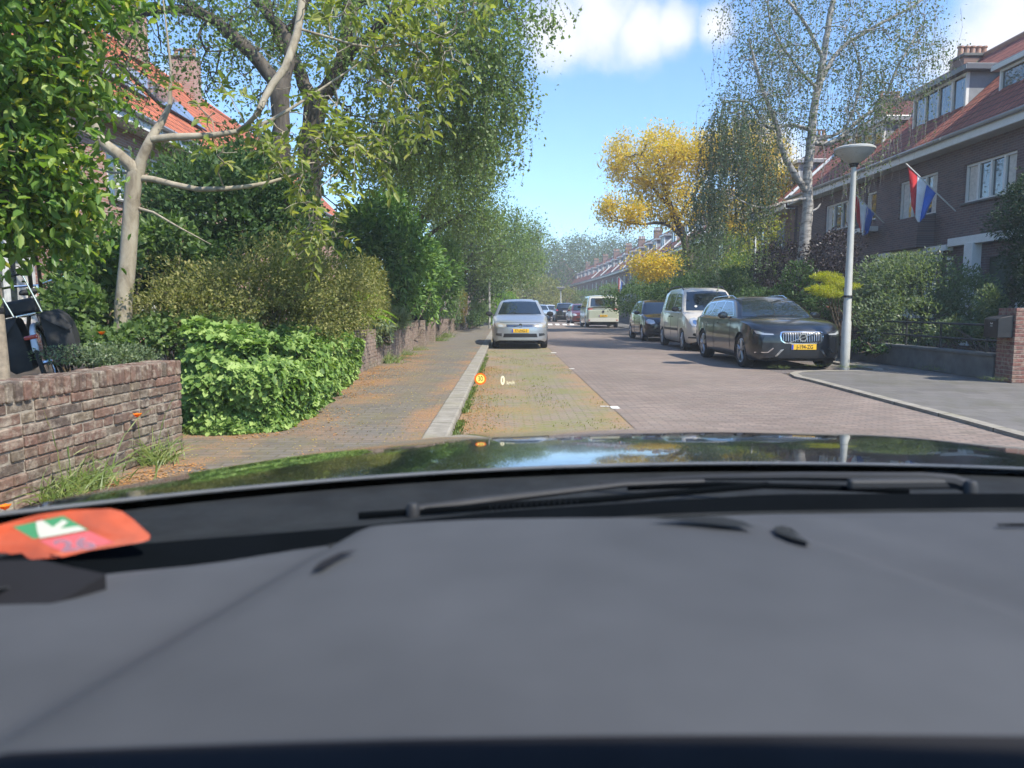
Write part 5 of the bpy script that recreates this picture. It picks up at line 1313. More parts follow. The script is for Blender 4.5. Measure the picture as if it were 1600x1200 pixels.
hm = house('pink brick house with orange roof, middle of the left row', XL, 20.6, 29, 1, 'brick_pink', 'brick_pink_xz', 'roof_orange',
      wins=((1.0, 2.6, 3.6, 5.1, 2), (5.2, 6.8, 3.6, 5.1, 2)), ground=((1.0, 3.4, .9, 2.6, 3), (5.8, 6.8, .2, 2.4, 'door')), solar=(1.0, 4.2, .30, .62), group=GL, eave=5.95, ridge=9.6)
chimney(hm, -3.3, 4.6, 9.2, 10.9, .9, .7, 4, 'brick_pink')
hn = house('pink brick house with orange roof, farthest seen of the left row', XL, 29.4, 42, 1, 'brick_pink', 'brick_pink_xz', 'roof_orange',
      wins=((1.0, 2.6, 3.6, 5.1, 2), (5.2, 6.8, 3.6, 5.1, 2)), ground=((1.0, 3.4, .9, 2.6, 3),), group=GL, eave=5.95, ridge=9.6)
chimney(hn, -3.5, .6, 9.0, 10.8, .9, .7, 4, 'brick_pink')
brickmat('brick_far', [(.40, .22, .17), (.36, .19, .15), (.44, .26, .2)], (.4, .34, .28), 'xz')
house('small orange-roofed house closing the view where the street bends', 15.5, 150, 159, 1, 'brick_pink', 'brick_far', 'roof_orange', eave=6.5, ridge=11, run=4, depth=8, name='detached_house')
house('low pink house glimpsed over the silver hatchback roof', -1.5, 118, 126, 1, 'brick_pink', 'brick_far', 'roof_orange', eave=4.3, ridge=5.2, run=3, depth=6, name='detached_house')

# ---- flags
plain('flag_red', (.62, .03, .035), .75, var=.08); plain('flag_white', (.85, .85, .85), .75); plain('flag_blue', (.04, .14, .52), .75)
def flag(label, base, tip, drop, seed, width=1.0, swing=.25, flagpole='flagpole'):
    root = empty('flag', base); tag(root, label, 'flag', 'Dutch flags on the house fronts'); v = Vector(tip) - Vector(base)
    MB().tube([(0, 0, 0), v * 1.03], .018, 8).build('pole', 'off_white', root, smooth=True)
    # hoist runs along the pole from the tip down; the cloth hangs and folds
    L = v.length; hoist = L * .60; a = v; rg = random.Random(seed)
    nu, nw = 25, 22; sheet_ = []
    for i in range(nu):
        s_ = i / (nu - 1); p = v * (1 - s_ * hoist / L); row = []
        for j in range(nw):
            t = j / (nw - 1); fall = drop * t
            fold = math.sin(s_ * 9 + t * 2.2 + seed) * .07 * t + math.sin(s_ * 17 + seed * 2) * .03 * t
            gather = (s_ - .45) * -hoist * .45 * t ** .8
            h = v.normalized()
            q = p - h * gather * 1.2 + Vector((fold * .6, swing * t + fold, -fall * (1 - .12 * math.cos(s_ * 6))))
            row.append(q)
        sheet_.append(row)
    third = (nu - 1) // 3
    for k, (nm, mt) in enumerate((('red_band', 'flag_red'), ('white_band', 'flag_white'), ('blue_band', 'flag_blue'))):
        o = MB().grid(sheet_[k * third:(k + 1) * third + 1]).build(nm, mt, root, smooth=True, angle=180, fix=False); sm = o.modifiers.new('t', 'SOLIDIFY'); sm.thickness = .004
    return root
flag('red, white and blue flag on the pole beside the four-light window', pt(1493, 330, 20.3), pt(1418, 258, 20.0), 1.0, 1, swing=.08)
flag('red, white and blue flag partly behind the near lamp post', pt(1391, 358, 23.9), pt(1330, 297, 23.5), .95, 4, swing=-.1)
flag('small far flag on the row house front seen above the green van', pt(978, 447, 74), pt(966, 432, 74), 1.5, 2)
flag('small far flag left of the other far flag', pt(945, 452, 98), pt(942, 438, 98), 1.8, 3)

# ================================================================ PLANTS
def bark(name, cols, scale=(9, 9, 3), bumpy=.8):
    s = Nt(name, .9); v = s.mapping(s.coord(), scale=scale); f = s.noise(1, 7, .65, vec=v, dist=.6)
    s.col(s.ramp(f, [(.32, cols[0]), (.5, cols[1]), (.68, cols[2])])); s.bump(s.noise(2.5, 6, .6, vec=v), bumpy, .02); return s.m
bark('bark_pale', [(.16, .13, .09), (.30, .26, .19), (.38, .34, .26)], (7, 7, 4), .4)
bark('bark_dark', [(.035, .028, .022), (.075, .062, .048), (.12, .10, .075)])
bark('bark_birch', [(.05, .045, .04), (.34, .32, .29), (.50, .48, .44)], (3, 3, 12), .5)
bark('bark_brown', [(.05, .038, .028), (.10, .08, .058), (.15, .12, .09)])
plain('twig_dark', (.045, .035, .028), .9, var=.2); plain('twig_pale', (.16, .13, .10), .9, var=.2)
leafmat('leaf_bright', (.07, .15, .035), (.15, .26, .055), (.30, .38, .11), .42)
leafmat('leaf_ivy', (.06, .12, .03), (.17, .28, .07), (.34, .45, .15), .30, .5, .2)
leafmat('leaf_mid', (.07, .125, .045), (.12, .19, .065), (.185, .26, .09), .42)
leafmat('leaf_birch', (.095, .15, .055), (.155, .225, .08), (.23, .30, .12), .46)
leafmat('leaf_hang', (.055, .09, .055), (.085, .13, .08), (.125, .175, .105), .32)
leafmat('leaf_bend', (.13, .16, .05), (.20, .22, .07), (.30, .28, .09), .35)
leafmat('leaf_birch_grey', (.06, .095, .045), (.10, .145, .065), (.15, .19, .09), .40)
leafmat('leaf_dark', (.028, .062, .022), (.055, .105, .038), (.09, .15, .055), .28, .55, .2)
leafmat('leaf_rhodo', (.06, .13, .042), (.12, .225, .06), (.22, .34, .10), .35, .45, .3)
leafmat('leaf_olive', (.12, .145, .05), (.21, .215, .08), (.33, .31, .13), .38, .6, .2)
leafmat('leaf_walnut', (.11, .155, .045), (.20, .25, .07), (.33, .34, .10), .44)
leafmat('leaf_yellow', (.54, .38, .045), (.66, .47, .06), (.46, .42, .09), .42)
leafmat('leaf_yellowgreen', (.22, .26, .03), (.34, .36, .04), (.48, .44, .06), .45)
leafmat('leaf_lime', (.12, .25, .025), (.19, .33, .04), (.28, .40, .06), .42)
leafmat('leaf_purple', (.024, .019, .026), (.04, .029, .037), (.055, .042, .05), .2)
leafmat('leaf_greygreen', (.09, .13, .075), (.145, .195, .11), (.21, .26, .155), .38)
leafmat('leaf_conifer', (.018, .04, .022), (.032, .062, .034), (.05, .085, .045), .2, .6)
leafmat('leaf_far', (.05, .085, .035), (.085, .13, .05), (.13, .18, .07), .4)
leafmat('grass_blade', (.08, .13, .03), (.14, .20, .05), (.24, .27, .09), .35)
leafmat('litter_leaf', (.34, .15, .05), (.45, .24, .09), (.30, .20, .10), .1, .8)
leafmat('petal_orange', (.80, .20, .01), (.85, .27, .02), (.85, .16, .01), .3)
def vo(px, py, Y, rx, rz, ry): c = pt(px, py, Y); return (c, (rx * Y / F, ry, rz * Y / F))
def P3(l): return [pt(*q) for q in l]
def tree_root(name, label, base, group=None, cat='tree'): r = empty(name, base); tag(r, label, cat, group); return r
def settle(root):
    for ch in root.children: ch.location = -root.location

# --- ivy swelling over the wall
def ivy():
    rng = np.random.default_rng(5); n = 19000; P, D = [], []
    # sheet following the outline of the mound: parameter a along it, h height
    path = np.array([(-3.02, 7.1), (-2.98, 6.75), (-2.80, 6.45), (-2.35, 6.35), (-2.08, 6.50), (-1.98, 7.0), (-2.02, 8.0), (-2.12, 9.0), (-2.22, 10.0), (-2.34, 11.0), (-2.44, 11.9)])
    a = rng.random(n) ** .9 * (len(path) - 1.001); i = a.astype(int); u = (a - i)[:, None]; xy = path[i] * (1 - u) + path[i + 1] * u
    t = path[i + 1] - path[i]; nr = np.stack([t[:, 1], -t[:, 0]], 1); nr /= np.linalg.norm(nr, axis=1, keepdims=True)
    h = rng.random(n); top = .86 + .07 * np.sin(a * .8 + 1) + .05 * np.sin(a * 3.1)
    top = top * np.where(a > 9, 1 - .12 * (a - 9), 1)
    bulge = np.array([noise.noise(Vector((x * 2.6, y * 2.6, z * 3))) for x, y, z in zip(xy[:, 0], xy[:, 1], h)])
    back = rng.random(n) ** 2 * .22
    inn = np.clip((h - .78) / .22, 0, 1) ** 1.6 * .55
    xyp = xy - nr * (inn + back)[:, None] + nr * (bulge * .16)[:, None] + nr * (.04 * np.sin(h * 3))[:, None]
    Z = .09 + h * (top - .05) + .06 * bulge
    P = np.stack([xyp[:, 0], xyp[:, 1], Z], 1); N = np.stack([nr[:, 0], nr[:, 1], .55 + inn * 2.5], 1)
    # flat top over the wall
    m = 7500; a = rng.random(m) * (len(path) - 1.001); i = a.astype(int); u = (a - i)[:, None]; xy = path[i] * (1 - u) + path[i + 1] * u
    t = path[i + 1] - path[i]; nr = np.stack([t[:, 1], -t[:, 0]], 1); nr /= np.linalg.norm(nr, axis=1, keepdims=True)
    q = (.10 + rng.random(m) * .5) * np.clip(a / 3, .3, 1); top = .90 + .07 * np.sin(a * .8 + 1) + .05 * np.sin(a * 3.1); xyp = xy - nr * q[:, None]
    b2 = np.array([noise.noise(Vector((x * 3, y * 3, 7))) for x, y in xyp])
    P2 = np.stack([xyp[:, 0], xyp[:, 1], top + .10 * b2 + .03], 1); N2 = np.tile([[.2, -.2, 1.]], (m, 1))
    P = np.concatenate([P, P2]); N = unit(np.concatenate([N, N2]) + rng.normal(size=(n + m, 3)) * .62)
    down = np.array([0, 0, -1.]) + rng.normal(size=P.shape) * .55; D = unit(down - N * np.sum(down * N, 1, keepdims=True) + N * .15)
    r = tree_root('ivy', 'bright green ivy swelling over the garden wall onto the pavement', (-2.5, 8.5, .09), cat='ivy')
    crown([leaves(P, D, N, .064 * (.45 + .85 * rng.random(len(P))), 1.0, 'ivy')], 'leaf_ivy', r, 'foliage')
    st = MB()
    for k in range(26):
        j = rng.integers(0, n); p = Vector(P[j]); q = Vector((p.x - .15, p.y + .1, .12)); st.tube([q, q.lerp(p, .5) + Vector((0, 0, .1)), p], [.012, .009, .004], 5)
    st.build('stems', 'bark_brown', r, smooth=True); settle(r)
    # leafy backing so no wall shows through
ivy()

# --- tree / shrub at the near left edge, broad bright leaves
def near_left():
    t = Tree(21)
    for k, pts in enumerate(([(75, 560, 8.2), (62, 430, 7.4), (20, 250, 5.6), (60, 60, 5.1), (110, -120, 5)], [(40, 560, 8.2), (48, 440, 7.4), (30, 400, 6.4), (60, 280, 5.6), (90, 120, 5.6), (160, 20, 5.5)], [(20, 250, 5.2), (-60, 100, 5), (-40, -120, 4.9)])):
        t.limb(P3(pts), np.linspace(.022, .008, len(pts)))
    tg = []
    for v, n in ((vo(30, 60, 5.1, 105, 120, .7), 105), (vo(40, 230, 5.2, 80, 100, .6), 100), (vo(25, 325, 5.3, 75, 65, .6), 75), (vo(85, 320, 5.4, 40, 50, .4), 26), (vo(-60, 200, 5.0, 80, 280, .8), 90), (vo(90, -60, 5.0, 110, 70, .7), 50), (vo(110, 385, 5.8, 40, 12, .3), 10), (vo(150, 130, 5.2, 25, 20, .3), 8)):
        tg.append(in_ell(t.rng, *v, n)[0])
    t.grow(np.concatenate(tg), .0035, rmax=.02); r = tree_root('broadleaf_shrub', 'tall bright green large-leaved shrub filling the left edge over the bicycle', (-3.7, 5.4, .1), cat='shrub')
    f = t.foliage(21, .24, .078, .48, 'oval', .55, .55); t.wood('stems', 'bark_brown', r); crown([f], 'leaf_bright', r); crown([t.foliage(4, .16, .06, .42, 'oval', .2, .5)], 'leaf_yellowgreen', r, 'young_leaves'); settle(r)
near_left()

# --- pale-stemmed young walnut with long pinnate leaves
def walnut():
    Y = 7.6; t = Tree(33)
    t.limb(P3([(192, 540, Y), (193, 490, Y), (202, 380, Y), (207, 300, Y), (213, 268, Y)]), [.09, .085, .078, .075, .082])
    t.limb(P3([(213, 272, Y), (195, 248, Y - .05), (160, 222, Y - .1), (143, 190, Y - .15), (146, 120, Y - .2), (120, 20, Y - .3), (90, -120, Y - .3)]), [.07, .058, .052, .048, .042, .032, .02])
    t.limb(P3([(215, 272, Y), (225, 240, Y), (238, 215, Y), (252, 190, Y + .1), (268, 150, Y + .1), (262, 60, Y + .2), (250, -40, Y + .2)]), [.062, .048, .046, .036, .018, .009, .006])
    t.limb(P3([(238, 218, Y), (262, 214, Y), (315, 213, Y + .05), (370, 205, Y + .1), (420, 190, Y + .2), (470, 160, Y + .3), (530, 120, Y + .5), (620, 60, Y + .8)]), [.04, .038, .032, .026, .02, .015, .01, .006])
    t.limb(P3([(220, 278, Y), (255, 284, Y), (310, 296, Y), (370, 293, Y), (420, 285, Y + .1), (470, 270, Y + .2), (560, 240, Y + .3)]), [.035, .030, .026, .022, .018, .012, .006])
    t.limb(P3([(214, 325, Y), (240, 332, Y - .05), (280, 355, Y - .1), (330, 382, Y - .15)]), [.018, .012, .009, .004])
    t.limb(P3([(405, 172, Y - .1), (425, 135, Y), (452, 90, Y + .1), (467, 40, Y + .2), (475, -40, Y + .3), (480, -150, Y + .4)]), [.03, .036, .040, .040, .036, .03])
    t.limb(P3([(370, 205, Y + .1), (392, 190, Y), (410, 165, Y - .1)]), [.02, .022, .028])
    t.limb(P3([(467, 45, Y + .2), (520, 60, Y + .3), (590, 75, Y + .5), (680, 60, Y + .9)]), [.014, .012, .009, .005])
    t.limb(P3([(160, 222, Y - .1), (120, 200, Y - .2), (60, 180, Y - .2)]), [.022, .016, .01]); t.limb(P3([(200, 270, Y), (160, 268, Y), (120, 250, Y)]), [.014, .01, .006])
    t.limb(P3([(190, 335, Y), (165, 330, Y), (140, 338, Y)]), [.008, .006, .003])
    tg = [in_ell(t.rng, *v, n)[0] for v, n in ((vo(470, 195, Y + .3, 90, 45, .6), 40), (vo(560, 230, Y + .3, 60, 35, .5), 26), (vo(480, 260, Y, 70, 45, .5), 22), (vo(510, 345, Y + .1, 40, 40, .4), 14), (vo(400, 240, Y, 70, 30, .5), 14),
        (vo(640, 60, Y + .8, 95, 55, .6), 50), (vo(690, 110, Y + .9, 50, 40, .5), 22), (vo(560, 30, Y + .5, 90, 50, .6), 30), (vo(560, 150, Y + .4, 80, 35, .5), 18), (vo(300, 160, Y, 70, 60, .5), 12), (vo(430, 60, Y, 90, 80, .6), 7), (vo(620, 190, Y + .5, 50, 40, .5), 12), (vo(700, -20, Y + 1, 90, 40, .5), 20))]
    t.grow(np.concatenate(tg), .0035, bow=.15, rmax=.012)
    f = t.pinnate(1.05, 4, .26, .115, .46, .45)
    r = tree_root('walnut_tree', 'pale smooth-stemmed young tree with long yellowish green leaflets', tuple(gp(192, 500, .1))); t.wood('trunk', 'bark_pale', r, 5); crown([f], 'leaf_walnut', r)
    r.location = pt(192, 530, Y); settle(r)
walnut()

# --- big dark-barked birch overhanging the pavement on the left
def big_birch():
    Y = 13.5; t = Tree(44)
    t.limb(P3([(484, 470, Y), (484, 400, Y), (486, 320, Y), (484, 262, Y), (488, 210, Y), (494, 165, Y), (492, 145, Y)]), [.25, .22, .20, .195, .19, .20, .18])
    t.limb(P3([(494, 160, Y), (520, 125, Y), (540, 85, Y), (545, 40, Y), (548, -30, Y), (560, -160, Y)]), [.15, .14, .13, .12, .10, .07])
    t.limb(P3([(490, 155, Y), (472, 128, Y + .2), (462, 95, Y + .4), (430, 50, Y + .6), (410, -20, Y + .8), (380, -120, Y + 1)]), [.13, .12, .10, .09, .075, .05])
    t.limb(P3([(536, 100, Y), (570, 60, Y - .4), (620, 20, Y - .8), (690, -20, Y - 1.0), (760, -60, Y - 1)]), [.09, .075, .06, .045, .03])
    t.limb(P3([(540, 95, Y), (600, 110, Y + .5), (680, 130, Y + 1), (740, 150, Y + 1.2)]), [.06, .045, .035, .02])
    t.limb(P3([(545, 20, Y), (640, -60, Y - .2), (780, -110, Y), (860, -100, Y + .2)]), [.08, .06, .045, .02])
    t.limb(P3([(600, 112, Y + .5), (680, 180, Y + 1.2), (700, 220, Y + 1.8), (740, 250, Y + 2)]), [.03, .026, .02, .012])
    r = tree_root('birch_tree', 'large dark-barked tree with forked trunk and hanging small-leaved branches over the left pavement', tuple(pt(484, 470, Y)))
    tg = [in_ell(t.rng, *v, n)[0] for v, n in ((vo(640, 60, Y, 190, 120, 2.2), 170), (vo(760, 40, Y, 85, 110, 1.6), 110), (vo(650, 190, Y + .8, 130, 80, 1.8), 120), (vo(520, 30, Y, 120, 90, 1.5), 70), (vo(760, 150, Y + 1, 70, 80, 1.5), 80), (vo(430, 40, Y + .5, 90, 80, 1.2), 45), (vo(560, 230, Y + .5, 90, 60, 1.2), 40))]
    tg = np.concatenate(tg); t.grow(tg, .0055, rmax=.05, bow=.14)
    f = [t.foliage(44, .50, .060, .72, 'rhomb', .5)]
    st = t.tips[t.rng.random(len(t.tips)) < .75]; st = st[st[:, 0] > -2.9]
    # curtains of hanging twigs on the street side
    hang = in_ell(t.rng, *vo(760, 120, Y + .3, 75, 130, 1.4), 240)[0]; hang2 = in_ell(t.rng, *vo(690, 200, Y + 1.5, 80, 70, 1.5), 150)[0]
    f.append(t.weep(np.concatenate([st[:300], hang, hang2]), (.3, 1.1), .13, 4, .058, .72, .0022, .09))
    h3 = in_ell(t.rng, *vo(850, 10, Y - .5, 60, 14, .5), 24)[0]; f.append(t.weep(h3, (.15, .5), .1, 3, .055, .72, .003, .05))
    t.wood('trunk', 'bark_dark', r, 5); crown(f, 'leaf_birch', r); settle(r)
big_birch()
def second_dark():
    Y = 11.6; t = Tree(45)
    t.limb(P3([(443, 480, Y), (441, 380, Y), (440, 300, Y), (440, 240, Y), (438, 190, Y), (440, 150, Y), (440, 125, Y)]), [.17, .15, .145, .14, .13, .15, .12])
    t.limb(P3([(438, 140, Y), (420, 115, Y), (395, 85, Y), (360, 55, Y), (330, 28, Y), (270, 12, Y), (200, 30, Y), (150, 60, Y)]), [.12, .11, .10, .095, .08, .06, .04, .02])
    t.limb(P3([(442, 135, Y), (452, 95, Y + .1), (448, 50, Y + .2), (425, 30, Y + .3), (400, 0, Y + .4), (340, -60, Y + .5)]), [.10, .085, .08, .07, .06, .04])
    t.limb(P3([(330, 28, Y), (250, -20, Y), (160, -30, Y), (60, -20, Y)]), [.06, .05, .035, .02])
    t.limb(P3([(448, 50, Y + .2), (480, 0, Y), (500, -80, Y)]), [.06, .05, .03]); t.limb(P3([(215, 25, Y), (200, 70, Y), (175, 100, Y)]), [.03, .02, .01])
    r = tree_root('birch_tree', 'dark-barked tree with one long limb arching left above the orange roof', tuple(pt(443, 480, Y)))
    tg = [in_ell(t.rng, *v, n)[0] for v, n in ((vo(300, 30, Y, 150, 55, 1.6), 110), (vo(200, 60, Y, 60, 90, 1.0), 60), (vo(370, 110, Y + .3, 80, 70, 1.2), 46), (vo(300, 120, Y + .4, 70, 40, 1.0), 16), (vo(250, -60, Y, 250, 60, 1.5), 90), (vo(420, 60, Y + .5, 70, 60, 1.0), 30), (vo(190, 150, Y, 30, 70, .8), 20))]
    t.grow(np.concatenate(tg), .005, rmax=.03); f = [t.foliage(17, .36, .055, .70, 'rhomb', .4), t.weep(t.tips[:160], (.2, .8), .12, 2, .05, .7, .002, .05)]
    t.wood('trunk', 'bark_dark', r, 5); crown(f, 'leaf_mid', r); settle(r)
second_dark()

# --- garden shrubs on the left
bush('evergreen_shrub', 'dark evergreen shrubs between the pale trunk and the pink house', [vo(330, 340, 10.5, 130, 85, .8), vo(250, 420, 9.8, 110, 60, .7), vo(140, 470, 9, 70, 60, .5), vo(420, 310, 11.5, 60, 70, .7)], 26000, .08, 'leaf_dark', 2, shell=.25, lump=.8, base=Vector((-4.4, 10, .1)))
bush('holly_shrub', 'mid-green shrub with ragged top in front of the pink brick wall', [vo(340, 270, 12.3, 75, 50, .6), vo(400, 250, 12.5, 60, 40, .6), vo(260, 300, 12, 60, 45, .6)], 5200, .075, 'leaf_mid', 3, shell=.2, lump=.9, base=Vector((-5.4, 12.4, .1)))
bush('olive_shrub', 'wide twiggy olive-brown shrub spilling above the bright ivy', [vo(390, 450, 8.6, 130, 58, .9), vo(490, 435, 9.6, 75, 55, .8), vo(290, 480, 7.9, 90, 42, .5), vo(545, 475, 10.5, 45, 45, .7), vo(440, 500, 8.8, 110, 40, .6)], 52000, .038, 'leaf_olive', 4, shell=.25, lump=.95, lumpf=2.2, base=Vector((-3.4, 8.8, .1)), stems=60, stemmat='twig_pale', stemr=.007, asp=.5, shoots=160, outw=.8)
bush('privet_shrub', 'low green shrub behind the near brick wall, right of the bicycle', [vo(230, 520, 7.6, 70, 32, .4), vo(320, 520, 7.8, 90, 30, .4), vo(160, 540, 7.2, 60, 35, .3)], 5200, .06, 'leaf_mid', 5, shell=.2, base=Vector((-3.9, 7.5, .1)), lump=.7, outw=.6)
bush('privet_shrub', 'green leafy shrub beside the foot of the pale trunk', [vo(150, 400, 8.2, 60, 60, .5), vo(120, 480, 7.6, 50, 50, .4), vo(260, 370, 8.8, 50, 40, .4)], 3200, .08, 'leaf_mid', 6, shell=.15, base=Vector((-4.5, 8.0, .1)), shape='oval')
bush('heather_patch', 'patch of small greyish flowering plants just behind the near wall', [vo(170, 555, 6.6, 110, 20, .25)], 2600, .025, 'leaf_greygreen', 8, shell=.0, base=Vector((-3.6, 6.5, .3)), stems=0, cat='plant')
# fern
def fern(label, base, n, Ln, seed, mat='leaf_lime'):
    rng = np.random.default_rng(seed); r = tree_root('fern', label, base, cat='fern'); parts = []; e0, e1 = [], []
    for k in range(n):
        a = rng.random() * 6.28; el = .5 + rng.random() * .7; d = np.array([math.cos(a) * math.cos(el), math.sin(a) * math.cos(el), math.sin(el)]); L_ = Ln * (.7 + .5 * rng.random()); p = np.zeros(3); sd = np.cross(d, [0, 0, 1.]); sd /= np.linalg.norm(sd)
        m = 24; P, D = [], []
        for j in range(m):
            u = j / m; d2 = d + np.array([0, 0, -1.3 * u]); d2 /= np.linalg.norm(d2); q = p + d2 * L_ / m; e0.append(p); e1.append(q); p = q
            for sg in (-1, 1): P.append(p); D.append(sd * sg + d2 * .45 + np.array([0, 0, -.15]))
        P = np.array(P); D = np.array(D); w = np.sin(np.linspace(.25, math.pi, len(P))) * Ln * .17 + .012
        parts.append(leaves(P, D, np.tile([[0, 0, 1.]], (len(P), 1)) + rng.normal(size=P.shape) * .15, w, .22, 'rhomb'))
    parts.append(twigs(np.array(e0), np.array(e1), np.full(len(e0), .003), np.full(len(e0), .002)))
    crown(parts, mat, r, 'fronds'); return r
fern('large pale green fern beside the yellowish shrub above the wall', pt(540, 500, 12.4), 34, .95, 3)
fern('smaller fern at the foot of the olive shrub', pt(505, 520, 10.4), 20, .6, 5)
bush('bamboo_shrub', 'yellowish green feathery shrub above the pale brick wall', [vo(565, 455, 13.6, 38, 52, .5), vo(592, 480, 14.6, 18, 33, .4)], 9000, .085, 'leaf_bend', 9, asp=.22, shell=.1, lump=.5, outw=.7, base=Vector((-2.9, 12.7, .1)), up=.1)
bush('trailing_plant', 'grey-green leafy plant hanging over the pale brick wall', [vo(592, 512, 14.2, 26, 13, .35), vo(585, 530, 14.0, 16, 16, .12), vo(606, 525, 14.6, 10, 13, .12)], 2600, .07, 'leaf_greygreen', 10, shell=.1, outw=.4, up=-.9, base=Vector((-2.6, 14.2, .6)), asp=.45, cat='plant')
bush('rhododendron', 'big rounded dark green rhododendron with broad glossy leaves', [vo(560, 370, 16.5, 50, 60, 1.0), vo(620, 400, 17, 60, 65, 1.1), vo(655, 430, 20.5, 48, 62, 1.1), vo(600, 340, 17.5, 40, 45, .9), vo(690, 425, 25, 28, 52, .9), vo(612, 460, 17.0, 38, 36, .6)], 17000, .135, 'leaf_rhodo', 11, asp=.42, shell=.45, lump=.75, lumpf=1.3, shape='oval', outw=1.0, up=.0, base=Vector((-3.2, 17, .1)))
bush('viburnum_shrub', 'lime green shrub low in front of the rhododendron', [vo(662, 477, 22, 24, 24, .4), vo(650, 495, 21, 16, 12, .3)], 2600, .10, 'leaf_lime', 12, shell=.3, base=Vector((-2.7, 18.2, .2)))
bush('barberry_shrub', 'dark purple shrub beside the lime green shrub', [vo(622, 482, 18.2, 24, 20, .4), vo(643, 500, 20.6, 16, 10, .3)], 3200, .06, 'leaf_purple', 13, shell=.2, base=Vector((-2.8, 17.0, .2)))
bush('grass_clump', 'soft grey-green grassy clump on top of the garden wall line', [vo(620, 500, 15.8, 18, 12, .3)], 2400, .16, 'leaf_greygreen', 14, asp=.08, shell=.0, up=.9, base=Vector((-2.6, 15.7, .5)), cat='plant', stems=0)
bush('willow_shrub', 'tall feathery mid-green shrub beyond the rhododendron', [vo(703, 450, 32, 22, 58, .8), vo(690, 400, 30, 28, 60, .8)], 11000, .10, 'leaf_mid', 15, asp=.28, shell=.2, base=Vector((-2.4, 23, .2)), up=-.2)
bush('conifer_shrub', 'narrow golden yellow conifer column beside the left pavement', [vo(724, 478, 40, 6, 30, .3)], 2600, .07, 'leaf_yellow', 16, asp=.35, shell=.3, base=Vector((-2.4, 40, .2)), up=.8)
bush('yew_shrub', 'dark green rounded bush left of the golden conifer', [vo(708, 490, 35, 12, 22, .5)], 2400, .07, 'leaf_dark', 17, shell=.3, base=Vector((-2.6, 35, .2)))
bush('yew_shrub', 'dark low bush beyond the golden conifer', [vo(737, 500, 34, 9, 12, .4), vo(741, 487, 36, 7, 20, .5)], 1800, .09, 'leaf_dark', 18, base=Vector((-1.9, 35, .2)))
# --- tall trees down the left side
def mid_tree(name, label, base, H, vols, n, L, mat, seed, trunk=.16, barkm='bark_dark', per=22, asp=.6, spread=.45, weep=0, wl=(.5, 1.6), group=None, limbs=None, rmax=.06):
    t = Tree(seed); b = Vector(base); c = sum((v[0] for v in vols), Vector()) / len(vols)
    m1 = b.lerp(c, .45); m1.x = b.x * .6 + m1.x * .4; m1.y = b.y * .6 + m1.y * .4
    t.limb([b, b.lerp(m1, .5), m1, c], [trunk, trunk * .85, trunk * .7, trunk * .3], .06)
    for v in vols: t.limb([m1.lerp(c, .2), m1.lerp(v[0], .6) + Vector((0, 0, .3)), v[0]], [trunk * .5, trunk * .35, trunk * .12], .1)
    vol = np.array([abs(r[0] * r[1] + r[1] * r[2] + r[0] * r[2]) for _, r in vols]); vol = vol / vol.sum()
    tg = np.concatenate([in_ell(t.rng, v[0], v[1], max(3, int(n * w)))[0] for v, w in zip(vols, vol)])
    t.grow(tg, max(.006, L * .07), rmax=rmax); f = [t.foliage(per, spread, L, asp, 'rhomb', .3)]
    if weep: f.append(t.weep(t.tips[t.rng.random(len(t.tips)) < weep], wl, .16, 2, L * .9, asp, .003, .05))
    r = tree_root(name, label, base, group); t.wood('trunk', barkm, r, 4); crown(f, mat, r); settle(r); return r
GT = 'trees down the left side'
mid_tree('broadleaf_tree', 'tall green tree hanging over the left pavement before the far ones', (-3.6, 23, .1), 8, [vo(690, 290, 22, 80, 65, 1.8), vo(735, 250, 23, 55, 70, 1.6), vo(650, 270, 21, 70, 60, 1.6), vo(740, 330, 24, 45, 50, 1.5), vo(610, 240, 21, 60, 50, 1.3)], 420, .085, 'leaf_birch', 51, .16, weep=.3, wl=(.3, .9), per=60, spread=.5, group=GT)
mid_tree('broadleaf_tree', 'full green tree over the left pavement beside the second lamp post', (-3.4, 36, .1), 8, [vo(750, 370, 36, 50, 50, 2.0), vo(715, 340, 35, 45, 55, 1.8), vo(790, 375, 38, 28, 42, 1.6), vo(760, 415, 36, 50, 28, 1.6)], 380, .12, 'leaf_mid', 52, .2, per=36, spread=.7, group=GT)
mid_tree('broadleaf_tree', 'airy green tree with wispy top twigs left of the far street', (-3.8, 50, .1), 8, [vo(800, 390, 50, 40, 45, 2.6), vo(830, 390, 52, 25, 42, 2.2), vo(835, 365, 52, 18, 22, 1.4), vo(805, 350, 50, 16, 30, 1.2), vo(780, 410, 50, 45, 35, 2.4), vo(815, 425, 50, 36, 22, 2)], 360, .16, 'leaf_birch', 53, .2, per=30, spread=.8, group=GT)
mid_tree('broadleaf_tree', 'dark dense tree behind the lamp post on the left', (-4.5, 44, .1), 8, [vo(740, 440, 42, 36, 34, 2.0), vo(720, 400, 42, 40, 45, 2.0), vo(765, 440, 46, 26, 26, 1.8)], 300, .15, 'leaf_dark', 54, .2, per=36, spread=.7, group=GT)
bush('hedge', 'sunlit hedge under the far trees beyond the left lamp post', [vo(772, 480, 48, 14, 26, 1.2), vo(790, 478, 56, 16, 22, 1.5)], 4200, .13, 'leaf_lime', 55, cat='hedge', base=Vector((-1.5, 50, .1)))
bush('hedge', 'dark hedge along the left pavement far ahead', [vo(748, 492, 40, 10, 16, 1.5), vo(757, 488, 46, 9, 16, 2)], 3600, .12, 'leaf_mid', 56, cat='hedge', base=Vector((-1.9, 42, .1)))
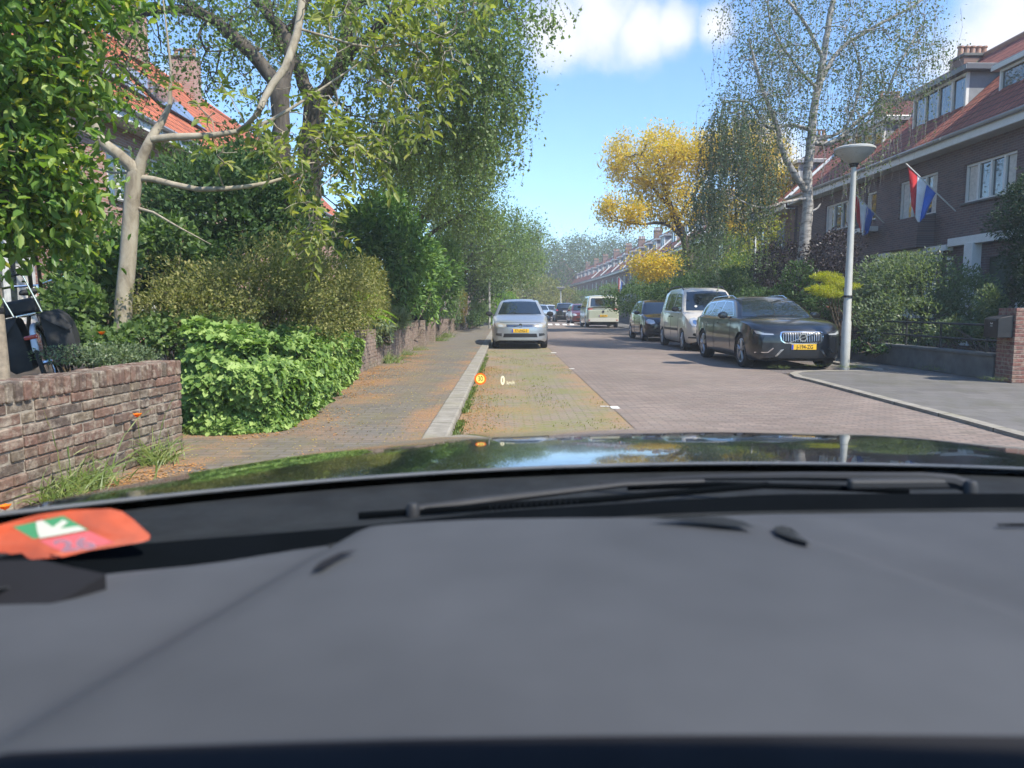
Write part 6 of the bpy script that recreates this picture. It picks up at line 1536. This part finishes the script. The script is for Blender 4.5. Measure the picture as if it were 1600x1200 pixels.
bush('laburnum', 'yellow-green leafy tree in the middle of the view where the street bends', [vo(825, 452, 88, 26, 22, 2.5), vo(852, 452, 92, 24, 18, 2.5), vo(795, 462, 84, 18, 18, 2)], 9000, .26, 'leaf_bend', 57, cat='tree', base=Vector((4, 90, 0)), stemr=.06)
bush('bare_shrub', 'brownish sparse tree in front of the bend', [vo(850, 478, 84, 32, 20, 2), vo(884, 466, 96, 22, 18, 3)], 6500, .2, 'leaf_olive', 58, cat='tree', base=Vector((5, 85, 0)), stemr=.05, stems=40)
GF = 'tall trees closing the view far behind'
far = [(880, 400, 150, 30, 26), (905, 395, 158, 26, 26), (935, 392, 165, 30, 22), (960, 392, 170, 26, 22), (855, 410, 140, 26, 30), (830, 415, 140, 24, 34), (985, 396, 168, 30, 22), (1020, 400, 175, 30, 22), (930, 425, 160, 20, 24), (800, 420, 150, 30, 40)]
fl = ['far poplar-like tree nearest the left trees', 'far pale tree directly over the bend', 'far pale tree right of the bend', 'far tree just above the end of the right row', 'far tree behind the wispy left tree', 'far tree lowest beside the left trees', 'far tree above the far roofs', 'far tree partly behind the yellow crown', 'mid-distance green tree beneath the far crowns', 'far tree hidden mostly by the left trees']
for k, (px, py, Y, rx, rz) in enumerate(far):
    mid_tree('broadleaf_tree', fl[k], (pt(px, 480, Y).x, Y, 0), 12, [vo(px, py, Y, rx, rz, 3.5), vo(px + 6, py + rz, Y, rx * .9, rz * .8, 3)], 120, .42, 'leaf_far', 60 + k, .3, per=26, spread=2.0, group=GF)

# --- right side
def birch_right():
    Y = 21.5; t = Tree(71)
    t.limb(P3([(1254, 470, Y), (1254, 415, Y), (1258, 370, Y), (1262, 320, Y), (1262, 270, Y), (1268, 220, Y), (1270, 180, Y), (1280, 130, Y), (1288, 80, Y), (1296, 30, Y), (1310, -60, Y), (1315, -200, Y)]), [.19, .175, .16, .145, .13, .12, .11, .10, .09, .08, .06, .03], .06)
    t.limb(P3([(1261, 300, Y), (1240, 270, Y - .2), (1222, 235, Y - .3), (1215, 200, Y - .4), (1195, 150, Y - .6), (1180, 100, Y - .7), (1170, 60, Y - .8)]), [.10, .09, .08, .07, .055, .04, .02])
    t.limb(P3([(1270, 205, Y), (1235, 195, Y - .2), (1200, 200, Y - .3), (1170, 160, Y - .5), (1130, 160, Y - .6)]), [.06, .05, .04, .03, .02])
    t.limb(P3([(1262, 310, Y), (1230, 315, Y - .5), (1190, 325, Y - 1), (1150, 310, Y - 1.3)]), [.05, .04, .03, .02])
    t.limb(P3([(1262, 330, Y), (1275, 328, Y), (1282, 318, Y)]), [.04, .03, .02])
    t.limb(P3([(1268, 225, Y), (1305, 220, Y), (1345, 185, Y + .2), (1380, 160, Y + .4), (1400, 110, Y + .5), (1440, 40, Y + .6)]), [.08, .06, .05, .045, .035, .02])
    t.limb(P3([(1280, 135, Y), (1310, 80, Y + .3), (1370, 40, Y + .5), (1440, 0, Y + .6), (1480, -60, Y + .6)]), [.07, .055, .045, .03, .015])
    t.limb(P3([(1285, 90, Y), (1260, 40, Y - .2), (1230, 0, Y - .4), (1190, -40, Y - .5)]), [.06, .045, .035, .02])
    t.limb(P3([(1278, 140, Y), (1250, 110, Y - .3), (1215, 60, Y - .5), (1200, 10, Y - .6), (1210, -60, Y - .6)]), [.05, .04, .03, .025, .012])
    t.limb(P3([(1345, 185, Y + .2), (1330, 240, Y + .2), (1340, 260, Y + .2)]), [.03, .02, .01]); t.limb(P3([(1270, 220, Y), (1320, 200, Y), (1345, 120, Y + .2), (1330, 60, Y)]), [.05, .04, .03, .015])
    r = tree_root('birch_tree', 'weeping birch with white bark and thin drooping twigs in the right front garden', tuple(pt(1254, 470, Y)))
    tg = [in_ell(t.rng, *v, n)[0] for v, n in ((vo(1290, 30, Y, 170, 90, 2.4), 170), (vo(1200, 120, Y - .5, 60, 110, 1.6), 90), (vo(1400, 100, Y + .4, 80, 90, 1.6), 90), (vo(1270, 150, Y, 120, 80, 2), 60), (vo(1150, 180, Y - .8, 40, 40, 1.0), 40), (vo(1340, 200, Y, 70, 60, 1.5), 40), (vo(1300, -90, Y, 150, 60, 2), 60))]
    t.grow(np.concatenate(tg), .0065, bow=.2, rmax=.035)
    hang = in_ell(t.rng, *vo(1145, 200, Y - 1, 40, 50, 1.3), 150)[0]; hb = in_ell(t.rng, *vo(1185, 250, Y - 1, 30, 50, 1.0), 100)[0]; hc = in_ell(t.rng, *vo(1105, 290, Y - 1.2, 24, 35, .8), 90)[0]
    f = [t.foliage(34, .45, .066, .7, 'rhomb', .5)]
    f.append(t.weep(t.tips, (.5, 2.2), .14, 2, .055, .7, .0034, .06, bare=.25))
    f.append(t.weep(t.tips + t.rng.normal(size=t.tips.shape) * .3, (.4, 1.8), .14, 1, .045, .7, .0034, .06, bare=.35))
    t.wood('trunk', 'bark_birch', r, 4); crown(f, 'leaf_birch_grey', r)
    t.edges = []
    d = t.weep(np.concatenate([hang, hb, hc]), (.6, 2.6), .13, 4, .055, .75, .0025, .07); link('hanging_twigs', npmesh('hanging_twigs', *merge([twigs(*e, 4) for e in t.edges])), 'twig_pale', r)
    crown([d], 'leaf_hang', r, 'dense_hanging_foliage'); settle(r)
birch_right()
def robinia():
    Y = 36; t = Tree(81)
    t.limb(P3([(1092, 500, Y), (1085, 440, Y), (1068, 370, Y), (1050, 330, Y), (1040, 300, Y), (1025, 250, Y)]), [.26, .24, .19, .15, .11, .05], .06)
    t.limb(P3([(1070, 375, Y), (1040, 350, Y - .5), (1000, 350, Y - 1), (960, 345, Y - 1)]), [.10, .08, .05, .02]); t.limb(P3([(1050, 330, Y), (1010, 280, Y), (980, 240, Y)]), [.09, .06, .02]); t.limb(P3([(1060, 340, Y), (1100, 280, Y), (1130, 230, Y)]), [.1, .07, .03])
    t.limb(P3([(1085, 430, Y), (1050, 420, Y - .8), (1010, 420, Y - 1)]), [.06, .04, .02]); t.limb(P3([(1080, 400, Y), (1140, 360, Y + .5), (1190, 320, Y + .5), (1220, 290, Y + .5)]), [.11, .08, .05, .02])
    tg = [in_ell(t.rng, *v, n)[0] for v, n in ((vo(1010, 250, Y, 62, 48, 2), 110), (vo(1080, 240, Y, 55, 42, 2), 90), (vo(985, 330, Y - .6, 50, 30, 1.6), 50), (vo(1050, 310, Y, 60, 45, 2), 60), (vo(1165, 240, Y + .4, 62, 48, 2), 100), (vo(1212, 290, Y + .4, 36, 46, 1.5), 50), (vo(1150, 330, Y + .4, 50, 40, 1.6), 36), (vo(1020, 415, Y - .9, 45, 22, 1.2), 50), (vo(1190, 370, Y, 40, 30, 1.4), 26))]
    t.grow(np.concatenate(tg), .009, bow=.15, rmax=.05)
    rng = t.rng; V = [t.foliage(84, .50, .13, .5, 'rhomb', .1)]
    r = tree_root('golden_robinia', 'golden yellow airy tree on the right behind the parked cars', tuple(pt(1092, 500, Y))); t.wood('trunk', 'bark_dark', r, 4); crown(V, 'leaf_yellow', r); settle(r)
robinia()
mid_tree('broadleaf_tree', 'green-yellow young tree with a white stem right of the golden tree', (pt(1183, 480, 30).x, 30, .1), 6, [vo(1185, 400, 30, 40, 30, 1.2), vo(1150, 420, 30, 40, 30, 1.2), vo(1200, 360, 30, 26, 26, 1.0)], 110, .09, 'leaf_yellowgreen', 91, .05, 'bark_birch', per=26, spread=.5)
# gardens and hedges along the right pavement
def rb(name, label, vols, n, L, mat, seed, base, **k): return bush(name, label, vols, n, L, mat, seed, base=Vector(base), **k)
rb('hedge', 'dark green hedge behind the black hatchback and the beige car', [vo(1000, 470, 33, 60, 22, 1.2), vo(1060, 462, 29, 60, 26, 1.2), vo(1110, 455, 27, 55, 30, 1.2), vo(1150, 450, 25, 45, 32, 1.2)], 15000, .085, 'leaf_dark', 101, (8.9, 28, .1), cat='hedge', lump=.35, shell=.6)
rb('hedge', 'mixed green hedge behind the pale van', [vo(1012, 478, 44, 22, 28, 1.5), vo(1000, 462, 58, 26, 24, 2.0), vo(955, 462, 78, 26, 20, 3), vo(915, 468, 95, 26, 16, 3), vo(1010, 445, 55, 26, 24, 2)], 11000, .15, 'leaf_mid', 102, (9.2, 55, .1), cat='hedge', lump=.4)
rb('hydrangea', 'white-flowering low bush right of the pale van', [vo(990, 466, 41, 12, 6, .6)], 700, .12, 'off_white', 103, (8.4, 41, .8), cat='shrub')
rb('hedge', 'bushy green garden behind the beige car roof', [vo(1050, 430, 38, 50, 30, 1.6), vo(1120, 400, 31, 60, 45, 1.4), vo(1170, 430, 27, 50, 36, 1.3), vo(1095, 450, 31, 50, 30, 1.2)], 17000, .085, 'leaf_mid', 104, (9.6, 31, .1), cat='hedge', shell=.35, lump=.6)
rb('smoke_bush', 'dark purple-leaved bush at the foot of the birch', [vo(1215, 420, 22.5, 36, 40, 1.0), vo(1300, 400, 20.5, 45, 42, 1.0), vo(1290, 440, 19.8, 45, 40, .9), vo(1240, 460, 21, 40, 30, .9)], 13000, .07, 'leaf_purple', 105, (9.2, 21, .1), shell=.4, lump=.5)
rb('privet_shrub', 'dark green bush beside the birch foot above the dark estate car', [vo(1250, 445, 19.5, 26, 34, .7), vo(1215, 470, 20, 40, 24, .7), vo(1180, 475, 22, 40, 26, .8), vo(1300, 480, 18.4, 40, 24, .5)], 8500, .07, 'leaf_dark', 106, (8.9, 19.5, .1), shell=.4)
rb('golden_conifer', 'layered golden yellow juniper behind the street lamp', [vo(1290, 432, 17, 24, 7, .35), vo(1305, 441, 16.8, 18, 6, .3), vo(1285, 452, 16.6, 24, 6, .35), vo(1325, 447, 16.6, 20, 5, .3), vo(1298, 459, 16.5, 26, 5, .35)], 5200, .05, 'leaf_yellowgreen', 107, (7.9, 16.8, .3), shell=.1, up=.15, asp=.3, lump=.3)
rb('garden_shrub', 'large grey-green shrub behind the low wall and railing', [vo(1440, 450, 16.4, 80, 46, .9), vo(1380, 455, 17.4, 48, 45, .8), vo(1410, 425, 17.0, 50, 28, .7), vo(1510, 470, 15.6, 45, 50, .7), vo(1440, 500, 15.8, 110, 42, .8), vo(1350, 490, 18.0, 35, 45, .7)], 24000, .075, 'leaf_greygreen', 108, (9.6, 16.4, .1), shell=.45, lump=.6, asp=.4, shoots=90)
rb('rose_bush', 'loose bright-leaved shrub beside the letterbox pillar', [vo(1550, 480, 13.6, 18, 36, .3), vo(1535, 525, 13.8, 24, 20, .3), vo(1490, 520, 14.2, 40, 20, .3)], 3000, .06, 'leaf_greygreen', 109, (8.7, 12.4, .1), shell=.1, lump=.6)
rb('conifer_tree', 'dark blue-green conifer at the right edge of the picture', [vo(1600, 345, 12.4, 42, 30, .8), vo(1620, 305, 12.6, 44, 28, .7), vo(1620, 400, 12.2, 40, 40, .8), vo(1650, 440, 12, 60, 60, .9), vo(1605, 450, 12.3, 24, 26, .5), vo(1660, 330, 12.4, 60, 90, .8)], 26000, .06, 'leaf_conifer', 110, (10.2, 12.3, .1), cat='tree', shell=.35, lump=.55, asp=.35, up=-.1, stems=10, stemr=.05)
rb('climbing_plant', 'trailing plant on the low rendered wall by the lamp post', [vo(1350, 540, 15.8, 26, 14, .3), vo(1400, 545, 15, 50, 8, .2)], 900, .06, 'leaf_dark', 111, (7.8, 15.4, .3), shell=0, cat='plant')
# white sapling stem
tag(MB().tube([pt(1180, 480, 27), pt(1180, 370, 27)], [.045, .035], 8).build('sapling_stem', 'white_paint', smooth=True), 'thin white-painted stem standing in the right hedge', 'post')

# ================================================================ SMALL THINGS
plain('old_wood', (.26, .21, .15), .85, var=.3, scale=25, bump=.5)
b = pt(8, 600, 5.05); root = empty('wooden_post', (b.x, b.y, .1)); tag(root, 'weathered wooden post standing behind the near brick wall at the left edge', 'post')
m = MB(); m.tube([(-.01, 0, 0), (-.02, 0, .7), (-.035, 0, 1.33)], [.052, .050, .046], 12); m.build('post', 'old_wood', root, smooth=True)
MB().lathe([(.052, 1.06), (.055, 1.07), (.052, 1.10)], (-.03, 0, 0), 12).build('strap', 'black_plastic', root)
# bicycle with double panniers behind the wall
plain('pannier_fabric', (.018, .019, .02), .75, var=.3, scale=5, bump=.5); plain('mudguard_white', (.60, .62, .66), .35); plain('bike_black', (.02, .02, .022), .4)
def bicycle():
    Y = 6.9; o = pt(92, 622, Y); yaw = R(24)
    MB().box((o.x, o.y, (.28 + o.z) / 2), (1.2, 1.6, max(.02, o.z - .28)), taper=.7).build('garden_mound', 'soil')['kind'] = 'structure'
    root = empty('bicycle', o, yaw); root.rotation_euler = (0, R(-13), yaw); tag(root, 'bicycle seen from behind with black double panniers, white mudguard tip and red rear light', 'bicycle')
    r = .33; H = o.z
    def wheel(y):
        e = empty('wheel', (0, y, 0), 0, root); m = MB(); ring = [(0, math.cos(2 * math.pi * k / 40) * r, r + .02 + math.sin(2 * math.pi * k / 40) * r) for k in range(41)]
        MB().tube(ring, .02, 8, cap=False).build('tyre', 'rubber', e, smooth=True)
        m.tube([(0, math.cos(2 * math.pi * k / 40) * (r - .022), r + .02 + math.sin(2 * math.pi * k / 40) * (r - .022)) for k in range(41)], .009, 6, cap=False)
        for k in range(18): a = 2 * math.pi * k / 18; m.tube([(0, 0, r + .02), (0, math.cos(a) * (r - .02), r + .02 + math.sin(a) * (r - .02))], .0012, 4)
        m.tube([(-.05, 0, r + .02), (.05, 0, r + .02)], .02, 8); m.build('rim', 'chrome', e, smooth=True)
    wheel(0); wheel(1.10)
    f = MB(); 
    for a, b, w in (((0, 0, .35), (0, .48, .30), .011), ((0, .48, .30), (0, .38, .85), .016), ((0, .48, .30), (0, .95, .72), .018), ((0, .38, .80), (0, .93, .88), .016), ((0, .93, .92), (0, 1.10, .35), .015), ((0, 0, .35), (0, .38, .78), .009)): f.tube([a, b], w, 8)
    f.build('frame', 'bike_black', root, smooth=True)
    MB().tube([(0, .38, .82), (0, .36, .98)], .014, 8).build('seat_post', 'chrome', root)
    m = MB(); m.add([(-.09, .24, 1.0), (.09, .24, 1.0), (.03, .52, .99), (-.03, .52, .99), (-.07, .25, 1.05), (.07, .25, 1.05), (.02, .52, 1.03), (-.02, .52, 1.03)], [(3, 2, 1, 0), (4, 5, 6, 7), (0, 1, 5, 4), (1, 2, 6, 5), (2, 3, 7, 6), (3, 0, 4, 7)]); m.build('saddle', 'pannier_fabric', root, bevel=.02, smooth=True)
    m = MB(); m.tube([(-.28, .72, 1.12), (-.20, .90, 1.13), (0, .94, 1.10), (.20, .90, 1.13), (.28, .72, 1.12)], .012, 8); m.tube([(0, .92, .9), (0, .94, 1.1)], .014, 8); m.build('handlebar', 'chrome', root, smooth=True)
    # tall rear carrier hoop with black grip, rack
    m = MB(); m.tube([(-.10, -.20, .80), (-.155, -.25, 1.14)], .008, 8); m.tube([(.12, -.20, .80), (.075, -.25, 1.14)], .008, 8); m.build('carrier_hoop', 'chrome', root, smooth=True)
    MB().tube([(-.155, -.25, 1.14), (-.14, -.255, 1.155), (.06, -.255, 1.155), (.075, -.25, 1.14)], .012, 8).build('grip', 'rubber', root, smooth=True)
    m = MB(); m.tube([(-.07, -.24, .80), (.07, -.24, .80), (.07, .25, .80), (-.07, .25, .80), (-.07, -.24, .80)], .009, 8); m.build('rack', 'chrome', root, smooth=True)
    m = MB(); g = []
    for k in range(13): a = R(20 + k * 11.5); yy, zz = -math.cos(a - R(0)) * (r + .035), r + .02 + math.sin(a) * (r + .035); g.append([(-.026, yy, zz - .008), (-.018, yy * 1.01, zz + .006), (0, yy * 1.015, zz + .012), (.018, yy * 1.01, zz + .006), (.026, yy, zz - .008)])
    m.grid(g); o_ = m.build('mudguard', 'mudguard_white', root, smooth=True, fix=False); s_ = o_.modifiers.new('t', 'SOLIDIFY'); s_.thickness = .003
    MB().box((0, -.36, .60), (.11, .03, .038)).build('rear_light', 'tail_red', root, bevel=.012, seg=3)
    for sx in (-1, 1):
        x0 = sx * .075; m = MB(); rows = []
        outline = [(.80, .02, .13), (.74, .02, .20), (.60, .01, .235), (.45, .0, .24), (.34, .01, .20), (.31, .02, .15)]
        for (z, i_, w) in outline:
            row = []
            for (ux, uy) in ((0, -1), (.5, -1.02), (1, -.95), (1.06, 0), (1, .95), (.5, 1), (0, 1)): row.append((x0 + sx * (i_ + w * ux), -.02 + uy * (.19 if z > .4 else .16) + .01 * math.sin(z * 30 + ux * 5), z + .012 * math.sin(ux * 7 + uy * 3)))
            rows.append(row)
        m.grid(rows); m.add(rows[0], [tuple(range(7))]); m.add(rows[-1], [tuple(range(7))]); b_ = m.build('pannier', 'pannier_fabric', root, smooth=True, angle=50, sub=1)
        fl_ = MB(); fl_.add([(x0, -.225, .79), (x0 + sx * .18, -.23, .74), (x0 + sx * .24, -.225, .62), (x0 + sx * .20, -.235, .60), (x0 + sx * .10, -.25, .68)], [(0, 1, 2, 3, 4)]); o2 = fl_.build('flap', 'pannier_fabric', b_); s2 = o2.modifiers.new('t', 'SOLIDIFY'); s2.thickness = .006
    MB().box((-.14, .1, .885), (.42, .34, .13)).build('crate_cover', 'pannier_fabric', root, bevel=.03, seg=3)
bicycle()
# weeds at the foot of the walls
def tuft(label, x, y, n, h, seed, mat='grass_blade', spread=.10, z=.1, name='grass_tuft', curve=.5, w=.05):
    rng = np.random.default_rng(seed); root = empty(name, (x, y, z)); tag(root, label, 'weed', 'weeds along the walls'); parts = []
    P = np.zeros((n, 3)); P[:, :2] = rng.normal(size=(n, 2)) * spread; D = unit(rng.normal(size=(n, 3)) * np.array([.55, .55, .1]) + np.array([0, 0, 1.])); L_ = h * (.5 + .7 * rng.random(n)); p = P
    for k in range(4):
        ww = w * (1 - k * .22); parts.append(leaves(p, D, rng.normal(size=P.shape) * .1 + np.array([.4, -1, .3]), L_ / 3.2, ww * 3.0 / 1.0 if k < 3 else ww * 2.2, 'rhomb' if k == 3 else 'rhomb')); p = p + D * (L_ / 4.4)[:, None]
        D = unit(D + np.array([0, 0, -curve * .5]) + D * np.array([.35, .35, 0]))
    crown(parts, mat, root, 'leaves'); return root
for q in (('grass tuft at the end of the near brick wall', 202, 745, 5.0, 130, .26, 1), ('leafy weed clump under the middle of the near brick wall', 120, 780, 4.3, 150, .24, 2), ('weed clump at the lower left beside the near wall', 60, 800, 4.0, 120, .24, 3), ('tall dry grass stalks against the near brick wall', 60, 740, 4.25, 30, .55, 4)):
    p = pt(q[1], q[2], q[3]); tuft(q[0], -2.46 + (0 if q[3] > 4.5 else -.10), q[3] + .15, q[4], q[5], q[6], spread=.07 if q[4] > 50 else .22, w=.045 if q[4] > 50 else .02)
for k, (x, y, n, h, lab) in enumerate([(-2.36, 14.8, 160, .34, 'green plant growing at the foot of the pale brick wall'), (-2.30, 17.2, 120, .22, 'low weeds midway along the pale brick wall'), (-2.28, 19.2, 120, .2, 'low weeds just before the first wall pillar'), (-2.2, 24.6, 160, .3, 'weeds just past the second wall pillar'), (-2.2, 27.5, 160, .35, 'weeds far along the left wall'),
      (lp.x + .02, lp.y - .1, 90, .12, 'grass around the foot of the near street lamp'), (lp.x - .45, lp.y + .25, 60, .09, 'thin grass beside the corner kerb'), (lp.x + .4, lp.y + .1, 60, .1, 'thin grass to the right of the lamp foot'), (5.1, 13.55, 50, .10, 'small weed at the tip of the corner kerb'), (7.75, 13.2, 60, .15, 'weeds under the low rendered wall'), (7.6, 11.3, 50, .12, 'weeds at the foot of the letterbox pillar')]):
    tuft(lab, x, y, n, h, 20 + k, spread=.13, z=.085)
rng = np.random.default_rng(9)
# grass in the kerb joint, scattered litter, moss: uncountable
n = 2600; x = -.49 + np.abs(rng.normal(size=n)) * .03; y = 5 + rng.random(n) ** 1.5 * 14; keep = np.array([noise.noise(Vector((0, v * 1.2, 3))) > -.12 for v in y]); x, y = x[keep], y[keep]; n = len(x)
tag(link('grass', npmesh('grass', *leaves(np.stack([x, y, np.full(n, .005)], 1), rng.normal(size=(n, 3)) * .5 + np.array([.2, 0, 1.]), rng.normal(size=(n, 3)), .05 * (.5 + rng.random(n)), .25, 'rhomb')), 'grass_blade'), 'green grass growing in the joint beside the left kerb', 'grass', kind='stuff')
def litter(label, X, Yv, z, L_, mat, seed):
    rg = np.random.default_rng(seed); n = len(X); P = np.stack([X, Yv, z + rg.random(n) * .006], 1); D = rg.normal(size=(n, 3)) * np.array([1, 1, .12]); N_ = rg.normal(size=(n, 3)) * .25 + np.array([0, 0, 1.])
    tag(link('litter', npmesh('litter', *leaves(P, D, N_, L_ * (.5 + rg.random(n)), .5, 'rhomb')), mat), label, 'leaf litter', kind='stuff')
n = 9500; x = -2.5 + np.abs(rng.normal(size=n)) * .45; y = 4.5 + rng.random(n) ** 1.3 * 13; k = (x < -.75) & np.array([noise.noise(Vector((a * 1.3, b * .8, 5))) > -.05 for a, b in zip(x, y)]); litter('dry orange-brown leaf litter along the left garden wall', x[k], y[k], .10, .022, 'litter_leaf', 1)
n = 5000; x = -.48 + np.abs(rng.normal(size=n)) * .22; y = 5 + rng.random(n) * 10; k = (x < 1.2); litter('dry litter gathered beside the left kerb in the parking lane', x[k], y[k], .006, .02, 'litter_leaf', 2)
n = 2500; x = -2.4 + rng.random(n) * 1.7; y = 4.5 + rng.random(n) * 15; litter('pale petals and seeds scattered over the left pavement', x, y, .10, .014, 'leaf_yellow', 3)
n = 3000; x = -.4 + rng.random(n) * 1.7; y = 5 + rng.random(n) * 14; litter('pale petals and seeds scattered over the parking lane', x, y, .006, .012, 'litter_leaf', 4)
n = 6000; x = -.42 + rng.random(n) * 1.66; y = 5.2 + rng.random(n) ** 1.2 * 15; k = np.array([noise.noise(Vector((a * 1.6, b * .7, 11))) > .02 for a, b in zip(x, y)]); x, y = x[k], y[k]; y = np.round(y / .065) * .065; n = len(x)
tag(link('moss_weeds', npmesh('moss_weeds', *leaves(np.stack([x, y, np.full(n, .004)], 1), rng.normal(size=(n, 3)) * .6 + np.array([0, 0, .8]), rng.normal(size=(n, 3)), .022 * (.5 + rng.random(n)), .35, 'rhomb')), 'leaf_olive'), 'straw-coloured weeds and moss in the joints of the parking lane', 'weeds', kind='stuff')
# poppies
def poppy(label, px, py, Y, h):
    c = pt(px, py, Y); root = empty('poppy', (c.x, c.y, c.z - h)); tag(root, label, 'flower', 'orange poppies by the near wall')
    rg = np.random.default_rng(int(px)); P = np.tile([[0, 0, h]], (6, 1)).astype(float); a = np.arange(6) * 1.05; D = np.stack([np.cos(a) * .8, np.sin(a) * .8, np.full(6, .75)], 1)
    MB().tube([(0, 0, 0), (.01, 0, h * .5), (0, 0, h)], .002, 5).build('stem', 'grass_blade', root); crown([leaves(P, D, np.tile([[0, 0, 1.]], (6, 1)), .042, 1.1, 'oval')], 'petal_orange', root, 'petals')
poppy('orange poppy in front of the near brick wall, the higher one', 215, 652, 5.0, .46); poppy('orange poppy low at the left edge beside the weeds', 8, 797, 3.6, .12); poppy('small orange flower by the end of the near wall', 232, 757, 4.9, .12); poppy('single orange bloom above the low shrub behind the near wall', 159, 523, 6.3, .3)

# ================================================================ AIR
hb = MB().box2((-60, -3, -1.2), (60, 260, 26)).build('haze', 'soil', fix=True)
hm_ = bpy.data.materials.new('haze_air'); hm_.use_nodes = True; nt = hm_.node_tree; nt.nodes.clear()
vp = nt.nodes.new('ShaderNodeVolumePrincipled'); vp.inputs['Color'].default_value = (.86, .93, 1.0, 1); vp.inputs['Density'].default_value = .0017; vp.inputs['Anisotropy'].default_value = 0.0
mo = nt.nodes.new('ShaderNodeOutputMaterial'); nt.links.new(vp.outputs[0], mo.inputs['Volume']); hb.data.materials.clear(); hb.data.materials.append(hm_)
tag(hb, 'thin pale daylight haze filling the street', 'haze', kind='stuff')
